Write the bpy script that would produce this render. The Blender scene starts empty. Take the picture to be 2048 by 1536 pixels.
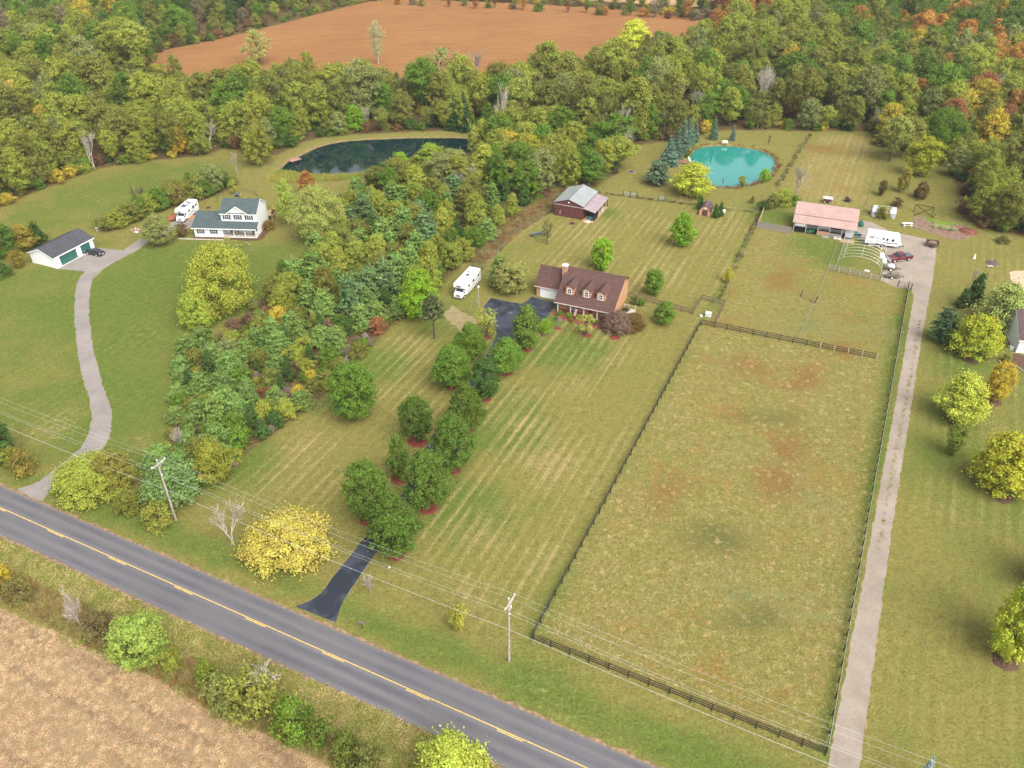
import bpy, math, random
import numpy as np
from mathutils import Vector, Matrix

# ------------------------------------------------------------------ camera, light, exposure
SC = bpy.context.scene
COL = SC.collection
PITCH, CAM_H, F_PX = math.radians(35.3), 86.0, 1664.0
cam_d = bpy.data.cameras.new("camera")
cam_d.sensor_width = 36.0
cam_d.lens = F_PX / 2048.0 * 36.0
cam_d.clip_end = 12000.0
cam = bpy.data.objects.new("camera", cam_d)
cam.location = (0, 0, CAM_H)
cam.rotation_euler = (math.radians(90) - PITCH, 0, 0)
COL.objects.link(cam)
SC.camera = cam

SUN_EL, SUN_AZ = math.radians(50), math.radians(146)      # azimuth measured clockwise from +Y: behind and to one side of the camera
W = bpy.data.worlds.new("World")
SC.world = W
W.use_nodes = True
wn = W.node_tree
wn.nodes.clear()
sky = wn.nodes.new("ShaderNodeTexSky")
sky.sky_type = 'NISHITA'
sky.sun_disc = False
sky.sun_elevation = SUN_EL
sky.sun_rotation = SUN_AZ
sky.altitude = 300
sky.air_density = 1.0
sky.dust_density = 4.0
sky.ozone_density = 1.0
hs = wn.nodes.new("ShaderNodeHueSaturation")              # cloud cover takes the blue out of the sky
hs.inputs["Saturation"].default_value = 0.30
bg = wn.nodes.new("ShaderNodeBackground")
bg.inputs["Strength"].default_value = 0.09
wo = wn.nodes.new("ShaderNodeOutputWorld")
wn.links.new(sky.outputs[0], hs.inputs["Color"])
wn.links.new(hs.outputs[0], bg.inputs["Color"])
wn.links.new(bg.outputs[0], wo.inputs["Surface"])

sun_d = bpy.data.lights.new("sun", 'SUN')
sun_d.energy = 1.5
sun_d.angle = math.radians(55)
sun_d.color = (1.0, 0.95, 0.87)
sun = bpy.data.objects.new("sun", sun_d)
sdir = Vector((math.sin(SUN_AZ) * math.cos(SUN_EL), math.cos(SUN_AZ) * math.cos(SUN_EL), math.sin(SUN_EL)))
sun.rotation_euler = sdir.to_track_quat('Z', 'Y').to_euler()
sun.location = (0, 0, 200)
COL.objects.link(sun)

SC.view_settings.view_transform = 'Standard'
SC.view_settings.look = 'None'
SC.view_settings.gamma = 1.0
SC.view_settings.use_curve_mapping = False
SC.view_settings.exposure = 1.55
SC.cycles.max_bounces = 5
SC.cycles.diffuse_bounces = 3
SC.cycles.glossy_bounces = 2
SC.cycles.transparent_max_bounces = 4

# ------------------------------------------------------------------ survey: photo point -> ground point (metres)
_s, _c = math.sin(PITCH), math.cos(PITCH)
def G(x, y, z=0.0):
    u, v = (x - 1024) / F_PX, (y - 768) / F_PX
    d = (CAM_H - z) / (_s + v * _c)
    return Vector((u * d, d * (_c - v * _s), z))
def PX(p):
    Z = p[2] - CAM_H
    d = p[1] * _c - Z * _s
    return (1024 + F_PX * p[0] / d, 768 - F_PX * (p[1] * _s + Z * _c) / d)
def HGT(bx, by, ty):
    g = G(bx, by)
    lo, hi = 0.0, 70.0
    for _ in range(40):
        m = (lo + hi) / 2
        if PX((g.x, g.y, m))[1] > ty: lo = m
        else: hi = m
    return lo
def MPP(bx, by):                      # metres per photo pixel, across, at a ground point
    return (CAM_H / (_s + (by - 768) / F_PX * _c)) / F_PX
def HEAD(a, b):
    A, B = G(*a), G(*b)
    return math.atan2(B.y - A.y, B.x - A.x)
LOT = math.radians(64.9)              # direction of the lot lines

# ------------------------------------------------------------------ polygons
def poly(pts, z=0.0): return np.array([[*G(x, y, z)][:2] for x, y in pts])
def sdf(px, py, P):
    """signed distance (negative inside) of points to polygon P"""
    px, py = np.asarray(px, float), np.asarray(py, float)
    d = np.full(px.shape, 1e18); ins = np.zeros(px.shape, bool)
    n = len(P)
    for i in range(n):
        ax, ay = P[i]; bx, by = P[(i + 1) % n]
        ex, ey = bx - ax, by - ay
        t = np.clip(((px - ax) * ex + (py - ay) * ey) / (ex * ex + ey * ey + 1e-12), 0, 1)
        dx, dy = px - ax - t * ex, py - ay - t * ey
        d = np.minimum(d, dx * dx + dy * dy)
        c = (ay > py) != (by > py)
        xi = ax + (py - ay) / np.where(abs(by - ay) < 1e-12, 1e-12, by - ay) * ex
        ins ^= c & (px < xi)
    d = np.sqrt(d)
    return np.where(ins, -d, d)
def inside(p, P): return float(sdf(np.array([p[0]]), np.array([p[1]]), P)[0]) < 0
def line_dist(px, py, L):
    d = np.full(np.shape(px), 1e18)
    for i in range(len(L) - 1):
        ax, ay = L[i]; ex, ey = L[i + 1][0] - ax, L[i + 1][1] - ay
        t = np.clip(((px - ax) * ex + (py - ay) * ey) / (ex * ex + ey * ey + 1e-12), 0, 1)
        d = np.minimum(d, np.hypot(px - ax - t * ex, py - ay - t * ey))
    return d
def smooth(P, k=2):
    P = np.array(P)
    for _ in range(k):
        Q = np.empty((len(P) * 2, 2)); N = np.roll(P, -1, 0)
        Q[0::2] = .75 * P + .25 * N; Q[1::2] = .25 * P + .75 * N
        P = Q
    return P

# ------------------------------------------------------------------ materials
MATS = {}
def nodes(name):
    m = bpy.data.materials.new(name); m.use_nodes = True
    t = m.node_tree; t.nodes.clear()
    o = t.nodes.new("ShaderNodeOutputMaterial")
    return m, t, o
def N(t, typ, **kw):
    n = t.nodes.new(typ)
    for k, v in kw.items():
        if k.startswith("i_"): n.inputs[k[2:].replace("_", " ")].default_value = v
        else: setattr(n, k, v)
    return n
def L(t, a, b): t.links.new(a, b)
def mixc(t, fac, a, b, blend='MIX'):
    n = t.nodes.new("ShaderNodeMix"); n.data_type = 'RGBA'; n.blend_type = blend
    for i, v in ((0, fac), (6, a), (7, b)):
        if isinstance(v, (int, float)): n.inputs[i].default_value = v
        elif isinstance(v, tuple): n.inputs[i].default_value = (*v[:3], 1)
        else: t.links.new(v, n.inputs[i])
    return n.outputs[2]
def mth(t, op, a, b=None, clamp=False):
    n = t.nodes.new("ShaderNodeMath"); n.operation = op; n.use_clamp = clamp
    for i, v in ((0, a), (1, b)):
        if v is None: continue
        if isinstance(v, (int, float)): n.inputs[i].default_value = v
        else: t.links.new(v, n.inputs[i])
    return n.outputs[0]
def ramp(t, fac, lo, hi):
    n = t.nodes.new("ShaderNodeMapRange"); n.interpolation_type = 'SMOOTHSTEP'
    n.inputs[1].default_value = lo; n.inputs[2].default_value = hi
    t.links.new(fac, n.inputs[0]); return n.outputs[0]
def noise(t, vec, scale, detail=3, rough=.55, dist=0.0):
    n = t.nodes.new("ShaderNodeTexNoise"); n.inputs["Scale"].default_value = scale
    n.inputs["Detail"].default_value = detail; n.inputs["Roughness"].default_value = rough
    n.inputs["Distortion"].default_value = dist
    if vec is not None: t.links.new(vec, n.inputs["Vector"])
    return n.outputs["Fac"]
def mapping(t, vec, rotz=0.0, scale=(1, 1, 1), loc=(0, 0, 0)):
    n = t.nodes.new("ShaderNodeMapping"); n.vector_type = 'POINT'
    n.inputs["Rotation"].default_value = (0, 0, rotz); n.inputs["Scale"].default_value = scale
    n.inputs["Location"].default_value = loc
    t.links.new(vec, n.inputs["Vector"]); return n.outputs[0]
def M(name, col, rough=.75, spec=.3, amt=.25, scale=2.0, metal=0.0, col2=None, bump=0.0, coat=0.0):
    """plain surface with grain: colour varied by noise, optional second colour, fine bump"""
    if name in MATS: return MATS[name]
    m, t, o = nodes(name)
    b = N(t, "ShaderNodeBsdfPrincipled"); b.inputs["Roughness"].default_value = rough
    b.inputs["Specular IOR Level"].default_value = spec; b.inputs["Metallic"].default_value = metal
    b.inputs["Coat Weight"].default_value = coat
    tc = N(t, "ShaderNodeTexCoord")
    f = noise(t, tc.outputs["Object"], scale, 4, .6)
    c2 = col2 or tuple(min(1, x * (1 + amt)) for x in col)
    c1 = col if col2 else tuple(x * (1 - amt) for x in col)
    fr = ramp(t, f, .3, .7)
    L(t, mixc(t, fr, c1, c2), b.inputs["Base Color"])
    if bump:
        bn = N(t, "ShaderNodeBump"); bn.inputs["Strength"].default_value = bump; bn.inputs["Distance"].default_value = .05
        L(t, noise(t, tc.outputs["Object"], scale * 4, 3), bn.inputs["Height"]); L(t, bn.outputs[0], b.inputs["Normal"])
    L(t, b.outputs[0], o.inputs[0]); MATS[name] = m; return m

def leaf_mat(name, instanced):
    m, t, o = nodes(name)
    if instanced:
        at = N(t, "ShaderNodeAttribute", attribute_type='INSTANCER', attribute_name="tint")
        col, alpha = at.outputs["Color"], at.outputs["Alpha"]
    else:
        oi = N(t, "ShaderNodeObjectInfo"); col, alpha = oi.outputs["Color"], oi.outputs["Alpha"]
    lv = N(t, "ShaderNodeAttribute", attribute_name="leaf_var").outputs["Fac"]
    cv = N(t, "ShaderNodeAttribute", attribute_name="clump_var").outputs["Fac"]
    h = N(t, "ShaderNodeHueSaturation")
    L(t, col, h.inputs["Color"])
    L(t, mth(t, 'ADD', mth(t, 'MULTIPLY', mth(t, 'SUBTRACT', cv, .5), .03), .5), h.inputs["Hue"])
    L(t, mth(t, 'ADD', mth(t, 'ADD', mth(t, 'MULTIPLY', lv, .55), mth(t, 'MULTIPLY', cv, .32)), .60), h.inputs["Value"])
    # alpha of the object's colour = share of leaves already turned
    turned = mth(t, 'GREATER_THAN', mth(t, 'ADD', mth(t, 'MULTIPLY', lv, .45), mth(t, 'MULTIPLY', cv, .55)), mth(t, 'SUBTRACT', 1.0, alpha))
    c = mixc(t, turned, h.outputs[0], mixc(t, lv, (.66, .52, .07), (.52, .30, .06)))
    d = N(t, "ShaderNodeBsdfDiffuse"); L(t, c, d.inputs["Color"])
    tr = N(t, "ShaderNodeBsdfTranslucent"); L(t, c, tr.inputs["Color"])
    mx = N(t, "ShaderNodeMixShader"); mx.inputs[0].default_value = .30
    L(t, d.outputs[0], mx.inputs[1]); L(t, tr.outputs[0], mx.inputs[2]); L(t, mx.outputs[0], o.inputs[0])
    MATS[name] = m; return m
LEAF, LEAF_I = leaf_mat("leaf", False), leaf_mat("leaf_of_mass", True)
def bark_mat():
    m, t, o = nodes("bark")
    b = N(t, "ShaderNodeBsdfDiffuse"); tc = N(t, "ShaderNodeTexCoord"); oi = N(t, "ShaderNodeObjectInfo")
    f = noise(t, mapping(t, tc.outputs["Object"], 0, (3, 3, .6)), 2.5, 4)
    L(t, mixc(t, 1.0, oi.outputs["Color"], mixc(t, ramp(t, f, .3, .7), (.6, .6, .6), (1.35, 1.3, 1.25)), 'MULTIPLY'), b.inputs["Color"])
    L(t, b.outputs[0], o.inputs[0]); MATS["bark"] = m; return m
BARK = bark_mat()
BARK_I = M("bark_of_mass", (.11, .09, .07), amt=.3)

# ------------------------------------------------------------------ mesh building
class MB:
    def __init__(s): s.v = []; s.f = []; s.m = []
    def add(s, vs, fs, mi=0, T=None):
        o = len(s.v)
        for p in vs:
            p = Vector(p)
            s.v.append(T @ p if T is not None else p)
        for f in fs: s.f.append([i + o for i in f]); s.m.append(mi)
        return s
    def box(s, x0, x1, y0, y1, z0, z1, mi=0, T=None):
        v = [(x0, y0, z0), (x1, y0, z0), (x1, y1, z0), (x0, y1, z0), (x0, y0, z1), (x1, y0, z1), (x1, y1, z1), (x0, y1, z1)]
        return s.add(v, [(0, 3, 2, 1), (4, 5, 6, 7), (0, 1, 5, 4), (1, 2, 6, 5), (2, 3, 7, 6), (3, 0, 4, 7)], mi, T)
    def bbox(s, x0, x1, y0, y1, z0, z1, b=.05, mi=0, T=None):
        """box with chamfered vertical and top edges"""
        def ring(i, z): return [(x0 + i + b, y0 + i, z), (x1 - i - b, y0 + i, z), (x1 - i, y0 + i + b, z), (x1 - i, y1 - i - b, z), (x1 - i - b, y1 - i, z), (x0 + i + b, y1 - i, z), (x0 + i, y1 - i - b, z), (x0 + i, y0 + i + b, z)]
        v = ring(0, z0) + ring(0, z1 - b) + ring(b, z1)
        f = [tuple(range(7, -1, -1)), tuple(range(16, 24))]
        for k in (0, 8):
            for i in range(8): f.append((k + i, k + (i + 1) % 8, k + 8 + (i + 1) % 8, k + 8 + i))
        return s.add(v, f, mi, T)
    def prism(s, outline, axis, a, b, mi=0, T=None):
        """extrude a closed 2D outline: axis 'x' outline=(y,z), 'y' outline=(x,z), 'z' outline=(x,y)"""
        n = len(outline)
        def p(q, h): return {'x': (h, q[0], q[1]), 'y': (q[0], h, q[1]), 'z': (q[0], q[1], h)}[axis]
        v = [p(q, a) for q in outline] + [p(q, b) for q in outline]
        f = [tuple(range(n)), tuple(range(2 * n - 1, n - 1, -1))] + [(i, (i + 1) % n, n + (i + 1) % n, n + i)[::-1] for i in range(n)]
        return s.add(v, f, mi, T)
    def tube(s, pts, r, k=6, mi=0, cap=True, T=None):
        pts = [Vector(p) for p in pts]; rs = r if isinstance(r, (list, tuple)) else [r] * len(pts)
        o = []; n = len(pts)
        for i, p in enumerate(pts):
            d = (pts[min(i + 1, n - 1)] - pts[max(i - 1, 0)]).normalized()
            a = d.cross(Vector((0, 0, 1)) if abs(d.z) < .9 else Vector((1, 0, 0))).normalized(); b = d.cross(a)
            for j in range(k):
                t = 2 * math.pi * j / k; o.append(p + (a * math.cos(t) + b * math.sin(t)) * rs[i])
        f = [(i * k + j, i * k + (j + 1) % k, (i + 1) * k + (j + 1) % k, (i + 1) * k + j) for i in range(n - 1) for j in range(k)]
        if cap: f += [tuple(range(k - 1, -1, -1)), tuple(range((n - 1) * k, n * k))]
        return s.add(o, f, mi, T)
    def cyl(s, c, r, h, axis='z', k=16, mi=0, r2=None):
        c = Vector(c); d = {'x': Vector((1, 0, 0)), 'y': Vector((0, 1, 0)), 'z': Vector((0, 0, 1))}[axis]
        return s.tube([c, c + d * h], [r, r if r2 is None else r2], k, mi)
    def lathe(s, prof, k=16, mi=0, T=None):
        v = [(r * math.cos(2 * math.pi * j / k), r * math.sin(2 * math.pi * j / k), z) for r, z in prof for j in range(k)]
        f = [(i * k + j, i * k + (j + 1) % k, (i + 1) * k + (j + 1) % k, (i + 1) * k + j) for i in range(len(prof) - 1) for j in range(k)]
        f += [tuple(range(k - 1, -1, -1)), tuple(range((len(prof) - 1) * k, len(prof) * k))]
        return s.add(v, f, mi, T)
    def slab(s, a, b, c, d, th, mi=0):
        """a sloping sheet a,b,c,d (top face, counter-clockwise) with thickness th below"""
        T = [Vector(p) for p in (a, b, c, d)]; n = (T[1] - T[0]).cross(T[3] - T[0]).normalized()
        v = [p - n * th for p in T] + T
        return s.add(v, [(3, 2, 1, 0), (4, 5, 6, 7), (0, 1, 5, 4), (1, 2, 6, 5), (2, 3, 7, 6), (3, 0, 4, 7)], mi)
    def mesh(s, name, mats):
        me = bpy.data.meshes.new(name)
        me.from_pydata([tuple(p) for p in s.v], [], s.f)
        for m in (mats if isinstance(mats, (list, tuple)) else [mats]): me.materials.append(m)
        if any(s.m): me.polygons.foreach_set("material_index", s.m)
        me.update(); return me
    def build(s, name, mats, parent=None, **kw):
        return link(name, s.mesh(name, mats), parent, **kw)
def link(name, me, parent=None, loc=(0, 0, 0), rz=0.0, kind=None, label=None, cat=None, group=None, scale=None):
    o = bpy.data.objects.new(name, me); COL.objects.link(o)
    o.location = loc; o.rotation_euler = (0, 0, rz)
    if scale: o.scale = scale
    if parent: o.parent = parent
    if kind: o["kind"] = kind
    if label: o["label"] = label
    if cat: o["category"] = cat
    if group: o["group"] = group
    return o
def thing(name, label, cat, loc, rz=0.0, group=None):
    return link(name, None, None, (loc[0], loc[1], loc[2] if len(loc) > 2 else 0), rz, None, label, cat, group)
def copy_tree(o, loc, rz, label, group=None):
    c = o.copy(); COL.objects.link(c); c.location = loc; c.rotation_euler = (0, 0, rz); c["label"] = label
    if group: c["group"] = group
    for ch in o.children:
        d = ch.copy(); COL.objects.link(d); d.parent = c
        for g in ch.children:
            e = g.copy(); COL.objects.link(e); e.parent = d
    return c
def sheet(name, P, z, mat, kind="structure", parent=None, label=None, cat=None):
    """flat polygon P (world xy) as one sheet"""
    me = bpy.data.meshes.new(name)
    me.from_pydata([(x, y, z) for x, y in P], [], [list(range(len(P)))])
    me.materials.append(mat); me.update()
    if me.polygons[0].normal.z < 0: me.flip_normals()
    return link(name, me, parent, kind=kind, label=label, cat=cat)
def jitter(P, step, amp, seed, k=0):
    """resample a polygon outline with an uneven edge"""
    r = random.Random(seed); out = []
    n = len(P)
    for i in range(n):
        a, b = Vector(P[i]), Vector(P[(i + 1) % n]); m = max(1, int((b - a).length / step))
        nn = Vector((-(b - a).y, (b - a).x)); nn = nn.normalized() if nn.length > 0 else nn
        for j in range(m):
            out.append(tuple(a.lerp(b, j / m) + nn * r.uniform(-amp, amp)))
    return out

# ------------------------------------------------------------------ the lie of the land
FOREST = poly([(-150,470),(0,415),(60,388),(120,366),(200,337),(290,322),(400,312),(455,296),(480,300),(500,325),(560,308),(600,286),(640,276),(700,269),(800,265),(900,260),(975,266),(1000,285),(1060,290),(1150,290),(1240,292),(1280,290),(1330,283),(1380,270),(1450,260),(1500,260),(1620,261),(1740,262),(1760,290),(1790,300),(1850,312),(1895,325),(1915,380),(1925,435),(1980,460),(2048,470),(2250,520),(2350,-75),(-300,-75)])
BEAN = poly([(285,117),(330,100),(420,82),(560,48),(660,22),(740,3),(790,-3),(1000,5),(1200,16),(1420,40),(1412,62),(1370,88),(1290,125),(1180,160),(1000,176),(800,184),(600,184),(480,180),(400,174),(340,160)])
FARF = poly([(1050,-8),(1250,6),(1400,14),(1440,-4),(1420,-60),(1000,-60)])
STRIP = poly([(430,965),(490,905),(560,858),(640,800),(695,735),(760,675),(800,640),(830,610),(880,575),(905,545),(930,515),(975,480),(1010,452),(1050,425),(1075,405),(1110,385),(1185,375),(1230,350),(1255,300),(1230,292),(1000,292),(960,305),(930,330),(850,345),(770,352),(720,385),(690,400),(660,450),(640,500),(620,540),(600,560),(540,580),(480,640),(400,690),(360,720),(352,800),(340,880),(318,935)])
HEDGE = poly([(205,468),(262,446),(330,420),(400,404),(472,372),(462,358),(395,380),(330,396),(250,420)])
SOIL = poly([(-260,1090),(0,1205),(0,1222),(148,1294),(297,1356),(445,1445),(608,1502),(760,1580),(1000,1740),(200,2600),(-900,2600)])
ROUGH_STRIP = poly([(925,522),(968,529),(1034,468),(1108,417),(1135,380),(1072,374),(1054,403),(1001,452)])
PADDOCK = poly([(1065,1278),(1650,1510),(1725,1120),(1812,572),(1795,565),(1655,540),(1676,476),(1520,455),(1405,645)])
UPMEADOW = poly([(1625,267),(1742,267),(1752,330),(1722,425),(1600,398),(1575,370)])
BACKYARD = poly([(1115,440),(1200,392),(1400,408),(1520,420),(1435,600),(1250,590),(1060,530),(960,560)])
MEADOW_L = poly([(-100,480),(0,425),(120,372),(290,326),(400,318),(470,320),(465,355),(330,392),(200,450),(100,470),(0,520),(-100,560)])
LEFTLAWN = poly([(-200,560),(60,520),(300,480),(520,490),(610,470),(600,560),(480,620),(350,700),(330,930),(150,950),(-200,1000)])
EASTLAWN = poly([(1740,1536),(1860,560),(1900,480),(2200,480),(2300,1536)])
FRONTLAWN = poly([(440,975),(800,650),(960,620),(1250,610),(1400,650),(1065,1278),(700,1100)])
LITTERS = [FOREST, STRIP, HEDGE]
POND_D_Z = POND_T_Z = -0.5
POND_D = smooth(np.array([[*G(x, y, -0.5)][:2] for x, y in [(578,324),(602,313),(637,294.5),(676,285.5),(715,281.5),(793,278),(881,276),(946,278),(958,290),(930,312),(850,335),(766,345),(728,350),(680,352),(620,352),(560,352),(560,340)]]), 2)
POND_T = smooth(np.array([[*G(x, y, -0.5)][:2] for x, y in [(1379,322),(1383,310),(1391,301),(1402,295.5),(1428,292.2),(1460,292.8),(1499,297.5),(1526,304),(1544,314.5),(1551,326),(1547,339),(1534,355),(1514,366),(1483,374),(1452,376.5),(1428,375),(1408,371),(1396,360),(1382,342)]]), 2)

def axis(lo, hi, step, far):
    core = np.arange(lo, hi + .01, step); out = []; d = step; x = hi
    while x < far: d *= 1.5; x += d; out.append(x)
    neg = []; d = step; x = lo
    while x > -far: d *= 1.5; x -= d; neg.append(x)
    return np.concatenate([neg[::-1], core, out])
gx, gy = axis(-285, 285, 1.25, 5000), axis(36, 480, 1.25, 6000)
GX, GY = np.meshgrid(gx, gy)
sdD, sdT = sdf(GX, GY, POND_D), sdf(GX, GY, POND_T)
def bowl(sd, w, top):
    out = np.clip(sd / w, 0, 1); out = out * out * (3 - 2 * out)
    return np.where(sd > 0, -.5 + top * out, -.5 + np.maximum(-1.6, sd * .35)) * (sd < w)
GZ = np.minimum(bowl(sdD, 3.0, .5), bowl(sdT, 2.2, .5))
def soft(P, w=4.0, lo=0.0): return np.clip(.5 - sdf(GX, GY, P) / w, 0, 1)
def soft_any(L, w=3.0): return np.max([soft(P, w) for P in L], 0)
in_bean, in_far = soft(BEAN, 1.0), soft(FARF, 1.0)
zlit = soft_any(LITTERS, 5.0) * (1 - in_bean) * (1 - in_far)
zlush = .42 * soft(MEADOW_L, 10) + .42 * soft(LEFTLAWN, 14) + .26 * soft(EASTLAWN, 10) + .05
road_a = math.radians(-25.7); RO = G(608, 1285)
rv = -(GX - RO.x) * math.sin(road_a) + (GY - RO.y) * math.cos(road_a)
verge = np.clip(1 - abs(rv - 6.5) / 5.0, 0, 1)
zlush = np.clip(np.maximum(zlush, .62 * verge), 0, 1)
fence_l = np.array([[*G(*p)][:2] for p in [(1065,1278),(1403,645),(1520,430)]])
fence_r = np.array([[*G(*p)][:2] for p in [(1655,1510),(1812,572)]])
zlush = np.maximum(zlush, .6 * np.clip(1 - line_dist(GX, GY, fence_r) / 3.2, 0, 1))
zlush = np.maximum(zlush, .4 * np.clip(1 - line_dist(GX, GY, fence_l) / 2.5, 0, 1))
for bx, by, rr in [(880,640,9),(760,720,10),(1000,850,11),(1090,700,9),(470,930,8),(930,1000,8),(1150,690,7),(530,600,9),(300,510,8),(1215,425,4),(1540,430,7),(1640,500,9),(980,690,8),(1100,640,6),(1715,500,4),(640,750,10),(1700,1180,8)]:
    g = G(bx, by); zlush = np.maximum(zlush, .6 * np.exp(-((GX - g.x)**2 + (GY - g.y)**2) / rr**2))
zrough = np.maximum.reduce([soft(PADDOCK, 4), .8 * soft(UPMEADOW, 4), soft(ROUGH_STRIP, 3)])
zdry = .10 + .22 * soft(BACKYARD, 12) + .20 * soft(FRONTLAWN, 18) + .22 * soft(PADDOCK, 6) + .5 * soft(UPMEADOW, 6) + .65 * soft(ROUGH_STRIP, 4)
for bx, by, rr in [(620,890,9),(740,790,7),(960,1060,8),(1090,930,9),(1060,860,7),(820,690,6),(1150,780,7),(1220,720,6),(950,1190,6),(1240,410,8),(1180,480,8),(1450,540,7),(1290,660,3),(2040,555,5),(920,640,4),(1330,700,5),(120,850,6),(290,880,4)]:
    g = G(bx, by); zdry = np.maximum(zdry, .52 * np.exp(-((GX - g.x)**2 + (GY - g.y)**2) / rr**2))
zbank = np.maximum(.85 * np.exp(-np.square((sdD - .7) / 1.0)) * (sdD > -1), .85 * np.exp(-np.square((sdT - .1) / 1.0)))
zstripe = np.maximum.reduce([soft(FRONTLAWN, 10), soft(BACKYARD, 8), .7 * soft(EASTLAWN, 8), .5 * soft(UPMEADOW, 5), .35 * soft(LEFTLAWN, 8), .4 * soft(MEADOW_L, 6)])
zrust, zdull = np.zeros_like(GX), np.zeros_like(GX)          # seeding grass and coarse dark clumps in the grazed paddock
for bx, by, ra, rb in [(1575,900,5,13),(1545,965,6,9),(1500,735,9,6),(1560,560,5,9),(1600,760,5,8),(1690,700,5,6),(1330,1000,4,9),(1640,300,8,9)]:
    g = G(bx, by); u = (GX - g.x) * math.cos(LOT) + (GY - g.y) * math.sin(LOT); v = -(GX - g.x) * math.sin(LOT) + (GY - g.y) * math.cos(LOT)
    zrust = np.maximum(zrust, np.exp(-(v / ra)**2 - (u / rb)**2))
for bx, by, ra, rb in [(1425,1075,9,6),(1540,835,8,4),(1500,1240,9,4)]:
    g = G(bx, by); zdull = np.maximum(zdull, np.exp(-((GX - g.x) / ra)**2 - ((GY - g.y) / rb)**2))
ny, nx = GX.shape
gm = bpy.data.meshes.new("ground")
co = np.stack([GX, GY, GZ], -1).reshape(-1, 3).astype(np.float32)
idx = np.arange(nx * ny).reshape(ny, nx)
quads = np.stack([idx[:-1, :-1], idx[:-1, 1:], idx[1:, 1:], idx[1:, :-1]], -1).reshape(-1, 4)
gm.vertices.add(len(co)); gm.vertices.foreach_set("co", co.ravel())
gm.loops.add(quads.size); gm.loops.foreach_set("vertex_index", quads.ravel().astype(np.int32))
gm.polygons.add(len(quads)); gm.polygons.foreach_set("loop_start", np.arange(0, quads.size, 4, dtype=np.int32))
gm.polygons.foreach_set("use_smooth", np.ones(len(quads), bool))
gm.update(calc_edges=True); gm.validate()
for nm, (a, b, c) in {"zone_a": (zlush, zdry, zlit), "zone_b": (zbank, zrough, zstripe), "zone_c": (zrust, zdull, zlit * 0)}.items():
    at = gm.color_attributes.new(nm, 'FLOAT_COLOR', 'POINT')
    at.data.foreach_set("color", np.stack([a, b, c, np.ones_like(a)], -1).reshape(-1).astype(np.float32))

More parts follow.
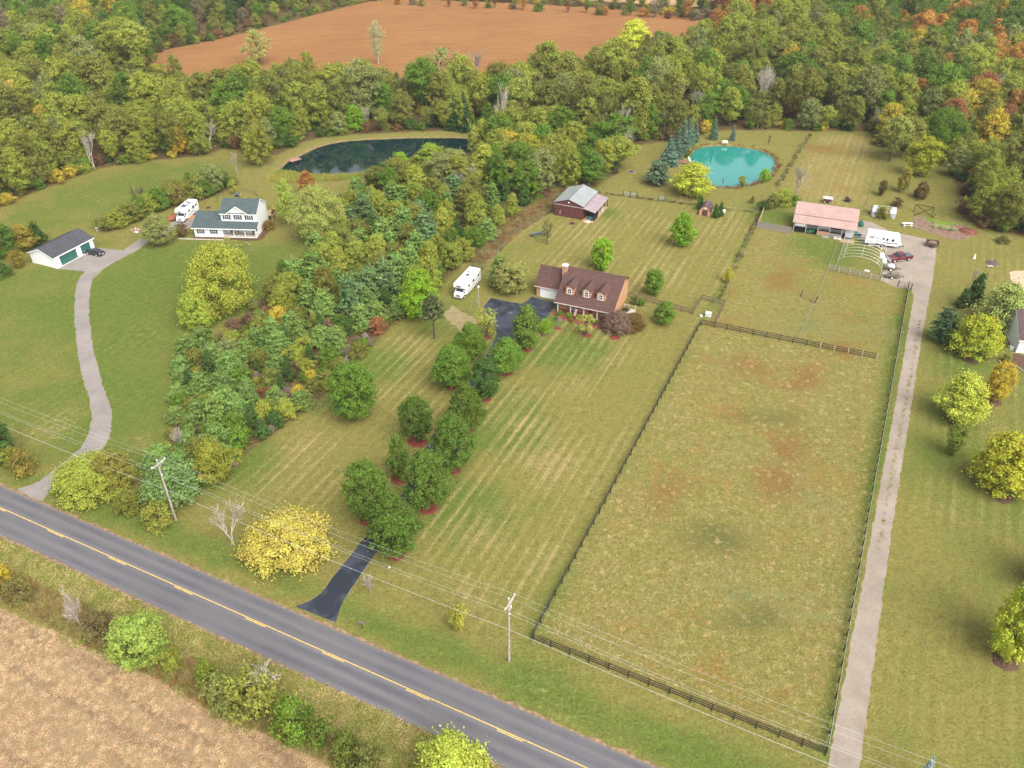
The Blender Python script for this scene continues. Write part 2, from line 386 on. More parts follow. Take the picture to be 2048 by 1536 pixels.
def grass_mat():
    m, t, o = nodes("grass")
    tc = N(t, "ShaderNodeTexCoord").outputs["Object"]
    za = N(t, "ShaderNodeSeparateColor"); zb = N(t, "ShaderNodeSeparateColor")
    L(t, N(t, "ShaderNodeAttribute", attribute_name="zone_a").outputs["Color"], za.inputs[0])
    L(t, N(t, "ShaderNodeAttribute", attribute_name="zone_b").outputs["Color"], zb.inputs[0])
    lush, dry, lit = za.outputs; bank, rough, stripe = zb.outputs
    lot = mapping(t, tc, -LOT)
    st1 = noise(t, mapping(t, lot, 0, (.010, 1.5, 1)), 1.0, 3, .6)
    st2 = noise(t, mapping(t, lot, 0, (.05, .30, 1), (7, 3, 0)), 1.0, 4, .6)
    n1 = noise(t, tc, .022, 3); n2 = noise(t, tc, .13, 4, .6, .6); n3 = noise(t, tc, .75, 4, .65)
    n4 = noise(t, tc, 3.4, 5, .85); n5 = noise(t, tc, 1.7, 4, .7, .4); n6 = noise(t, mapping(t, tc, 0, (1, 1, 1), (50, 20, 0)), .06, 4, .6, .8)
    def c5(x, k): return mth(t, 'MULTIPLY', mth(t, 'SUBTRACT', x, .5), k)
    def add(*xs):
        r = xs[0]
        for x in xs[1:]: r = mth(t, 'ADD', r, x)
        return r
    lf = ramp(t, add(lush, .06, c5(n1, 1.5), c5(n2, .8), c5(n3, .45), mth(t, 'MULTIPLY', stripe, c5(st2, .7))), .12, .68)
    col = mixc(t, lf, (.198, .180, .052), (.116, .152, .032))
    su = N(t, "ShaderNodeSeparateXYZ"); L(t, lot, su.inputs[0])
    mow = mth(t, 'SINE', add(mth(t, 'MULTIPLY', su.outputs[1], 3.5), c5(n1, 5.0), c5(n2, 1.5)))
    mow = mth(t, 'MULTIPLY', mth(t, 'MULTIPLY', mow, stripe), ramp(t, add(st1, c5(n6, 1.2)), .30, .62))
    df = ramp(t, add(dry, mth(t, 'MULTIPLY', mow, .15), c5(n6, 1.1), mth(t, 'MULTIPLY', add(c5(n3, 1.0), c5(n5, 1.1)), mth(t, 'SUBTRACT', 1.0, mth(t, 'MULTIPLY', stripe, .7))), mth(t, 'MULTIPLY', stripe, add(c5(st1, 1.9), c5(st2, .4)))), .22, 1.15)
    col = mixc(t, df, col, (.335, .255, .112))
    col = mixc(t, mth(t, 'MULTIPLY', rough, mth(t, 'MULTIPLY', ramp(t, add(n6, c5(n2, .8), c5(n3, .4)), .36, .80), .6)), col, (.245, .185, .062))
    # uneven grazed pasture: rust seed heads, grey-green clumps, bleached tufts
    rp = mth(t, 'MULTIPLY', rough, ramp(t, add(n2, c5(n3, .6), c5(n5, .4)), .52, .80))
    col = mixc(t, mth(t, 'MULTIPLY', rp, .75), col, (.235, .125, .035))
    gp = mth(t, 'MULTIPLY', rough, ramp(t, add(n6, c5(n5, .9), c5(n3, .5)), .56, .78))
    col = mixc(t, mth(t, 'MULTIPLY', gp, .75), col, (.125, .165, .062))
    bt = mth(t, 'MULTIPLY', rough, ramp(t, add(n5, c5(n4, .7)), .60, .80))
    col = mixc(t, mth(t, 'MULTIPLY', bt, .6), col, (.44, .36, .19))
    zc = N(t, "ShaderNodeSeparateColor"); L(t, N(t, "ShaderNodeAttribute", attribute_name="zone_c").outputs["Color"], zc.inputs[0])
    col = mixc(t, mth(t, 'MULTIPLY', ramp(t, add(zc.outputs[0], c5(n3, 1.1), c5(n5, .9), c5(n2, 1.5), c5(n6, 1.0)), .35, 1.25), mth(t, 'MULTIPLY', zc.outputs[0], 1.1, True)), col, (.205, .128, .044))
    col = mixc(t, mth(t, 'MULTIPLY', ramp(t, add(zc.outputs[1], c5(n3, 1.0), c5(n5, .9), c5(n2, 1.4), c5(n6, .8)), .30, 1.25), mth(t, 'MULTIPLY', zc.outputs[1], .9)), col, (.115, .118, .040))
    # fallen leaves under the trees
    lv = ramp(t, add(lit, c5(n3, .5), c5(n2, .3)), .30, .70)
    col = mixc(t, lv, col, mixc(t, ramp(t, n5, .35, .7), (.085, .06, .03), (.17, .12, .05)))
    # bare clay round the ponds
    bf = ramp(t, add(bank, c5(n3, .5), c5(n5, .3)), .45, .80)
    col = mixc(t, bf, col, mixc(t, n5, (.19, .125, .065), (.31, .215, .12)))
    g = mth(t, 'ADD', -.66, mth(t, 'ADD', mth(t, 'MULTIPLY', n4, 1.75), mth(t, 'ADD', mth(t, 'MULTIPLY', n5, .75), mth(t, 'MULTIPLY', n3, .65))))
    g = mth(t, 'ADD', g, mth(t, 'MULTIPLY', mow, .07)); cc = N(t, "ShaderNodeCombineColor"); [L(t, g, cc.inputs[i]) for i in range(3)]
    col = mixc(t, 1.0, col, cc.outputs[0], 'MULTIPLY')
    b = N(t, "ShaderNodeBsdfDiffuse"); L(t, col, b.inputs["Color"])
    bn = N(t, "ShaderNodeBump"); bn.inputs["Strength"].default_value = .7; bn.inputs["Distance"].default_value = .12
    L(t, add(n4, mth(t, 'MULTIPLY', n5, 1.5)), bn.inputs["Height"]); L(t, bn.outputs[0], b.inputs["Normal"])
    L(t, b.outputs[0], o.inputs[0]); return m
gm.materials.append(grass_mat())
ground = link("ground", gm, kind="structure")

def water(name, P, z, deep, rip):
    m, t, o = nodes(name)
    b = N(t, "ShaderNodeBsdfPrincipled"); b.inputs["Roughness"].default_value = .04; b.inputs["IOR"].default_value = 1.55; b.inputs["Specular IOR Level"].default_value = .9
    tc = N(t, "ShaderNodeTexCoord").outputs["Object"]
    L(t, mixc(t, noise(t, tc, .08, 3), tuple(x * .85 for x in deep), tuple(x * 1.1 for x in deep)), b.inputs["Base Color"])
    bn = N(t, "ShaderNodeBump"); bn.inputs["Strength"].default_value = rip; bn.inputs["Distance"].default_value = .02
    L(t, noise(t, mapping(t, tc, .4, (1.2, .5, 1)), 1.4, 3), bn.inputs["Height"]); L(t, bn.outputs[0], b.inputs["Normal"])
    L(t, b.outputs[0], o.inputs[0])
    c = P.mean(0); Q = c + (P - c) * 1.02
    return sheet(name, Q, z, m)
water("pond_water", POND_D, -.5, (.004, .022, .026), .08)
water("pond_water", POND_T, -.5, (.018, .225, .19), .05)

# fields
def field_mat(name, c1, c2, c3, ang, row):
    m, t, o = nodes(name)
    tc = N(t, "ShaderNodeTexCoord").outputs["Object"]
    r = mapping(t, tc, -ang)
    s = noise(t, mapping(t, r, 0, (.03, row, 1)), 1.0, 3, .6)
    n1, n2, n3, n4 = noise(t, tc, .035, 3), noise(t, tc, .9, 5, .7, .6), noise(t, tc, 4.0, 4, .75), noise(t, tc, .2, 3)
    col = mixc(t, ramp(t, mth(t, 'ADD', mth(t, 'MULTIPLY', n1, .6), mth(t, 'MULTIPLY', n4, .4)), .35, .65), c1, c2)
    col = mixc(t, mth(t, 'MULTIPLY', ramp(t, mth(t, 'ADD', mth(t, 'MULTIPLY', s, .75), mth(t, 'MULTIPLY', n2, .25)), .45, .65), .75), col, c3)
    g = mth(t, 'ADD', .45, mth(t, 'ADD', mth(t, 'MULTIPLY', n3, .75), mth(t, 'MULTIPLY', n2, .35)))
    cc = N(t, "ShaderNodeCombineColor"); [L(t, g, cc.inputs[i]) for i in range(3)]
    b = N(t, "ShaderNodeBsdfDiffuse"); L(t, mixc(t, 1.0, col, cc.outputs[0], 'MULTIPLY'), b.inputs["Color"])
    bn = N(t, "ShaderNodeBump"); bn.inputs["Strength"].default_value = .8; bn.inputs["Distance"].default_value = .15
    L(t, mth(t, 'ADD', n3, s), bn.inputs["Height"]); L(t, bn.outputs[0], b.inputs["Normal"])
    L(t, b.outputs[0], o.inputs[0]); return m
sheet("bean_field", jitter(BEAN, 2.5, .6, 1), .006, field_mat("ripe_beans", (.26, .128, .053), (.30, .155, .065), (.205, .098, .040), math.radians(8), .9))
sheet("stubble_field", jitter(FARF, 4, .6, 2), .006, field_mat("pale_stubble", (.40, .26, .13), (.44, .30, .16), (.35, .22, .11), math.radians(8), .9))
sheet("harvested_field", jitter(SOIL, 1.0, .45, 3), .006, field_mat("harvested", (.30, .215, .120), (.255, .175, .098), (.155, .098, .058), math.radians(-27), .55))

# ------------------------------------------------------------------ the road (x along, y across)
def road_mat():
    m, t, o = nodes("asphalt")
    tc = N(t, "ShaderNodeTexCoord").outputs["Object"]
    sp = N(t, "ShaderNodeSeparateXYZ"); L(t, tc, sp.inputs[0])
    st = noise(t, mapping(t, tc, 0, (.03, 1.1, 1)), 1.0, 4, .65); nb = noise(t, tc, .12, 4); nf = noise(t, tc, 5, 4, .75); nm = noise(t, tc, 1.3, 4)
    y = mth(t, 'ADD', sp.outputs[1], mth(t, 'MULTIPLY', mth(t, 'SUBTRACT', nm, .5), .5))
    tr = None
    for c in (2.55, .95, -1.0, -2.75):
        g = mth(t, 'SUBTRACT', 1.0, ramp(t, mth(t, 'ABSOLUTE', mth(t, 'SUBTRACT', y, c)), .1, .75))
        tr = g if tr is None else mth(t, 'MAXIMUM', tr, g)
    f = mth(t, 'MULTIPLY', tr, ramp(t, mth(t, 'ADD', mth(t, 'MULTIPLY', st, .6), mth(t, 'MULTIPLY', nb, .4)), .36, .60))
    col = mixc(t, ramp(t, st, .3, .7), (.120, .115, .122), (.155, .148, .154))
    col = mixc(t, mth(t, 'MULTIPLY', f, .75), col, (.076, .076, .090))
    g = mth(t, 'ADD', .68, mth(t, 'MULTIPLY', nf, .64)); cc = N(t, "ShaderNodeCombineColor"); [L(t, g, cc.inputs[i]) for i in range(3)]
    b = N(t, "ShaderNodeBsdfPrincipled"); b.inputs["Roughness"].default_value = .85; b.inputs["Specular IOR Level"].default_value = .25
    L(t, mixc(t, 1.0, col, cc.outputs[0], 'MULTIPLY'), b.inputs["Base Color"]); L(t, b.outputs[0], o.inputs[0]); return m
def strip_obj(name, y0, y1, x0, x1, z, mat, parent=None, seed=0, amp=0.0, step=1.5, **kw):
    r = random.Random(seed); n = max(2, int((x1 - x0) / step)) if amp else 2
    xs = [x0 + (x1 - x0) * i / (n - 1) for i in range(n)]
    v = [(x, y0 + r.uniform(-amp, amp), z) for x in xs] + [(x, y1 + r.uniform(-amp, amp), z) for x in xs]
    mb = MB(); mb.add(v, [(i, i + 1, n + i + 1, n + i) for i in range(n - 1)])
    return mb.build(name, mat, parent, **kw)
GRAVEL_EDGE = M("verge_gravel", (.22, .15, .085), amt=.4, scale=1.5)
ASPHALT = road_mat()
YELLOW = M("yellow_paint", (.62, .42, .11), rough=.7, amt=.3, scale=3)
sh = strip_obj("road_shoulder", -4.15, 3.62, -420, 420, .010, GRAVEL_EDGE, seed=4, amp=.22, step=.8, kind="structure")
road = strip_obj("road", -3.72, 3.24, -420, 420, .014, ASPHALT, seed=5, amp=.05, step=1.0, kind="structure")
for o in (sh, road): o.location = (RO.x, RO.y, 0); o.rotation_euler = (0, 0, road_a)
strip_obj("centre_line", -.05, .07, -420, 420, .018, YELLOW, road)
dash = strip_obj("lane_dash", -.27, -.15, -1.6, 1.6, .018, YELLOW, road)
dash.location.x = 4.53
for k in range(-9, 10):
    if k:
        d = dash.copy(); COL.objects.link(d); d.parent = road; d.location.x = 4.53 + 12.0 * k

def gravel_mat(name, c1, c2, grass=0.0):
    m, t, o = nodes(name)
    tc = N(t, "ShaderNodeTexCoord").outputs["Object"]
    n1, n2, n3 = noise(t, tc, .25, 4), noise(t, tc, 2.2, 4, .7), noise(t, tc, 8, 3, .8)
    col = mixc(t, ramp(t, mth(t, 'ADD', mth(t, 'MULTIPLY', n1, .6), mth(t, 'MULTIPLY', n2, .4)), .35, .65), c1, c2)
    col = mixc(t, ramp(t, n2, .62, .78), col, tuple(x * .72 for x in c1))
    g = mth(t, 'ADD', .6, mth(t, 'MULTIPLY', n3, .8)); cc = N(t, "ShaderNodeCombineColor"); [L(t, g, cc.inputs[i]) for i in range(3)]
    b = N(t, "ShaderNodeBsdfDiffuse"); L(t, mixc(t, 1.0, col, cc.outputs[0], 'MULTIPLY'), b.inputs["Color"])
    bn = N(t, "ShaderNodeBump"); bn.inputs["Strength"].default_value = .5; bn.inputs["Distance"].default_value = .05
    L(t, n3, bn.inputs["Height"]); L(t, bn.outputs[0], b.inputs["Normal"]); L(t, b.outputs[0], o.inputs[0]); return m
GRAV_L = gravel_mat("grey_gravel", (.22, .195, .18), (.28, .25, .23))
GRAV_R = gravel_mat("pink_gravel", (.245, .205, .165), (.325, .275, .225))
def black_mat():
    m, t, o = nodes("sealed_asphalt")
    tc = N(t, "ShaderNodeTexCoord").outputs["Object"]
    n1, n2 = noise(t, tc, .22, 4, .6, 1.2), noise(t, tc, 3, 4, .7)
    col = mixc(t, ramp(t, n1, .42, .56), (.022, .026, .037), (.046, .052, .068))
    col = mixc(t, ramp(t, n1, .70, .74), col, (.17, .16, .165))
    b = N(t, "ShaderNodeBsdfPrincipled"); L(t, col, b.inputs["Base Color"]); b.inputs["Specular IOR Level"].default_value = .35
    L(t, mth(t, 'ADD', .38, mth(t, 'MULTIPLY', n1, .4)), b.inputs["Roughness"]); L(t, b.outputs[0], o.inputs[0]); return m
BLACK = black_mat()
def drive(name, left, right, z, mat, seed, amp, edge=None):
    P = poly(left + right[::-1])
    if edge: sheet(name + "_edge", jitter(P, .8, .26, seed + 50), z - .003, edge)
    return sheet(name, jitter(P, .7, amp, seed), z, mat)
drive("gravel_driveway", [(289,469),(268,486),(246,501),(210,497),(188,496),(113,537),(125,538),(171,543),(160,556),(154,567.5),(150,595),(149,640),(154,690),(162,740),(173,780),(183,815),(184,838),(178,869),(160,897),(140,915),(115,934),(80,962),(30,980)],
      [(299,483),(275,500),(256,510),(226.6,525),(203,540),(187.5,556.6),(180,575),(178,600),(178,640),(185,690),(195,735),(208,780),(221,812),(224,838),(219,874),(206,897),(180,915),(140,942),(104,972),(84,1004)], .008, GRAV_L, 11, .14, M("drive_edge", (.24, .20, .10), amt=.3, scale=1.5))
sheet("gravel_pad", jitter(poly([(289,469),(299,483),(322,474),(345,460),(385,455),(410,428),(396,418),(372,436),(335,448),(318,455)]), .8, .2, 12), .012, GRAV_L)
drive("gravel_lane", [(1853.5,478),(1783,464),(1744,444.5),(1724.6,440.5),(1715,455),(1712,474),(1740,490),(1772,500),(1769.5,536),(1761.7,560),(1793,575),(1822,578),(1828,590),(1827,600),(1812,685),(1793,800),(1762,965),(1732,1130),(1694,1330),(1656,1536),(1610,1780)],
      [(1873,487),(1872,505),(1866,558),(1856,605),(1841,690),(1824,800),(1798,965),(1773,1130),(1747,1330),(1719,1536),(1690,1780)], .008, GRAV_R, 13, .12, M("lane_edge", (.25, .17, .08), amt=.35, scale=1.2))
drive("blacktop_driveway", [(590,1213),(612,1205),(632,1195),(650,1178),(668,1152),(695,1118),(722,1085),(752,1052),(782,1020),(805,988),(824,955),(838,925),(850,897),(880,845),(910,800),(938,762),(960,732),(976,705),(986,685),(994,668),(990,654),(980,634),(966,615),(982,596),(1043,608),(1057,599),(1063.5,593.5)],
      [(672,1245),(676,1228),(682,1210),(690,1195),(706,1172),(724,1145),(750,1108),(778,1072),(802,1040),(828,1008),(848,972),(863,938),(876,908),(905,858),(935,812),(964,773),(985,742),(1003,712),(1020,690),(1038,671),(1060,655),(1092,636),(1113,608.5),(1107.5,603.5)], .008, BLACK, 15, .05, M("drive_lip", (.17, .15, .12), amt=.3))
TANSOIL = M("garden_soil", (.20, .125, .09), amt=.35, scale=1.2)
sheet("garden_bed", jitter(poly([(1826,435),(1850,434),(1853,442),(1885,449),(1905,446),(1930,453),(1950,463),(1953,469),(1935,478),(1915,480),(1890,476),(1870,468),(1845,460),(1826,455)]), .8, .2, 16), .008, TANSOIL)
sheet("sand_patch", jitter(poly([(2018,545),(2050,540),(2120,560),(2100,590),(2040,575),(2025,562)]), 1, .4, 17), .008, M("sand", (.46, .35, .23), amt=.25))
sheet("gravel_turnout", jitter(poly([(885,628),(905,610),(950,640),(945,668),(920,664)]), .8, .5, 18), .007, M("worn_turf", (.29, .22, .13), amt=.45, scale=1.0, col2=(.21, .18, .07)))
MULCH = M("red_mulch", (.22, .042, .03), amt=.45, scale=4, col2=(.13, .03, .022))
MULCH_B = M("dark_mulch", (.10, .055, .035), amt=.4, scale=4)

# ------------------------------------------------------------------ plants: leaf by leaf
def unit(v): return v / (np.linalg.norm(v, axis=-1, keepdims=True) + 1e-9)
def leaf_mesh(name, P, Nn, S, clump, rng, mat, aspect=1.55, axis_=None, merge=None):
    n = len(P)
    a = axis_ if axis_ is not None else rng.normal(size=(n, 3))
    a = unit(a - (a * Nn).sum(1, keepdims=True) * Nn); b = np.cross(Nn, a)
    S = S[:, None]
    fold = Nn * S * .22
    co = np.stack([P - a * S * aspect * .5, P + b * S * .5 + fold, P + a * S * aspect * .5, P - b * S * .5 + fold], 1).reshape(-1, 3)
    lv = rng.random(n)
    me = bpy.data.meshes.new(name)
    me.vertices.add(4 * n); me.vertices.foreach_set("co", co.astype(np.float32).ravel())
    me.loops.add(4 * n); me.loops.foreach_set("vertex_index", np.arange(4 * n, dtype=np.int32))
    me.polygons.add(n); me.polygons.foreach_set("loop_start", np.arange(0, 4 * n, 4, dtype=np.int32))
    me.update(calc_edges=True)
    for k, d in (("leaf_var", lv), ("clump_var", clump)):
        at = me.attributes.new(k, 'FLOAT', 'FACE'); at.data.foreach_set("value", d.astype(np.float32))
    me.materials.append(mat); return me
PROFILE = {
    'round': lambda t: np.sqrt(np.clip(1 - (2 * t - 1) ** 2, 0, 1)) ** .9,
    'pear':  lambda t: np.clip(np.minimum((t / .30) ** .6, ((1 - t) / .70) ** .62), 0, 1),
    'dome':  lambda t: np.clip(np.minimum((t / .12) ** .5 * .95 + .05, np.sqrt(np.clip(1 - t ** 2.4, 0, 1))), 0, 1),
    'vase':  lambda t: np.clip(np.minimum((t / .65) ** .9, np.sqrt(np.clip((1 - t) / .35, 0, 1))), 0, 1),
    'cone':  lambda t: np.clip((1 - t) ** .85 * np.minimum(t / .06, 1), 0, 1),
    'column': lambda t: np.clip(np.minimum((t / .1) ** .5, ((1 - t) / .75) ** .7), 0, 1)}
def broad(seed, H=14., R=5., z0=3., prof='round', clumps=70, leaves=4200, leaf=.5, shell=.62, mess=.18, flat=.75, mat=LEAF):
    """clumps of leaves set on limbs through the crown; returns (crown mesh, trunk mesh)"""
    rng = np.random.default_rng(seed)
    t = np.clip(rng.beta(1.35, 1.25, clumps), .03, .99)
    ph = np.arange(clumps) * 2.39996 + rng.normal(0, .35, clumps)
    env = PROFILE[prof](t) * R
    lob = 1 + mess * (np.sin(ph * 2 + rng.random() * 6) * .6 + rng.normal(0, .6, clumps))
    rr = env * lob * np.where(rng.random(clumps) < .22, rng.uniform(.1, .55, clumps), rng.uniform(shell, .95, clumps))
    C = np.stack([np.cos(ph) * rr, np.sin(ph) * rr, z0 + t * (H - z0)], 1)
    cr = R * rng.uniform(.17, .33, clumps) * (60 / clumps) ** .33
    w = cr ** 1.8; k = rng.choice(clumps, leaves, p=w / w.sum())
    d = unit(rng.normal(size=(leaves, 3)))
    out = unit(C - np.array([0, 0, z0 + .4 * (H - z0)]))[k]
    d = unit(d + out * .55 + np.array([0, 0, .35])); 
    rad = rng.random(leaves) ** .38 * np.where(rng.random(leaves) < .42, 1 + 1.5 * rng.random(leaves) ** 1.8, 1.0)
    P = C[k] + d * (cr[k] * rad)[:, None] * np.array([1, 1, flat])
    P[:, 2] = np.maximum(P[:, 2], .15)
    P[:, :2] *= R / np.percentile(np.hypot(P[:, 0], P[:, 1]), 97); P[:, 2] *= H / np.percentile(P[:, 2], 99.6)
    Nn = unit(d * .8 + rng.normal(size=(leaves, 3)) * .55 + np.array([0, 0, .35]))
    S = leaf * rng.uniform(.6, 1.25, leaves)
    cv = rng.random(clumps)
    crown = leaf_mesh("crown", P, Nn, S, cv[k], rng, mat)
    mb = MB(); base = H * .016 + .07
    ty = z0 + .55 * (H - z0)
    lean = rng.normal(0, .03, 2)
    def tp(z): return Vector((lean[0] * z + .05 * math.sin(z), lean[1] * z, z))
    mb.tube([tp(0), tp(ty * .3), tp(ty * .65), tp(ty)], [base * 1.5, base, base * .8, base * .35], 7)
    for i in rng.permutation(clumps)[:min(16, clumps)]:
        z = max(z0 * .75, min(C[i][2] * .62, ty * .95)); a = tp(z); e = Vector(C[i]); mid = a.lerp(e, .5) + Vector((0, 0, .08 * (e - a).length))
        mb.tube([a, mid, e], [base * .45, base * .25, .02], 4, cap=False)
    return crown, mb.mesh("trunk", BARK)
def pine(seed, H=8., R=2.6, z0=.6, whorls=11, per=7, tufts=9, leaf=.42, droop=.05, cone=.8, dens=7, mat=LEAF):
    rng = np.random.default_rng(seed); Ps = []; Ns = []; Ax = []; Cl = []
    mb = MB(); mb.tube([(0, 0, 0), (.03, 0, H * .5), (0, 0, H)], [H * .02 + .03, H * .013 + .02, .02], 6)
    for w in range(whorls):
        t = (w + rng.uniform(-.2, .2)) / whorls; z = z0 + max(t, 0) * (H - z0) * .97
        Lb = R * (1 - max(t, 0)) ** cone * rng.uniform(.8, 1.12) * min(1, .72 + t * 2.2)
        for j in range(per):
            a = 2 * math.pi * (j + rng.uniform(-.3, .3)) / per + w * .7
            L_ = Lb * rng.uniform(.72, 1.15); rise = rng.uniform(.02, .22) - droop * 3
            di = np.array([math.cos(a), math.sin(a), 0]); cl = rng.random()
            mb.tube([(0, 0, z), tuple(di * L_ * .6 + [0, 0, z + rise * L_ * .6])], [.035, .012], 3, cap=False)
            m = max(3, int(tufts * L_ / R))
            for q in range(m):
                s = (q + .8) / m
                p0 = di * L_ * s + np.array([0, 0, z + rise * L_ * s + .12 * L_ * s * s])
                n = dens; sp = .10 * L_ + .16 * (1 - s * .5) * R * .35
                off = rng.normal(size=(n, 3)) * np.array([sp, sp, sp * .42])
                Ps.append(p0 + off); Ns.append(unit(rng.normal(size=(n, 3)) * .5 + np.array([0, 0, .9]) + di * .25))
                Ax.append(unit(di + rng.normal(size=(n, 3)) * .55 + np.array([0, 0, .25]))); Cl.append(np.full(n, cl))
    top = rng.normal(size=(40, 3)) * np.array([.09 * R, .09 * R, .07 * H]) + np.array([0, 0, H * .94])
    Ps.append(top); Ns.append(unit(rng.normal(size=(40, 3)))); Ax.append(np.tile([0, 0, 1.], (40, 1)) + rng.normal(size=(40, 3)) * .3); Cl.append(np.full(40, .6))
    P, Nn, A, C = map(np.concatenate, (Ps, Ns, Ax, Cl))
    S = leaf * rng.uniform(.6, 1.2, len(P))
    return leaf_mesh("crown", P, Nn, S, C, rng, mat, 2.0, A), mb.mesh("trunk", BARK)
def bare(seed, H=9., spread=.55, levels=4, r0=.16, kids=3, up=.25):
    r = random.Random(seed); mb = MB()
    def grow(p, d, ln, rad, lv):
        e1 = p + d * ln * .5 + Vector((r.uniform(-1, 1), r.uniform(-1, 1), 0)) * ln * .06; e = p + d * ln
        mb.tube([p, e1, e], [rad, rad * .8, rad * .6], 5 if lv > 2 else 3, cap=False)
        if lv <= 0: return
        for k in range(kids + (1 if lv < 3 else 0)):
            a = r.uniform(0, 6.28); s = spread * r.uniform(.6, 1.3)
            x = d.orthogonal().normalized(); y = d.cross(x)
            nd = (d + (x * math.cos(a) + y * math.sin(a)) * s + Vector((0, 0, up))).normalized()
            grow(p.lerp(e, r.uniform(.45, 1.0)), nd, ln * r.uniform(.55, .85), max(rad * .58, .016), lv - 1)
    for k in range(2 if r0 < .2 else 1):
        grow(Vector((0, 0, 0)), Vector((r.uniform(-.25, .25), r.uniform(-.25, .25), 1)).normalized(), H * .34, r0, levels)
    zm = max(v.z for v in mb.v)
    for v in mb.v: v *= H / zm
    return None, mb.mesh("trunk", BARK)

PROTO = {}
def add_proto(kind, H, R, pairs): PROTO[kind] = (H, R, pairs)
add_proto('wood', 14, 5, [broad(100 + i, 14, 5, [1.6, 2.6, 3.6, 1.2, 2.2, 3.2][i], ['round', 'pear', 'vase', 'dome', 'round', 'vase'][i], 160, 12500, .29, .50, .24) for i in range(6)])
add_proto('airy', 14, 4.6, [broad(130 + i, 14, 4.6, 2.5, ['vase', 'round', 'pear'][i], 90, 4200, .29, .45, .26, .85) for i in range(3)])
add_proto('street', 10.5, 4.2, [broad(160 + i, 10.5, 4.2, 1.3, ['pear', 'round', 'pear', 'pear'][i], 200, 19000, .22, .62, .10, .85) for i in range(4)])
add_proto('young', 8, 2.6, [broad(170 + i, 8, 2.6, .7, ['pear', 'round'][i], 110, 9000, .23, .60, .08, .9) for i in range(2)])
add_proto('maple', 9, 4.0, [broad(180 + i, 9, 4.0, .5, ['round', 'pear', 'dome'][i], 180, 17000, .21, .58, .17, .7) for i in range(3)])
add_proto('grand', 14, 7.5, [broad(190 + i, 14, 7.5, .8, ['dome', 'round'][i], 280, 32000, .23, .62, .15, .75) for i in range(2)])
add_proto('mound', 8.5, 6.3, [broad(196, 8.5, 6.3, .6, 'dome', 220, 24000, .24, .60, .14, .7)])
add_proto('shrub', 3.2, 2.1, [broad(200 + i, 3.2, 2.1, .1, ['dome', 'round', 'dome', 'vase'][i], 55, 3800, .16, .45, .24, .85) for i in range(4)])
add_proto('pine', 8, 2.9, [pine(220 + i, 8, 3.2, .5, 10, 7, 8, .30, .0, .42, 13) for i in range(3)])
add_proto('spruce', 9, 2.6, [pine(230 + i, 9, 2.6, .3, 17, 9, 7, .34, .10, .9, 6) for i in range(2)])
add_proto('cedar', 6, 1.6, [broad(240 + i, 6, 1.6, .15, 'column', 60, 3000, .24, .45, .12, 1.4) for i in range(2)])
add_proto('sparse', 8, 2.4, [broad(250 + i, 8, 2.4, 2.2, ['round', 'vase'][i], 40, 800, .24, .4, .2, .9) for i in range(2)])
add_proto('bare', 9, 3.5, [bare(260 + i, 9, [.5, .62, .42][i], 4, .15, 3) for i in range(3)])
add_proto('brush', 3, 2, [bare(270 + i, 3, .8, 3, .05, 4, .12) for i in range(2)])
add_proto('lonepine', 9.4, 2.6, [pine(280, 9.4, 2.7, 4.6, 8, 7, 8, .34, .0, .5, 6)])
add_proto('hemlock', 8.5, 6.2, [pine(283, 8.5, 6.2, .6, 9, 10, 12, .30, .03, .50, 18)])

GREEN, DARK, OLIVE, YGREEN, GOLD, ORANGE, RUST, GREY, SAGE, BLUEG, LIME, BRIGHT, YELLOW_L, CEDAR, DKGREEN = (
    (.150, .245, .036), (.085, .150, .034), (.235, .245, .055), (.315, .345, .060), (.50, .40, .06), (.48, .25, .07), (.31, .14, .065), (.26, .215, .13),
    (.27, .30, .10), (.20, .30, .075), (.42, .50, .10), (.24, .40, .035), (.60, .50, .10), (.085, .150, .038), (.140, .215, .038))
BARKC = {'': (.115, .095, .075), 'grey': (.33, .30, .26), 'pale': (.42, .38, .33), 'dark': (.06, .05, .04)}
COLNAME = {id(GREEN): 'green', id(DARK): 'dark green', id(OLIVE): 'olive', id(YGREEN): 'yellow green', id(GOLD): 'golden', id(ORANGE): 'orange', id(RUST): 'rust red',
           id(GREY): 'grey brown', id(SAGE): 'pale sage', id(BLUEG): 'blue green', id(LIME): 'lime green', id(BRIGHT): 'bright green', id(CEDAR): 'blackish green', id(DKGREEN): 'deep green', id(YELLOW_L): 'yellow'}
RNG = random.Random(7)
USED = {}
def plant(name, kind, x, y, H, Wd, col, label, cat='tree', group=None, turned=.03, bark='', vary=.14, pick=None, rz=None):
    """one plant as a thing: an Empty at its foot, with crown and trunk"""
    h0, r0, pairs = PROTO[kind]
    if pick is None: pick = USED.get(kind, 0) % len(pairs); USED[kind] = USED.get(kind, 0) + 1
    crown, trunk = pairs[pick % len(pairs)]
    e = thing(name, label, cat, (x, y, 0), RNG.uniform(0, 6.28) if rz is None else rz, group)
    sx, sz = Wd / (2 * r0), H / h0; ax_ = RNG.uniform(.86, 1.14); e.rotation_euler.x, e.rotation_euler.y = (RNG.uniform(-.07, .07), RNG.uniform(-.07, .07)) if kind in ('wood', 'airy', 'shrub', 'pine', 'maple') else (0, 0)
    k_ = 1 + RNG.uniform(-vary, vary); h_ = RNG.uniform(-.04, .04); c = [max(.01, col[0] * k_ * (1 + h_)), col[1] * k_, col[2] * k_ * (1 - h_)]
    for nm, me in (("crown", crown), ("trunk", trunk)):
        if me is None: continue
        o = link(nm, me, e); o.scale = (sx * ax_, sx / ax_, sz)
        o.color = (*c, turned) if nm == "crown" else (*BARKC[bark], 1)
    return e
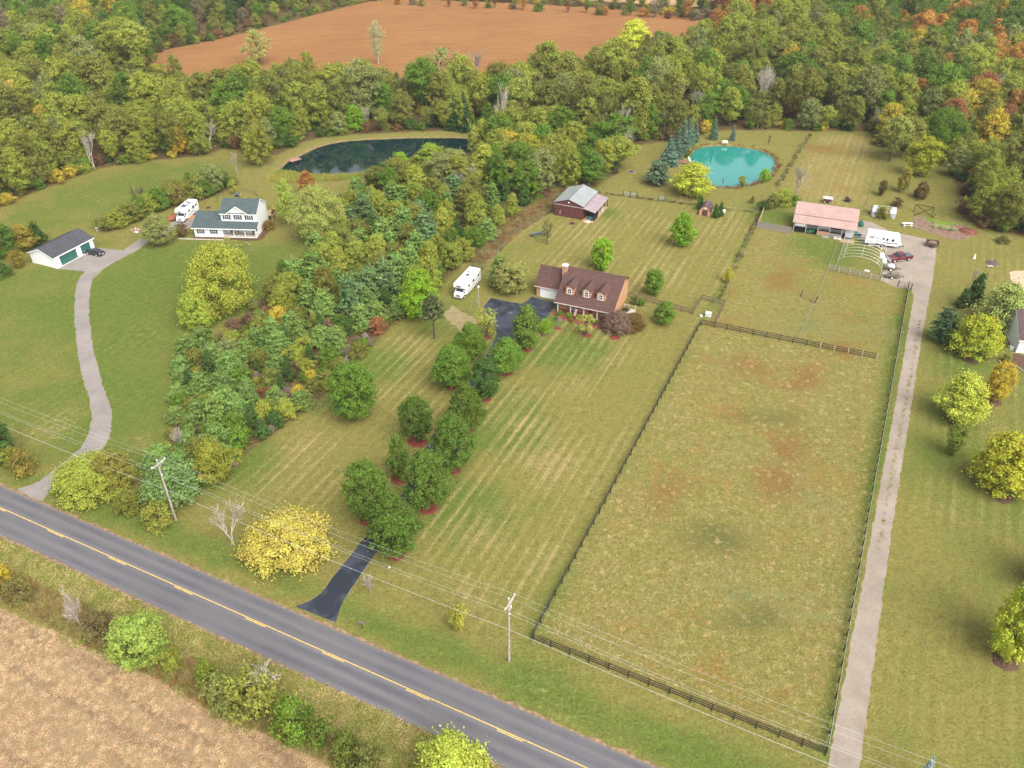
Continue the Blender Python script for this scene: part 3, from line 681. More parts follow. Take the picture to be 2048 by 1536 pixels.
LIP = {'mound': .21, 'shrub': .15, 'maple': .10, 'grand': .08, 'hemlock': .14, 'cedar': .05}     # the near lip of a low crown hides its foot
def plant_px(name, kind, bx, by, ty, wpx, col, label, cat='tree', group=None, **kw):
    by = by - LIP.get(kind, 0) * wpx
    g = G(bx, by); H = HGT(bx, by, ty)
    return plant(name, kind, g.x, g.y, H, wpx * MPP(bx, by), col, label, cat, group, **kw)

# masses nobody could count: one object each, instances on points
def mass(name, label, protos, pts, rot, scl, tint, cat=None, sclz=None):
    coll = bpy.data.collections.new(name + "_source")
    for i, me in enumerate(protos):
        o = bpy.data.objects.new("%s_source_%02d" % (name, i), me); coll.objects.link(o)
    me = bpy.data.meshes.new(name); me.vertices.add(len(pts))
    me.vertices.foreach_set("co", np.asarray(pts, np.float32).ravel())
    pk = np.array([RNG.randrange(len(protos)) for _ in pts], np.int32)
    a = me.attributes.new("pick", 'INT', 'POINT'); a.data.foreach_set("value", pk)
    a = me.attributes.new("turn", 'FLOAT_VECTOR', 'POINT'); a.data.foreach_set("vector", np.asarray(rot, np.float32).ravel())
    a = me.attributes.new("size", 'FLOAT_VECTOR', 'POINT'); a.data.foreach_set("vector", np.asarray(scl, np.float32).ravel())
    a = me.attributes.new("tint", 'FLOAT_COLOR', 'POINT'); a.data.foreach_set("color", np.asarray(tint, np.float32).ravel())
    o = link(name, me, kind="stuff", label=label, cat=cat)
    ng = bpy.data.node_groups.new(name, 'GeometryNodeTree')
    ng.interface.new_socket("Geometry", in_out='INPUT', socket_type='NodeSocketGeometry'); ng.interface.new_socket("Geometry", in_out='OUTPUT', socket_type='NodeSocketGeometry')
    gi, go = ng.nodes.new("NodeGroupInput"), ng.nodes.new("NodeGroupOutput")
    ip = ng.nodes.new("GeometryNodeInstanceOnPoints"); ci = ng.nodes.new("GeometryNodeCollectionInfo")
    ci.inputs["Collection"].default_value = coll; ci.inputs["Separate Children"].default_value = True; ci.inputs["Reset Children"].default_value = True
    def attr(n, typ):
        q = ng.nodes.new("GeometryNodeInputNamedAttribute"); q.data_type = typ; q.inputs["Name"].default_value = n
        return [s for s in q.outputs if s.enabled and s.name == "Attribute"][0]
    l = ng.links.new
    mp = ng.nodes.new("GeometryNodeMeshToPoints"); l(gi.outputs[0], mp.inputs["Mesh"])
    l(mp.outputs[0], ip.inputs["Points"]); l(ci.outputs[0], ip.inputs["Instance"]); ip.inputs["Pick Instance"].default_value = True
    l(attr("pick", 'INT'), ip.inputs["Instance Index"]); l(attr("turn", 'FLOAT_VECTOR'), ip.inputs["Rotation"]); l(attr("size", 'FLOAT_VECTOR'), ip.inputs["Scale"])
    l(ip.outputs[0], go.inputs[0])
    md = o.modifiers.new("plants", 'NODES'); md.node_group = ng
    return o
def as_mass(kind):
    """crown and trunk of each prototype in one mesh, leaves tinted per instance"""
    out = []
    for cr, tr in PROTO[kind][2]:
        if cr is None: me = tr.copy(); me.materials.clear(); me.materials.append(BARK_I)
        else: me = cr.copy(); me.materials.clear(); me.materials.append(LEAF_I)
        out.append(me)
    return out
def tuft_mesh(seed, n, h, spread, w, lean=.35):
    rng = np.random.default_rng(seed); a = rng.random(n) * 6.28; r = spread * rng.random(n) ** .5
    P0 = np.stack([np.cos(a) * r, np.sin(a) * r, np.zeros(n)], 1); hh = h * rng.uniform(.55, 1.1, n)
    d = np.stack([rng.normal(0, lean, n), rng.normal(0, lean, n), np.ones(n)], 1); d = unit(d)
    P = P0 + d * hh[:, None] * .5; Nn = unit(np.cross(d, rng.normal(size=(n, 3))))
    me = leaf_mesh("tuft", P, Nn, hh * .0 + w, rng.random(n), rng, LEAF_I, 1.0, d)
    co = np.empty(4 * n * 3, np.float32); me.vertices.foreach_get("co", co); co = co.reshape(n, 4, 3)
    co[:, 0] = P0; co[:, 2] = P0 + d * hh[:, None]
    me.vertices.foreach_set("co", co.ravel()); me.update(); return me
def scatter_in(P, n, seed, excl=(), margin=0.0, lim=400):
    rng = np.random.default_rng(seed); lo, hi = P.min(0), P.max(0); out = []
    while len(out) < n and lim > 0:
        lim -= 1
        q = rng.uniform(lo, hi, (n * 2, 2)); ok = sdf(q[:, 0], q[:, 1], P) < -margin
        for E in excl: ok &= sdf(q[:, 0], q[:, 1], E) > 0
        ok &= (q[:, 1] > 40)
        out.extend(q[ok].tolist())
    return np.array(out[:n])
def spaced(P, gap, seed, excl=(), tries=14000, gapf=None):
    rng = np.random.default_rng(seed); cand = scatter_in(P, tries, seed, excl); keep = []; grid = {}
    for x, y in cand:
        g = gapf(x, y) if gapf else gap
        cx, cy = int(x // gap), int(y // gap); bad = False
        for i in range(cx - 2, cx + 3):
            for j in range(cy - 2, cy + 3):
                for (a, b) in grid.get((i, j), ()):
                    if (a - x) ** 2 + (b - y) ** 2 < g * g: bad = True; break
                if bad: break
            if bad: break
        if not bad: grid.setdefault((cx, cy), []).append((x, y)); keep.append((x, y))
    return keep
def tint_rows(pal, n, seed, vary=.15, turned=.05):
    r = random.Random(seed); out = []
    for _ in range(n):
        c = r.choice(pal); k = r.uniform(1 - vary, 1 + vary); out.append((c[0] * k, c[1] * k * r.uniform(.95, 1.05), c[2] * k, turned))
    return out
def seen(x, y, h=12, m=60):
    a, b = PX((x, y, 0)), PX((x, y, h)); return -m < a[0] < 2048 + m and a[1] > -8 - m * .3 - 0 and b[1] < 1536 + m and (b[1] > -60 or a[1] > 0)
# words for the place of a plant among its look-alikes
ORD = ['', 'second ', 'third ', 'fourth ', 'fifth ', 'sixth ', 'seventh ', 'eighth ', 'ninth ', 'tenth ', 'eleventh ', 'twelfth ']
def settle(todo):
    """todo: [(obj, look, place)] -> labels; look-alikes in one place are told apart by their order from the left edge"""
    by = {}
    for o, look, place in todo: by.setdefault((look, place), []).append(o)
    for (look, place), L_ in by.items():
        if len(L_) == 1: L_[0]["label"] = "%s %s" % (look, place); continue
        L_.sort(key=lambda o: PX(o.location)[0])
        for i, o in enumerate(L_):
            o["label"] = "%s %s, %s" % (look, place, "leftmost" if i == 0 else ("rightmost" if i == len(L_) - 1 else ORD[min(i, 11)] + "from left"))

# ------------------------------------------------------------------ building materials
WHITE = M("white_siding", (.78, .79, .80), rough=.6, amt=.04)
WTRIM = M("white_trim", (.82, .82, .82), rough=.5, amt=.02)
TAN = M("tan_siding", (.50, .27, .15), rough=.7, amt=.08, scale=1.2)
BRICK = M("chimney_brick", (.46, .25, .16), rough=.85, amt=.3, scale=7)
MAROON = M("maroon_metal", (.125, .045, .045), rough=.55, amt=.12, scale=1.0)
MAROON_D = M("maroon_trim", (.10, .035, .035), rough=.55, amt=.1)
GLASS = M("window_glass", (.035, .045, .065), rough=.08, spec=.6, amt=.2)
GREEND = M("green_door", (.035, .125, .105), rough=.5, amt=.12, scale=.8)
SHUT = M("dark_shutter", (.045, .06, .06), rough=.6, amt=.15)
PINKM = M("pink_metal_roof", (.40, .265, .235), rough=.5, amt=.09, scale=.5)
GREYM = M("grey_metal_roof", (.27, .29, .283), rough=.5, amt=.08, scale=.4)
MAUVE = M("mauve_metal_roof", (.31, .245, .26), rough=.5, amt=.1, scale=.6)
DWOOD = M("black_fence_wood", (.040, .030, .027), rough=.8, amt=.35, scale=4)
GWOOD = M("weathered_wood", (.27, .235, .205), rough=.85, amt=.25, scale=5)
PWOOD = M("pale_post_wood", (.46, .42, .36), rough=.85, amt=.2, scale=5)
TWOOD = M("tan_wood", (.42, .30, .18), rough=.8, amt=.25, scale=4)
CONC = M("concrete", (.50, .46, .41), rough=.85, amt=.15, scale=2)
BLACKR = M("black_rubber", (.022, .022, .024), rough=.8, amt=.2)
STEEL = M("galvanised_steel", (.52, .53, .54), rough=.4, metal=.35, amt=.12)
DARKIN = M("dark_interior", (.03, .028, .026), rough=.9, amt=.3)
REDB = M("dark_red_stain", (.20, .05, .035), rough=.7, amt=.25)
def shingle_mat(name, c1, c2, dark):
    m, t, o = nodes(name)
    tc = N(t, "ShaderNodeTexCoord").outputs["Object"]
    br = N(t, "ShaderNodeTexBrick"); br.inputs["Scale"].default_value = 1.0; br.inputs["Brick Width"].default_value = .33; br.inputs["Row Height"].default_value = .14
    br.inputs["Mortar Size"].default_value = .012; br.inputs["Color1"].default_value = (*c1, 1); br.inputs["Color2"].default_value = (*c2, 1); br.inputs["Mortar"].default_value = (*dark, 1)
    L(t, tc, br.inputs["Vector"])
    n2, n3 = noise(t, tc, 2.6, 4, .7), noise(t, tc, .35, 3)
    col = mixc(t, mth(t, 'MULTIPLY', ramp(t, n2, .45, .65), .55), br.outputs["Color"], c2)
    g = mth(t, 'ADD', .62, mth(t, 'ADD', mth(t, 'MULTIPLY', n2, .5), mth(t, 'MULTIPLY', n3, .3))); cc = N(t, "ShaderNodeCombineColor"); [L(t, g, cc.inputs[i]) for i in range(3)]
    b = N(t, "ShaderNodeBsdfPrincipled"); b.inputs["Roughness"].default_value = .9; b.inputs["Specular IOR Level"].default_value = .15
    L(t, mixc(t, 1.0, col, cc.outputs[0], 'MULTIPLY'), b.inputs["Base Color"])
    bn = N(t, "ShaderNodeBump"); bn.inputs["Strength"].default_value = .5; bn.inputs["Distance"].default_value = .02
    L(t, br.outputs["Fac"], bn.inputs["Height"]); L(t, bn.outputs[0], b.inputs["Normal"]); L(t, b.outputs[0], o.inputs[0]); return m
SH_BROWN = shingle_mat("brown_shingles", (.085, .046, .042), (.130, .072, .062), (.045, .027, .025))
SH_CHAR = shingle_mat("charcoal_shingles", (.060, .061, .070), (.088, .088, .098), (.035, .035, .04))
SH_TEAL = shingle_mat("slate_green_shingles", (.062, .085, .088), (.088, .115, .118), (.04, .055, .057))
SH_DK = shingle_mat("shed_shingles", (.085, .055, .060), (.125, .085, .085), (.05, .03, .035))

def window(parent, x, y, z, w, h, name="window", shut=False, mat=WTRIM, grid=(1, 2), arch=False, T=None):
    """window in a wall facing -y at local y; frame proud of the wall, glass set back, sash bars across"""
    f = MB(); e = .09
    f.box(x - w/2 - e, x + w/2 + e, y - .05, y + .02, z - e, z); f.box(x - w/2 - e, x + w/2 + e, y - .05, y + .02, z + h, z + h + e)
    f.box(x - w/2 - e, x - w/2, y - .05, y + .02, z, z + h); f.box(x + w/2, x + w/2 + e, y - .05, y + .02, z, z + h)
    for i in range(1, grid[0]): cx = x - w/2 + w * i / grid[0]; f.box(cx - .025, cx + .025, y - .045, y + .02, z, z + h)
    for i in range(1, grid[1]): cz = z + h * i / grid[1]; f.box(x - w/2, x + w/2, y - .042, y + .02, cz - .03, cz + .03)
    if arch:
        k = 10; R_ = w / 2
        o = [(x + (R_ + e) * math.cos(math.pi * i / k), z + h + e + (R_ + e) * .9 * math.sin(math.pi * i / k)) for i in range(k + 1)]
        f.prism(o, 'y', y - .03, y + .02)
    fr = f.build(name, mat, parent)
    MB().box(x - w/2, x + w/2, y - .02, y + .01, z, z + h).build("pane", GLASS, fr)
    if arch:
        o = [(x + R_ * .85 * math.cos(math.pi * i / k), z + h + e + .04 + R_ * .75 * math.sin(math.pi * i / k)) for i in range(k + 1)]
        MB().prism(o, 'y', y - .045, y - .031).build("pane", GLASS, fr)
    if shut:
        for s in (-1, 1):
            b = MB(); sx = x + s * (w / 2 + .29)
            b.box(sx - .19, sx + .19, y - .045, y + .01, z - .06, z + h + .06)
            for i in range(5): b.box(sx - .15, sx + .15, y - .06, y - .046, z + .02 + i * h / 5, z + .02 + i * h / 5 + h * .12)
            b.build("shutter", SHUT, parent)
    return fr
def wall_gable(w, y0, y1, ze, zp, yp, mb, x0, x1, mi=0):
    """closed gabled body extruded along x: outline in (y,z)"""
    mb.prism([(y0, 0), (y1, 0), (y1, ze), (yp, zp), (y0, ze)], 'x', x0, x1, mi)
def roof_pair(mb, x0, x1, y0, y1, ze, zp, yp, ov=.35, th=.14):
    sf, sb = (zp - ze) / (yp - y0), (zp - ze) / (y1 - yp); l = .10
    mb.slab((x0 - ov, y0 - ov, ze - sf * ov + l), (x1 + ov, y0 - ov, ze - sf * ov + l), (x1 + ov, yp, zp + l), (x0 - ov, yp, zp + l), th)
    mb.slab((x1 + ov, y1 + ov, ze - sb * ov + l), (x0 - ov, y1 + ov, ze - sb * ov + l), (x0 - ov, yp, zp + l), (x1 + ov, yp, zp + l), th)
def fascia(mb, x0, x1, y0, y1, ze, zp, yp, ov=.35):
    """white edge boards under the roof edges"""
    sf, sb = (zp - ze) / (yp - y0), (zp - ze) / (y1 - yp)
    mb.box(x0 - ov, x1 + ov, y0 - ov - .03, y0 - ov + .03, ze - sf * ov - .20, ze - sf * ov + .02)
    mb.box(x0 - ov, x1 + ov, y1 + ov - .03, y1 + ov + .03, ze - sb * ov - .20, ze - sb * ov + .02)
    for x in (x0 - ov - .03, x1 + ov - .03):
        for (ya, za, yb, zb) in ((y0 - ov, ze - sf * ov, yp, zp), (yp, zp, y1 + ov, ze - sb * ov)):
            mb.prism([(ya, za - .20), (yb, zb - .20), (yb, zb + .02), (ya, za + .02)], 'x', x, x + .06)

# ---- white garage with two green doors
o = G(113, 537); gar = thing("garage", "long white garage with charcoal roof and two green doors", "garage", o, math.radians(66.5))
Lg, Dg = 11.1, 7.2
b = MB(); wall_gable(0, 0, Dg, 2.7, 4.15, Dg / 2, b, 0, Lg); b.build("wall", WHITE, gar)
b = MB(); roof_pair(b, 0, Lg, 0, Dg, 2.7, 4.15, Dg / 2, .32); b.build("roof", SH_CHAR, gar)
b = MB(); fascia(b, 0, Lg, 0, Dg, 2.7, 4.15, Dg / 2, .32); b.build("fascia", WTRIM, gar)
for x0, w in ((1.5, 4.6), (7.4, 2.6)):
    b = MB()
    b.box(x0 - .1, x0, -.05, .01, 0, 2.25); b.box(x0 + w, x0 + w + .1, -.05, .01, 0, 2.25); b.box(x0, x0 + w, -.05, .01, 2.15, 2.25)
    d = b.build("garage_door", WTRIM, gar)
    for i in range(4): MB().bbox(x0, x0 + w, -.03, .008, .02 + i * .532, .02 + i * .532 + .515, .01).build("panel", GREEND, d)
MB().box(6.72, 6.88, -.14, .0, 2.2, 2.42).build("lamp", M("rusty_lamp", (.30, .09, .06)), gar)
MB().box(0, Lg + .25, -.5, -.002, 0, .025).build("apron", CONC, gar)

# ---- white two-storey house
o = G(391, 473); hou = thing("house", "white two storey house with slate green roofs and a front porch", "house", o, math.radians(-3.5))
b = MB(); b.prism([(0, 0), (7.4, 0), (7.4, 2.5), (5.0, 4.35), (0, 2.45)], 'x', 0, 6.9)
b.prism([(2.0, 0), (9.6, 0), (9.6, 5.3), (5.8, 7.45), (2.0, 5.3)], 'x', 6.35, 14.9)
b.box(6.9, 14.9, 0.02, 2.0, 0, .28); b.build("wall", WHITE, hou)
b = MB(); roof_pair(b, 6.35, 14.9, 2.0, 9.6, 5.3, 7.45, 5.8, .22)
pk = 7.12; gl, gr, gp = 7.75, 13.1, 10.42                       # front cross gable
b.slab((gl - .35, 1.62, 5.05), (gp, 1.62, pk + .12), (gp, 5.4, pk + .12), (gl - .35, 2.1, 5.05), .12)
b.slab((gp, 1.62, pk + .12), (gr + .35, 1.62, 5.05), (gr + .35, 2.1, 5.05), (gp, 5.4, pk + .12), .12)
b.slab((-.45, -.45, 2.42), (15.2, -.45, 2.42), (15.2, 2.0, 3.28), (-.45, 2.0, 3.28), .13)
b.slab((-.45, 2.0, 3.28), (6.34, 2.0, 3.28), (6.34, 5.0, 4.45), (-.45, 5.0, 4.45), .13)
b.slab((6.34, 7.8, 2.5), (-.45, 7.8, 2.5), (-.45, 5.0, 4.45), (6.34, 5.0, 4.45), .13)
b.build("roof", SH_TEAL, hou)
b = MB(); fascia(b, 6.35, 14.9, 2.0, 9.6, 5.3, 7.45, 5.8, .22)
b.box(-.45, 15.2, -.50, -.42, 2.18, 2.40)
for (xa, za, xb, zb) in ((gl - .38, 5.0, gp, pk + .10), (gp, pk + .10, gr + .38, 5.0)): b.prism([(xa, za - .24), (xb, zb - .24), (xb, zb), (xa, za)], 'y', 1.56, 1.63)
b.build("fascia", WTRIM, hou)
b = MB(); b.prism([(gl, 5.1), (gr, 5.1), (gp, pk)], 'y', 1.95, 4.8); b.build("gable", WHITE, hou)
for x in (7.75, 10.42, 13.1): window(hou, x, 2.0, 3.75, .95, 1.35, shut=True, grid=(2, 2))
for x in (1.55, 4.75): window(hou, x, 0, .85, .8, 1.25, shut=True, grid=(2, 2))
for x in (11.1, 13.6): window(hou, x, 2.0, .95, .95, 1.15, shut=True, grid=(2, 2))
d = MB().box(8.0, 8.95, 1.93, 2.0, .29, 2.3).build("door", GREEND, hou); MB().box(8.12, 8.18, 1.88, 1.93, 1.2, 1.3).build("handle", STEEL, d)
for x in (9.5, 12.2, 14.8):
    c = MB().bbox(x - .09, x + .09, .03, .21, .30, 2.32, .02).build("porch_column", WTRIM, hou)
    MB().bbox(x - .13, x + .13, -.01, .25, .28, .42, .02).build("plinth", WTRIM, c)
MB().box(6.92, 14.92, -.02, 1.98, .282, .31).build("porch_floor", CONC, hou)
b = MB(); b.box(7.1, 8.1, -.55, -.02, 0, .16); b.box(7.1, 8.1, -.28, -.02, .16, .28); b.build("step", TWOOD, hou)
# deck at the back corner
b = MB(); b.box(12.4, 15.9, 9.65, 12.6, 1.45, 1.6)
for x in (12.5, 15.8):
    for y in (9.8, 12.5): b.box(x - .07, x + .07, y - .07, y + .07, 0, 1.45)
dk = b.build("deck", TWOOD, hou)
for q in range(14): MB().box(15.78, 15.86, 9.7 + q * .2, 9.86 + q * .2, 1.6, 2.5).build("railing", REDB, dk)
sheet("flower_bed", jitter([tuple((Matrix.Rotation(math.radians(-3.5), 3, 'Z') @ Vector((x, y, 0)) + o)[:2]) for x, y in [(-.3, -.05), (-.3, -1.2), (6.8, -1.25), (7.0, -.1), (8.3, -.1), (8.5, -1.2), (12, -1.6), (15, -1.4), (16.4, -.4), (16.6, 2), (17, 5), (15.1, 5), (15.05, -.1)]], .6, .12, 90), .014, MULCH_B)
b = MB(); b.box(-3.6, 7.4, -1.62, -1.28, 0, .06); e_ = b.build("kerb_edging", CONC, loc=(o.x, o.y, 0), rz=math.radians(-3.5), kind="structure")
porch_stuff = [("rocking_chair", 9.0, 1.0, "pale wooden chair on the white house's porch by the door"), ("rocking_chair", 10.2, .9, "pale wooden chair on the porch's middle"), ("rocking_chair", 13.9, .9, "dark chair at the porch's gable end")]
def chair(x, y, label, mat, parent_o=o, rz=math.radians(-3.5), z=.31):
    p = parent_o + Matrix.Rotation(rz, 3, 'Z') @ Vector((x, y, 0)); t = thing("porch_chair", label, "chair", (p.x, p.y, z), rz, "chairs on the white house's porch")
    MB().box(-.28, .28, -.28, .25, .38, .44).build("seat", mat, t)
    b = MB()
    for i in range(5): b.box(-.26 + i * .11, -.18 + i * .11, .22, .27, .46, 1.1)
    b.box(-.28, .28, .215, .275, 1.05, 1.14); b.build("backrest", mat, t)
    for sx in (-.25, .25):
        for sy in (-.25, .23): MB().box(sx - .03, sx + .03, sy - .03, sy + .03, 0, .38).build("leg", mat, t)
for (n_, x, y, lb), mt in zip(porch_stuff, (TWOOD, TWOOD, SHUT)): chair(x, y, lb, mt)
pk_ = M("pumpkin", (.60, .22, .06), amt=.2)
for x, lb in ((12.0, "orange pumpkin on the white house's porch, larger"), (12.6, "orange pumpkin on the white house's porch, smaller")):
    p = o + Matrix.Rotation(math.radians(-3.5), 3, 'Z') @ Vector((x, .45, 0)); k = .26 if x < 12.3 else .19
    t = thing("pumpkin", lb, "pumpkin", (p.x, p.y, .31), 0, "pumpkins on the porch")
    b = MB(); pr = [(.25 * k, 0), (.8 * k, .2 * k), (k, .7 * k), (.85 * k, 1.2 * k), (.3 * k, 1.45 * k)]; b.lathe(pr, 10); b.build("fruit", pk_, t); MB().tube([(0, 0, 1.4 * k), (.04, 0, 1.9 * k)], .03, 5).build("stem", TWOOD, t)

# ---- brown shingled house with three dormers
o = G(1108, 603.5, 2.6); o.z = 0
bro = thing("house", "tan house with brown shingle roof, three dormers and a white garage door", "house", o, math.radians(-22.5))
X1, YR, ZR, YB, ZB = 12.0, 7.7, 7.0, 12.1, 4.6
b = MB(); b.prism([(2.0, 0), (YB, 0), (YB, ZB), (YR, ZR - .12), (2.0, 3.35)], 'x', .5, X1)
b.prism([(5.35, 0), (11.8, 0), (11.8, 2.5), (8.4, 5.55), (5.35, 2.55)], 'x', -5.8, .48)
b.build("wall", TAN, bro)
b = MB()
b.slab((-.05, 0, 2.6), (X1 + .35, 0, 2.6), (X1 + .45, YR, ZR), (-.05, YR, ZR), .16)
b.slab((X1 + .45, YB + .4, ZB - .15), (-.05, YB + .4, ZB - .15), (-.05, YR, ZR), (X1 + .45, YR, ZR), .16)
b.slab((-6.15, 4.95, 2.55), (-.06, 4.95, 2.55), (-.06, 8.5, 5.85), (-6.15, 8.5, 5.85), .15)
b.slab((-.06, 12.2, 2.4), (-6.15, 12.2, 2.4), (-6.15, 8.5, 5.85), (-.06, 8.5, 5.85), .15)
b.build("roof", SH_BROWN, bro)
b = MB(); b.box(-.05, X1 + .35, -.06, .0, 2.40, 2.58); b.box(-6.15, -.06, 4.89, 4.95, 2.34, 2.53); b.build("gutter", M("gutter", (.60, .48, .42), amt=.08), bro)
b = MB(); b.box(-4.95, -.55, 5.28, 5.345, 0, .1)
b.box(-5.0, -4.88, 5.28, 5.345, .1, 2.3); b.box(-.6, -.5, 5.28, 5.345, .1, 2.3); b.box(-4.88, -.6, 5.28, 5.345, 2.2, 2.3)
gd = b.build("garage_door", WTRIM, bro)
for i in range(4): MB().bbox(-4.86, -.62, 5.30, 5.345, .11 + i * .52, .62 + i * .52, .012).build("panel", WTRIM, gd)
ch = MB().box(-.62, .36, 6.3, 7.2, 2.5, 7.55).build("chimney", BRICK, bro)
MB().box(-.72, .46, 6.2, 7.3, 7.55, 7.7).build("cap", WTRIM, ch); MB().cyl((-.13, 6.75, 7.7), .2, .35, k=10).build("flue", STEEL, ch)
sl = (ZR - 2.6) / YR
for i, x in enumerate((2.55, 6.1, 9.1)):
    y0 = 2.05; zb = 2.6 + sl * y0; ze = zb + 1.62; w = .86; yd = (ze - 2.6) / sl
    dm = MB(); dm.prism([(x - w, zb - .25), (x + w, zb - .25), (x + w, ze), (x, ze + .55), (x - w, ze)], 'y', y0, yd + .4); d = dm.build("dormer", TAN, bro)
    r = MB(); yp = (ze + .75 - 2.6) / sl
    r.slab((x - w - .25, y0 - .25, ze - .10), (x, y0 - .25, ze + .72), (x, yp, ze + .72), (x - w - .25, yd - .1, ze - .10), .09)
    r.slab((x, y0 - .25, ze + .72), (x + w + .25, y0 - .25, ze - .10), (x + w + .25, yd - .1, ze - .10), (x, yp, ze + .72), .09)
    r.build("dormer_roof", SH_BROWN, d)
    f = MB(); ww = .34; z = zb + .22; hh = 1.0
    f.box(x - ww - .13, x + ww + .13, y0 - .05, y0 + .01, z - .13, z); f.box(x - ww - .13, x + ww + .13, y0 - .05, y0 + .01, z + hh, z + hh + .12)
    for s in (-1, 1): f.box(x + s * (ww + .065) - .065, x + s * (ww + .065) + .065, y0 - .05, y0 + .01, z, z + hh)
    f.box(x - ww, x + ww, y0 - .04, y0 + .01, z + hh * .47, z + hh * .53); f.box(x - .022, x + .022, y0 - .035, y0 + .01, z, z + hh)
    if i == 1: f.prism([(x + (ww + .13) * math.cos(math.pi * k / 10), z + hh + .12 + (ww + .1) * math.sin(math.pi * k / 10)) for k in range(11)], 'y', y0 - .04, y0 + .01)
    f.build("window_frame", WTRIM, d)
    g_ = MB().box(x - ww, x + ww, y0 - .02, y0 + .005, z, z + hh)
    if i == 1: g_.prism([(x + ww * .85 * math.cos(math.pi * k / 10), z + hh + .16 + ww * .75 * math.sin(math.pi * k / 10)) for k in range(11)], 'y', y0 - .05, y0 - .041)
    g_.build("pane", GLASS, d)
for x in (.7, 3.4, 6.2, 9.0, 11.7): MB().bbox(x - .09, x + .09, .45, .63, .2, 2.72, .02).build("porch_post", WTRIM, bro)
MB().box(.5, X1, .2, 1.99, 0, .2).build("porch_floor", M("porch_brown", (.20, .10, .075), amt=.2), bro)
b = MB()
for x0, x1 in ((.8, 3.3), (3.5, 6.1), (7.9, 8.9), (9.1, 11.6)):
    b.box(x0, x1, .50, .57, 1.05, 1.12); b.box(x0, x1, .50, .57, .35, .42)
    for k in range(int((x1 - x0) / .16)): b.box(x0 + .06 + k * .16, x0 + .10 + k * .16, .515, .555, .42, 1.05)
rl = b.build("porch_railing", REDB, bro); rl["kind"] = "stuff"
d = MB().box(6.7, 7.6, 1.93, 1.995, .2, 2.25).build("door", REDB, bro); MB().box(7.45, 7.5, 1.87, 1.93, 1.1, 1.2).build("handle", STEEL, d)
for x in (2.2, 4.6, 10.2): window(bro, x, 2.0, .9, .9, 1.3)
b = MB(); b.box(X1 + .9, X1 + 3.4, 2.6, 6.4, .55, .7)
for x in (X1 + 1.0, X1 + 3.3):
    for y in (2.7, 6.3): b.box(x - .07, x + .07, y - .07, y + .07, 0, 1.7)
for y in (2.66, 6.34): b.box(X1 + .9, X1 + 3.4, y - .03, y + .03, 1.5, 1.6)
b.build("side_deck", PWOOD, bro)
Rb = Matrix.Rotation(math.radians(-22.5), 3, 'Z')
def bl(x, y): p = o + Rb @ Vector((x, y, 0)); return (p.x, p.y)
sheet("flower_bed", jitter([bl(*p) for p in [(-.4, 2.2), (-.2, -.6), (2, -1.7), (5, -2.0), (9, -2.6), (12.4, -2.2), (13.2, 0), (12.3, 1.5), (12.2, .15), (.5, .15)]], .6, .15, 91), .010, M("red_mulch_bed", (.21, .06, .04), amt=.45, scale=2))
pr_ = random.Random(4)
for i, (x, y, h, c, lb) in enumerate([(1.4, -.4, 1.1, GREEN, "green foundation bush beside the blacktop end of the porch"), (3.6, -.6, 1.2, BRIGHT, "bright foundation bush before the porch, second from blacktop"), (5.4, -.5, 1.1, YGREEN, "yellow green foundation bush beside the flag"), (6.9, -.6, 1.15, (.40, .40, .05), "yellowish round foundation bush at the porch middle"), (8.8, -.8, 1.2, GREEN, "green foundation bush between porch middle and corner"), (10.6, -.9, 1.1, DARK, "dark foundation bush near the house corner"), (12.6, .9, 1.9, BRIGHT, "bushy bright green plant at the gable corner"), (1.6, -2.3, .9, (.22, .24, .08), "low grey green shrub at the bed's blacktop end"), (8.2, -2.3, .7, (.16, .07, .06), "low dark red shrub in the mulch bed"), (4.4, -2.0, .7, (.2, .2, .07), "low olive shrub at the front of the mulch bed"), (13.6, 5.2, 1.6, (.13, .10, .05), "brown shrub beside the tan gable wall"), (14.2, 9.6, 1.8, (.16, .2, .06), "olive shrub behind the tan gable wall"), (15.6, 9.8, 1.5, GREEN, "green shrub at the rail fence by the gable")]):
    p = bl(x, y); plant('foundation_shrub', 'shrub', p[0], p[1], h, h * 1.25, c, lb, 'shrub', 'shrubs round the brown roofed house', turned=0)
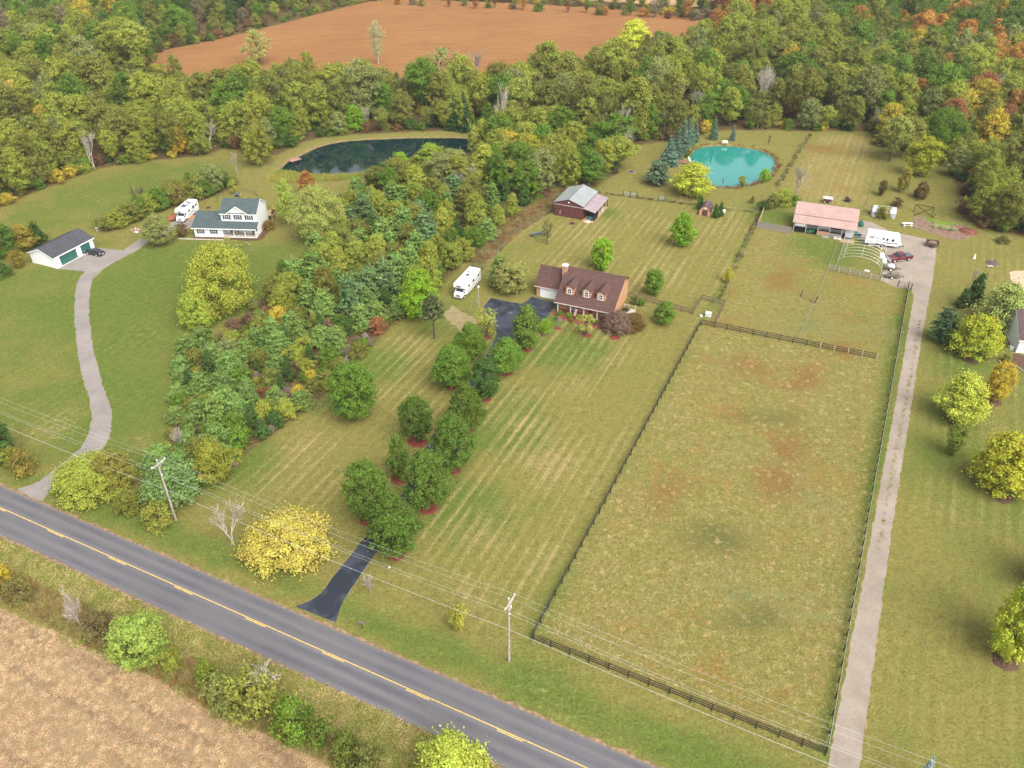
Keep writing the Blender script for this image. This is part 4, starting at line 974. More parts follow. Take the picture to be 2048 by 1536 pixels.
def flag():
    p = bl(5.0, -.25); t = thing("flag", "striped flag hanging from an angled pole on the porch", "flag", (p[0], p[1], 1.55), math.radians(-22.5))
    MB().tube([(0, .55, .1), (0, -.75, .95)], .025, 6).build("flag_pole", WTRIM, t)
    red, wht, blu = M("flag_red", (.45, .05, .07), amt=.05), M("flag_white", (.8, .8, .8), amt=.03), M("flag_blue", (.03, .05, .20), amt=.05)
    w, h = .9, 1.5; n = 13
    def P_(u, v): return (-.45 + u * w * .75 + .05 * math.sin(v * 5), -.72 + .10 * math.sin(u * 9 + v * 3), .9 - v * h)
    for i in range(n):
        b = MB(); u0, u1 = i / n, (i + 1) / n; vs = []; m_ = 8; v0 = .4 if i < 7 else 0
        for k in range(m_ + 1): v = v0 + (1 - v0) * k / m_; vs += [P_(u0, v), P_(u1, v)]
        b.add(vs, [(2 * k, 2 * k + 1, 2 * k + 3, 2 * k + 2) for k in range(m_)]); b.build("stripe", red if i % 2 == 0 else wht, t)
    b = MB(); vs = []
    for k in range(5):
        for j in range(5): vs.append(P_(7 / n * j / 4, .4 * k / 4))
    b.add(vs, [(k * 5 + j, k * 5 + j + 1, k * 5 + j + 6, k * 5 + j + 5) for k in range(4) for j in range(4)]); cn = b.build("canton", blu, t)
    b = MB()
    for k in range(5):
        for j in range(6 if k % 2 == 0 else 5):
            c = Vector(P_((.6 + j * 1.1 + (.5 if k % 2 else 0)) / n, .04 + k * .075)) + Vector((0, -.015, 0))
            b.add([c + Vector((.028 * (1 if q % 2 == 0 else .4) * math.sin(q * math.pi / 5), 0, .028 * (1 if q % 2 == 0 else .4) * math.cos(q * math.pi / 5))) for q in range(10)], [tuple(range(10))])
    s = b.build("star", wht, cn); s["kind"] = "stuff"
flag()

# ---- maroon barn with lean-to
o = G(1108.6, 429.7); barn = thing("barn", "maroon metal barn with grey roof and an open lean to", "barn", o, math.radians(-24))
Wb, Db, He, Hp = 7.5, 10.2, 3.5, 4.75
b = MB(); b.prism([(0, 0), (Wb, 0), (Wb, He), (Wb / 2, Hp), (0, He)], 'y', 0, Db); b.build("wall", MAROON, barn)
b = MB()
for s in (0, 1):
    n_ = 12
    for i in range(n_):
        ya, yb = -.25 + (Db + .5) * i / n_, -.25 + (Db + .5) * (i + 1) / n_ - .012
        if s == 0: MBs = ((-.25, ya, He + .02), (Wb / 2, ya, Hp + .1), (Wb / 2, yb, Hp + .1), (-.25, yb, He + .02))
        else: MBs = ((Wb / 2, ya, Hp + .1), (Wb + .25, ya, He + .02), (Wb + .25, yb, He + .02), (Wb / 2, yb, Hp + .1))
        MB().slab(*MBs, .07).build("roof_panel", GREYM, barn)
MB().tube([(Wb / 2, -.26, Hp + .12), (Wb / 2, Db + .26, Hp + .12)], .09, 6).build("ridge_cap", M("ridge_grey", (.16, .16, .16)), barn)
for x0, x1 in ((2.05, 4.72), (4.85, 7.45)):
    d = MB().box(x0, x1, -.07, -.012, .05, 2.95).build("sliding_door", MAROON, barn)
    b = MB(); [b.box(x0 + k * .45, x0 + k * .45 + .04, -.085, -.071, .06, 2.94) for k in range(1, 6)]; b.build("rib", MAROON_D, d)
MB().box(0, 7.6, -.12, -.012, 2.98, 3.12).build("door_track", M("track_grey", (.42, .36, .36)), barn)
b = MB(); [b.box(k * .5, k * .5 + .05, -.012, .002, 0, 3.4) for k in range(0, 5)]; b.build("rib", MAROON_D, barn)
MB().box(1.45, 1.6, -.09, -.013, .6, 1.6).build("hydrant_pipe", PWOOD, barn)
MB().bbox(3.6, 3.95, -.22, -.002, 3.85, 4.1, .05).build("lamp", WTRIM, barn)
b = MB(); b.slab((7.55, -.1, 3.05), (10.75, -.1, 2.4), (10.75, Db, 2.4), (7.55, Db, 3.05), .07); b.build("lean_to_roof", MAUVE, barn)
for y in (.1, 2.6, 5.1, 7.6, Db - .15): MB().box(10.45, 10.6, y - .07, y + .07, 0, 2.36).build("post", DWOOD, barn)
for y0, y1, m_ in ((.3, 2.5, DARKIN), (2.75, 5.0, TWOOD), (5.2, 7.4, PWOOD)): MB().box(10.48, 10.56, y0, y1, .1, 1.15).build("stall_panel", m_, barn)
MB().box(7.6, 10.4, 2.7, 2.8, 0, 2.4).build("stall_wall", DARKIN, barn)
MB().box(7.6, 10.7, -.6, Db, .0, .03).build("dirt_floor", TWOOD, barn)
bp = lambda x, y: o + Matrix.Rotation(math.radians(-24), 3, 'Z') @ Vector((x, y, 0))
p = bp(9.3, .9); tr_ = thing("mower", "dark teal riding mower parked under the barn's lean to", "mower", p, math.radians(-24))
teal = M("teal_paint", (.03, .14, .14))
MB().bbox(-.45, .45, -.9, .1, .35, .85, .12).build("hood", teal, tr_); MB().bbox(-.5, .5, .1, 1.0, .35, .6, .06).build("body", teal, tr_); MB().bbox(-.25, .25, .45, .95, .6, 1.05, .08).build("seat", BLACKR, tr_)
MB().tube([(0, .1, .8), (0, .25, 1.1)], .03).build("steering_column", BLACKR, tr_)
for sx in (-.52, .38):
    MB().cyl((sx, -.6, .25), .25, .14, 'x', 12).build("wheel", BLACKR, tr_); MB().cyl((sx - .02, .6, .34), .34, .18, 'x', 14).build("wheel", BLACKR, tr_)
p = bp(8.9, -.5); MB().lathe([(1.0, 0), (.7, .22), (.3, .36)], 12).build("sand_pile", M("pinkish_sand", (.55, .36, .28)), loc=(p.x, p.y, .03), label="heap of pinkish sand before the barn's lean to", cat="heap")

# ---- small gambrel shed
o = G(1398, 430); shd = thing("shed", "small tan gambrel shed with brown door among arborvitae", "shed", o, math.radians(-22))
prof = [(0, 0), (2.75, 0), (2.75, 1.35), (2.25, 2.15), (1.375, 2.6), (.5, 2.15), (0, 1.35)]
b = MB(); b.prism(prof, 'y', 0, 3.6); b.build("wall", M("shed_tan", (.52, .29, .17), amt=.08), shd)
b = MB(); P_ = [(-.12, 1.2), (.45, 2.24), (1.375, 2.72), (2.3, 2.24), (2.87, 1.2)]
for (a, c) in zip(P_, P_[1:]): b.slab((a[0], -.15, a[1]), (c[0], -.15, c[1]), (c[0], 3.75, c[1]), (a[0], 3.75, a[1]), .08)
b.build("roof", SH_DK, shd); MB().tube([(1.375, -.16, 2.73), (1.375, 3.76, 2.73)], .06, 5).build("ridge_vent", M("rv", (.3, .22, .22)), shd)
d = MB().box(.7, 2.05, -.06, -.002, .05, 1.6).build("double_door", M("brown_door", (.11, .045, .04)), shd); MB().box(1.36, 1.39, -.07, -.061, .06, 1.59).build("seam", DARKIN, d)
MB().box(1.22, 1.53, -.05, -.002, 1.8, 2.2).build("gable_vent", WTRIM, shd)
p = G(1446, 428); t = thing("propane_tank", "white propane tank beside the small shed's arborvitae", "tank", p, math.radians(60))
MB().tube([(-1.0, 0, .6), (-.9, 0, .6), (.9, 0, .6), (1.0, 0, .6)], [.18, .36, .36, .18], 12).build("vessel", WTRIM, t); MB().cyl((0, 0, .94), .12, .14, k=10).build("dome", WTRIM, t)
for sx in (-.6, .6): MB().box(sx - .06, sx + .06, -.28, .28, 0, .3).build("saddle", CONC, t)

# ---- pink roofed stable
o = G(1585, 463); pin = thing("stable", "low stable with long pink metal roof and open front stalls", "stable", o, math.radians(-20.5))
Lp = 13.8
def rz_(y): return 2.6 + (min(y, 3.0) + .4) * .19 + (max(y, 3.0) - 3.0) * .17
b = MB(); b.prism([(3.2, 0), (8.3, 0), (8.3, rz_(8.3) - .15), (3.2, rz_(3.2) - .12)], 'x', 0, Lp); b.build("wall", M("stable_white", (.50, .50, .48), amt=.15), pin)
n_ = 15
for i in range(n_):
    xa, xb = -.4 + (Lp + .8) * i / n_, -.4 + (Lp + .8) * (i + 1) / n_ - .012
    MB().slab((xa, 3.02, rz_(3.0) + .10), (xb, 3.02, rz_(3.0) + .10), (xb, 8.7, rz_(8.7) + .1), (xa, 8.7, rz_(8.7) + .1), .06).build("roof_panel", PINKM, pin)
    MB().slab((xa, -.4, 2.6), (xb, -.4, 2.6), (xb, 3.05, rz_(3.05) - .06), (xa, 3.05, rz_(3.05) - .06), .06).build("porch_panel", PINKM, pin)
for q in ((4.2, 6.3), (9.4, 6.1)): MB().cyl((q[0], q[1], rz_(q[1]) + .08), .28, .08, k=10).build("roof_vent", PINKM, pin)
for x in (.1, 2.9, 5.6, 8.3, 11.0, 13.6): MB().box(x - .08, x + .08, -.1, .06, 0, 2.52).build("post", PWOOD, pin)
pr = random.Random(8)
for x0, x1, z0, z1, y, m_ in ((0.3, 2.7, 1.7, 2.4, .02, WHITE), (3.0, 5.4, 1.8, 2.4, 1.5, M("fly_sheet", (.45, .46, .46))), (5.75, 8.2, .0, 1.1, .02, BRICK), (5.75, 8.2, 1.25, 2.3, 1.4, WHITE), (8.45, 10.9, .0, .95, .02, GWOOD), (8.45, 10.9, 1.1, 2.2, 2.4, DARKIN), (11.9, 12.0, 0, 2.4, .2, WHITE), (12.1, 13.5, .0, 2.2, 1.2, WHITE)):
    MB().box(x0, x1, y, y + .07, z0, z1).build("stall_panel", m_, pin)
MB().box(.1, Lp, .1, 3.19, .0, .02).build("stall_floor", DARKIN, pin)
pp = lambda x, y: o + Matrix.Rotation(math.radians(-20.5), 3, 'Z') @ Vector((x, y, 0))
p = pp(4.2, .7); t = thing("wheelbarrow", "green garden cart in the stable's second bay", "cart", p, .3)
MB().prism([(-.6, .35), (.6, .35), (.75, .75), (-.8, .75)], 'y', -.35, .35).build("tray", M("cart_green", (.03, .22, .10)), t); MB().cyl((.5, -.06, .22), .22, .12, 'y', 12).build("wheel", BLACKR, t)
for sy in (-.25, .25): MB().tube([(-1.3, sy, .6), (-.6, sy, .35), (-.5, sy, 0)], .03, 5).build("handle", PWOOD, t)
for x, lb in ((7.6, "galvanised water trough before the stable's brick coloured stall"), (10.3, "white trough before the stable's open stall")):
    p = pp(x, -.7); t = thing("water_trough", lb, "trough", p, math.radians(-20.5), "troughs along the stable"); m_ = STEEL if x < 8 else WTRIM
    b = MB(); b.box(-.8, .8, -.3, -.26, .05, .5); b.box(-.8, .8, .26, .3, .05, .5); b.box(-.8, -.76, -.26, .26, .05, .5); b.box(.76, .8, -.26, .26, .05, .5); b.box(-.76, .76, -.26, .26, .05, .1); b.build("basin", m_, t)
    MB().box(-.75, .75, -.25, .25, .38, .40).build("water", GLASS, t)
sheet("straw_floor", jitter([tuple(pp(x, y)[:2]) for x, y in [(10.6, .0), (14.2, .2), (14.0, -2.0), (10.9, -1.9)]], .5, .15, 92), .013, M("loose_straw", (.36, .26, .15), amt=.35, scale=2))
for px, lb, h in ((1712, "tall blue barrel at the stable's camper end", 1.0), (1716.5, "blue barrel next to the tall one by the camper", .9), (1719, "dark blue barrel against the camper's tail", .85)):
    g = G(px, 471 + (px - 1712) * .4); t = thing("barrel", lb, "barrel", g, 0, "barrels by the stable")
    MB().lathe([(.26, 0), (.30, .1), (.31, h * .5), (.30, h - .1), (.26, h)], 12).build("drum", M("barrel_blue" if h > .88 else "barrel_navy", (.02, .22, .30) if h > .88 else (.03, .06, .16)), t); MB().cyl((.12, 0, h), .05, .04, k=8).build("bung", BLACKR, t)
g = G(1721, 452); t = thing("play_tent", "dark green pointed tent beside the stable's back end", "tent", g)
MB().lathe([(.75, 0), (.7, .7), (.05, 1.6)], 8).build("canvas", M("tent_green", (.02, .10, .07)), t); MB().cyl((0, 0, 1.55), .03, .3, k=5).build("tip", DARKIN, t)

# ---- house at the right edge
o = G(2031, 705); he = thing("house", "white house with dark roof cut off by the right edge", "house", o, math.radians(-10))
b = MB(); b.prism([(0, 0), (11, 0), (11, 3.0), (5.5, 6.3), (0, 3.0)], 'x', 0, 14); b.build("wall", WHITE, he)
b = MB(); roof_pair(b, 0, 14, 0, 11, 3.0, 6.3, 5.5, .3); b.build("roof", SH_DK, he)
b = MB(); fascia(b, 0, 14, 0, 11, 3.0, 6.3, 5.5, .3); b.build("fascia", WTRIM, he)
for x in (1.6, 5.0): window(he, x, 0, .9, 1.0, 1.3)
t = MB().bbox(-1.0, -.1, .6, 1.3, .0, .8, .04).build("air_conditioner", STEEL, he)
sheet("flower_bed", jitter(poly([(2008,716),(2031,706),(2052,712),(2070,735),(2052,742),(2040,733),(2020,727),(2003,727)]), .5, .1, 93), .012, MULCH_B)
b = []; path = [G(*p) for p in [(1998,722),(2001,728),(2010,731),(2022,730),(2034,735),(2044,744),(2052,746)]]
gw = thing("garden_wall", "low curved block edging of the bed at the right edge house", "wall", path[0])
for a, c in zip(path, path[1:]):
    n_ = max(1, int((c - a).length / .42)); ang = math.atan2(c.y - a.y, c.x - a.x)
    for i in range(n_):
        q = a.lerp(c, (i + .5) / n_) - path[0]
        MB().bbox(-.19, .19, -.13, .13, 0, .26 + .02 * (i % 2), .02).build("block", GWOOD, gw, loc=q, rz=ang)

# ------------------------------------------------------------------ woods
PLACES = [("in the wood at the top left corner", 60, 70), ("in the wood by the left edge", 40, 330), ("in the wood above the left meadow", 200, 290),
          ("near the yellow flushed tree", 380, 270), ("between left meadow and brown field", 330, 190), ("along the upper edge of the brown field", 420, 60),
          ("in the wood left of the brown field's tip", 190, 150), ("beside the dark pond's dock", 540, 270), ("behind the dark pond's middle", 700, 235),
          ("behind the dark pond's far end", 880, 230), ("on the near edge of the brown field", 600, 185), ("on the brown field's near edge, middle", 900, 170),
          ("in the wood past the dark pond", 1020, 250), ("behind the long tree strip", 1130, 250), ("in the wood behind spruces", 1290, 230), ("at the near corner of the brown field", 1200, 150),
          ("by the brown field's right end", 1350, 110), ("behind the turquoise pond", 1450, 215), ("in the wood far behind the turquoise pond", 1480, 130), ("right of the brown field", 1520, 50),
          ("behind the upper right meadow", 1650, 220), ("in the wood well behind the meadow", 1680, 130), ("at the top, right of the middle", 1750, 40), ("behind the dark green lawn tree", 1850, 230),
          ("in the wood high on the right", 1880, 120), ("at the top right corner", 1980, 40), ("on the right edge below the corner", 2000, 180), ("in the right wood by the garden", 1990, 370), ("on the right edge behind the garden", 2010, 290),
          ("at the top left, behind the field", 600, 10), ("along the far edge of the brown field", 1150, 15)]
def place_of(x, y):
    p = PX((x, y, 5)); return min(PLACES, key=lambda q: math.hypot(q[1] - p[0], 1.5 * (q[2] - p[1])))[0]
def palette(x, y, r):
    px, py = PX((x, y, 0)); u = r.random()
    n = math.sin(x * .031 + 1.3) * math.cos(y * .043) + r.uniform(-.5, .5)
    if px > 1780 and py < 330 and u < .24: return r.choice([ORANGE, RUST, GOLD, ORANGE])
    if px > 1650 and py < 130: return r.choice([GREEN, GREEN, DKGREEN, DKGREEN, OLIVE, OLIVE, YGREEN, ORANGE if u < .25 else GREEN])
    if 1400 < px < 1560 and py < 90 and u < .55: return r.choice([ORANGE, RUST, ORANGE, OLIVE])
    if px < 700 and py < 110: return r.choice([DKGREEN, OLIVE, DARK, OLIVE, GREEN, GOLD if u < .25 else OLIVE, GREY, YGREEN])
    if u < .025: return GOLD if px < 700 or px > 1500 else YGREEN
    if u < .025 + (.03 if px > 1500 else 0): return ORANGE
    if n > .35: return r.choice([YGREEN, YGREEN, OLIVE, SAGE, YGREEN, OLIVE])
    if n < -.4: return r.choice([DKGREEN, OLIVE, GREEN, OLIVE, YGREEN])
    return r.choice([OLIVE, YGREEN, YGREEN, SAGE, GREEN, OLIVE, YGREEN, OLIVE, YGREEN])
excl = [BEAN, FARF]
def near_front(x, y): return -float(sdf(np.array([x]), np.array([y]), FOREST)[0])
cand = [(x, y) for x, y in spaced(FOREST, 5.2, 31, excl, 20000, lambda x, y: 5.2 + max(0, (y - 260)) * .008) if seen(x, y, 13, 40)]
# clear of the two ponds' banks
cand = [(x, y) for x, y in cand if line_dist(np.array([x]), np.array([y]), POND_D)[0] > 5 and line_dist(np.array([x]), np.array([y]), POND_T)[0] > 6]
def size_key(q):
    return q[1] - (25 if near_front(*q) < 9 else 0) + (0 if 0 < PX((q[0], q[1], 7))[0] < 2048 else 500)
cand.sort(key=size_key)
rr = random.Random(5); todo = []; far_pts = []
n_ind = 0
for x, y in cand:
    fr = near_front(x, y); c = palette(x, y, rr); u = rr.random()
    px, py = PX((x, y, 0))
    H = rr.choice([rr.uniform(8, 12), rr.uniform(11, 15), rr.uniform(14, 18)]) if fr > 7 else rr.uniform(6, 13)
    if py < 200 and 380 < px < 1050 and sdf(np.array([x]), np.array([y]), BEAN)[0] < 18: H *= .62
    if sdf(np.array([x]), np.array([y]), BEAN)[0] < 6 and py < 110: H *= .6
    if 215 < px < 480 and 150 < py < 235: H *= .6
    if 1150 < px < 1440 and py < 190 and sdf(np.array([x]), np.array([y]), BEAN)[0] < 14: H *= .72
    if 780 < px < 1430 and py < 45: H *= .55
    wd = H * rr.uniform(.52, .76) * (1.15 if H < 9 else 1)
    if u < .055: kind, nm, look = 'bare', 'bare_tree', 'leafless grey tree'
    elif u < .20: kind, nm, look = 'airy', 'woodland_tree', COLNAME[id(c)] + ' thin crowned tree'
    else: kind, nm, look = 'wood', 'woodland_tree', COLNAME[id(c)] + (' tall full tree' if H > 14 else ' low full tree' if H < 10 else ' full tree')
    if n_ind < 300 and 0 < px < 2048:
        o = plant(nm, kind, x, y, H, wd, c, None, 'tree', 'woodland trees', turned=rr.choice([0, 0, .01, .03]), bark='pale' if kind == 'bare' else '')
        todo.append((o, look, place_of(x, y))); n_ind += 1
    else: far_pts.append((x, y, H, wd, c))
settle(todo)
A = np.array([(p[0], p[1], 0) for p in far_pts])
mass("distant_wood", "far wooded hillside of mixed green, olive and orange crowns at the top edge", as_mass('wood') + as_mass('airy'), A,
     [(0, 0, rr.uniform(0, 6.28)) for _ in far_pts], [(p[3] / 10, p[3] / 10, p[2] / 14) for p in far_pts],
     [(*[max(.01, v * k_) for v in p[4]], rr.choice([0, .0, .03])) for p in far_pts for k_ in [rr.uniform(.85, 1.15)]], "wood")
# low growth under and along the front of the woods
ug = [tuple(p) for p in scatter_in(FOREST, 2600, 41, excl) if seen(*p, 3, 20) and p[1] < 400]
edge = [tuple(p) for p in scatter_in(FOREST, 9000, 42, excl) if seen(*p, 3, 20) and near_front(*p) < 5.0]
edge += [tuple(p) for p in scatter_in(FOREST, 9000, 43, excl) if seen(*p, 3, 20) and sdf(np.array([p[0]]), np.array([p[1]]), BEAN)[0] < 4.5][:420]
U = [p for p in ug + edge[:900] if line_dist(np.array([p[0]]), np.array([p[1]]), POND_D)[0] > 4 and line_dist(np.array([p[0]]), np.array([p[1]]), POND_T)[0] > 5]
mass("undergrowth", "dense low brush under the trees and along the wood's front edge", as_mass('shrub'), [(p[0], p[1], 0) for p in U],
     [(0, 0, rr.uniform(0, 6.28)) for _ in U], [(s, s, s * rr.uniform(.7, 1.1)) for s in [rr.uniform(.6, 1.35) for _ in U]],
     tint_rows([OLIVE, DARK, DKGREEN, GREEN, OLIVE, (.17, .12, .06), (.22, .13, .06), YGREEN, GOLD], len(U), 44), "brush")

# the overgrown strip between the two houses: pines, cedars, young broadleaf trees and brush, all told apart
SP = [("at the road end of the tree strip", 400, 900), ("in the strip facing the driveway trees", 600, 770), ("in the strip's low middle", 480, 790), ("in the strip facing the gravel drive", 370, 760),
      ("in the strip below the big golden tree", 480, 680), ("in the strip facing the lone pine", 720, 650), ("in the mid strip", 620, 620), ("in the strip facing the white motorhome", 840, 540),
      ("in the strip behind the white house", 700, 470), ("in the strip by the lime green tree", 640, 540), ("in the strip beside the dry grass", 960, 440), ("in the upper strip", 850, 410), ("in the strip facing the dark pond", 820, 350),
      ("in the strip's far end behind the barn", 1120, 340), ("in the strip beside the maroon barn", 1200, 340), ("at the strip's far end by the pond", 1000, 310)]
def strip_place(x, y):
    p = PX((x, y, 3)); return min(SP, key=lambda q: math.hypot(q[1] - p[0], q[2] - p[1]))[0]
r2 = random.Random(9); todo = []
cnt = 0
for x, y in spaced(STRIP, 2.7, 51, (), 9000, lambda x, y: 2.7 + max(0, y - 115) * .020):
    px, py = PX((x, y, 0)); u = r2.random(); far = py < 400; mid = 400 <= py < 640
    edge_in = -float(sdf(np.array([x]), np.array([y]), STRIP)[0])
    if math.hypot(px - 450, py - 600) < 85 or math.hypot(px - 640, py - 455) < 45: continue
    if far:
        c = r2.choice([OLIVE, YGREEN, GREEN, GREEN, SAGE, YGREEN, GREEN, YGREEN, GREEN])
        if u < .10: k, nm, look, H, wd, c = 'bare', 'bare_tree', 'leafless grey tree', r2.uniform(7, 10), 5, GREY
        elif u < .16: k, nm, look, H, c = 'pine', 'pine_tree', 'blue green pine', r2.uniform(6, 9), BLUEG; wd = H * .6
        else: k, nm, look, H = 'wood', 'bushy_tree', COLNAME[id(c)] + ' bushy tree', r2.uniform(7, 12.5); wd = H * r2.uniform(.65, .85)
    elif mid:
        if u < .36: k, nm, look, H, c = 'pine', 'pine_tree', r2.choice(['blue green pine', 'shaggy blue green pine']), r2.uniform(6, 9.8), r2.choice([BLUEG, BLUEG, (.17, .26, .10)]); wd = H * r2.uniform(.62, .82)
        elif u < .46: k, nm, look, H, c = 'cedar', 'cedar_tree', 'blackish green cedar', r2.uniform(4.5, 7), CEDAR; wd = H * .5
        else:
            c = r2.choice([YGREEN, YGREEN, OLIVE, YGREEN, GREEN, OLIVE]); k, nm, look, H = 'maple', 'young_tree', COLNAME[id(c)] + ' young tree', r2.uniform(5.5, 9); wd = H * r2.uniform(.6, .8)
    else:
        if u < .36: k, nm, look, H, c = 'pine', 'pine_tree', 'young blue green pine', r2.uniform(3.4, 5.8), r2.choice([BLUEG, (.20, .29, .075)]); wd = H * r2.uniform(.8, 1.0)
        elif u < .48: k, nm, look, H, c = 'cedar', 'cedar_tree', 'dark narrow cedar', r2.uniform(3, 5.5), CEDAR; wd = H * .48
        elif u < .58: k, nm, look, H, wd, c = 'brush', 'bare_shrub', 'leafless purple grey shrub', r2.uniform(2, 3.2), 3, GREY
        else:
            c = r2.choice([YGREEN, OLIVE, GOLD, GREEN, OLIVE, GREEN, YGREEN, YGREEN, OLIVE, GREEN, SAGE, OLIVE, GREEN, YGREEN, OLIVE, RUST]); k, nm, look, H = 'shrub', 'shrub', COLNAME[id(c)] + ' shrub', r2.uniform(2.2, 4.2); wd = H * r2.uniform(1.05, 1.4)
    if edge_in < 1.0: H *= .75
    if 735 < px < 965 and py < 375: wd *= min(1, 5.5 / H); H = min(H, 5.5)
    o = plant(nm, k, x, y, H, wd, c, None, 'shrub' if 'shrub' in nm else 'tree', 'plants of the overgrown strip', turned=r2.choice([0, 0, .02, .05]) if k in ('maple', 'wood', 'shrub') else 0, bark='grey' if k in ('bare', 'brush') else '')
    todo.append((o, look, strip_place(x, y))); cnt += 1
settle(todo)
SB = [tuple(p) for p in scatter_in(STRIP, 900, 52)]
mass("strip_brush", "tangled low brush and brown weeds filling the overgrown strip", as_mass('shrub'), [(p[0], p[1], 0) for p in SB], [(0, 0, r2.uniform(0, 6.28)) for _ in SB],
     [(s, s, s * .9) for s in [r2.uniform(.3, .72) for _ in SB]], tint_rows([OLIVE, (.24, .16, .10), (.20, .13, .08), OLIVE, DKGREEN, YGREEN, GREEN, (.27, .21, .16)], len(SB), 53), "brush")

# hedgerow between the left meadow and the white house
r3 = random.Random(12); todo = []
for i, (bx, by, ty, w) in enumerate([(212,466,436,36),(236,458,424,40),(262,448,408,40),(282,440,392,38),(300,432,388,34),(318,424,376,36),(338,418,366,38),(356,412,372,36),(374,408,362,40),(396,402,350,44),(412,396,360,36),(430,388,330,38),(448,380,346,34),(462,372,352,28),(246,448,416,34),(290,425,396,36),(345,402,360,34),(385,392,346,30)]):
    c = [OLIVE, YGREEN, OLIVE, DKGREEN, YGREEN, GREEN, OLIVE, (.26, .19, .08), OLIVE, OLIVE, DKGREEN, SAGE, DARK, OLIVE, YGREEN, YGREEN, OLIVE, GREEN][i]
    o = plant_px('hedgerow_shrub', 'maple' if i % 3 else 'shrub', bx, by, ty, w * 1.15, c, None, 'shrub', 'hedgerow shrubs above the white house', turned=r3.choice([.0, .03, .08]))
    todo.append((o, COLNAME.get(id(c), 'russet') + ' bush', 'in the hedgerow between the left meadow and white house'))
settle(todo)

# ------------------------------------------------------------------ trees and bushes one by one
PL = plant_px
def mulch(bx, by, r, label, mat=MULCH, sx=1.0, dome=.14):
    g = G(bx, by); mb = MB(); rng = random.Random(int(bx * 7 + by)); k = 22
    ring = [r * rng.uniform(.9, 1.1) for _ in range(k)]
    v = []; f = []
    for j, q in enumerate((1.0, .7, .35)):
        for i in range(k):
            a = 2 * math.pi * i / k; v.append((math.cos(a) * ring[i] * q * sx, math.sin(a) * ring[i] * q, [.0, dome * .75, dome][j]))
    for j in range(2):
        for i in range(k): f.append((j * k + i, j * k + (i + 1) % k, (j + 1) * k + (i + 1) % k, (j + 1) * k + i))
    f.append(tuple(range(2 * k, 3 * k)))
    mb.add(v, f); return mb.build("mulch_ring", mat, loc=(g.x, g.y, .012), label=label, cat="mulch", group="mulch rings under the lawn trees")
row = [  # driveway trees: base x,y, top y, width, colour, label, mulch radius
 (792,1108,984,118,DKGREEN,"deep green driveway tree nearest the road, its skirt over the blacktop",1.3),
 (738,1040,924,90,DKGREEN,"round deep green driveway tree behind the one nearest the road",1.3),
 (858,1016,898,100,DKGREEN,"deep green driveway tree with narrow top across the drive from the slim sapling",1.4),
 (908,937,824,98,DKGREEN,"broad dark driveway tree, third on the paddock side from the road",1.4),
 (933,862,762,80,DKGREEN,"dark oval driveway tree, fourth on the paddock side from the road",1.2),
 (836,882,791,68,DKGREEN,"mid sized driveway tree above a wide red mulch ring, open lawn behind",1.7),
 (906,772,689,94,GREEN,"spreading mid green driveway tree on the lone pine's side, lower of two",1.3),
 (940,714,645,80,GREEN,"spreading mid green driveway tree beside the yellow green sapling by the turnaround",1.3),
 (1012,744,672,80,GREEN,"spreading mid green driveway tree below the blacktop turnaround",1.3)]
for bx, by, ty, w, c, lb, mr in row:
    PL('driveway_tree', 'street', bx, by, ty + 6, w * .9, c, lb, group='trees lining the blacktop driveway', turned=0)
    mulch(bx, by, mr, "red mulch ring under the " + " ".join(lb.split(',')[0].replace(' driveway tree', ' tree').split()[:11]))
PL('driveway_tree', 'young', 800, 957, 872, 46, DKGREEN, "slim upright sapling in a red mulch ring on the driveway", group='trees lining the blacktop driveway', turned=0); mulch(800, 957, 1.45, "red mulch ring under the slim upright sapling")
PL('driveway_tree', 'young', 971, 798, 721, 52, DARK, "smoky dark thin driveway tree with small red mulch ring", group='trees lining the blacktop driveway', turned=0); mulch(971, 798, 1.0, "small red mulch ring under the smoky dark thin tree")
PL('driveway_tree', 'young', 1052, 698, 613, 58, DKGREEN, "tall oval tree standing before the blacktop turnaround", group='trees lining the blacktop driveway', turned=0); mulch(1052, 698, 1.2, "red mulch ring under the tall oval tree by the turnaround")
PL('sapling', 'sparse', 974, 675, 616, 48, YGREEN, "yellow green open crowned sapling beside the blacktop turnaround", turned=.02); mulch(974, 675, .9, "red mulch ring under the yellow green sapling")
PL('broadleaf_tree', 'maple', 708, 836, 735, 102, GREEN, "big round green tree alone on the lawn by the strip", turned=0, pick=0)
PL('maple_tree', 'maple', 838, 642, 543, 76, BRIGHT, "bright lime maple at the strip's edge beside the motorhome", turned=.01)
PL('pine_tree', 'lonepine', 869, 677, 590, 50, (.12, .14, .06), "lone thin pine with long bare trunk on the front lawn")
PL('broadleaf_tree', 'maple', 1024, 592, 528, 70, (.36, .36, .11), "low spreading olive brown tree between motorhome and garage", turned=.05)
PL('pine_tree', 'pine', 998, 572, 512, 44, BLUEG, "soft blue green pine behind the olive brown spreading tree")
PL('round_shrub', 'shrub', 1090, 669, 638, 27, BRIGHT, "clipped bright green round bush beside the blacktop", 'shrub', turned=0); mulch(1090, 669, .9, "dark mulch under the clipped bright green bush", MULCH_B)
PL('bare_sapling', 'brush', 1116, 657, 632, 22, GREY, "small leafless grey sapling in front of the porch", bark='grey'); mulch(1116, 657, .7, "small faded mulch ring under the leafless sapling")
PL('sapling', 'sparse', 1173, 670, 632, 48, (.34, .33, .08), "thin yellow green sapling in front of the porch", turned=.05); mulch(1173, 670, .95, "red mulch ring under the thin sapling in front of the porch")
PL('purple_shrub', 'mound', 1233, 674, 624, 58, (.27, .18, .13), "large purple brown bush at the house corner", 'shrub', turned=.05); mulch(1230, 675, 1.0, "red mulch under the large purple brown bush")
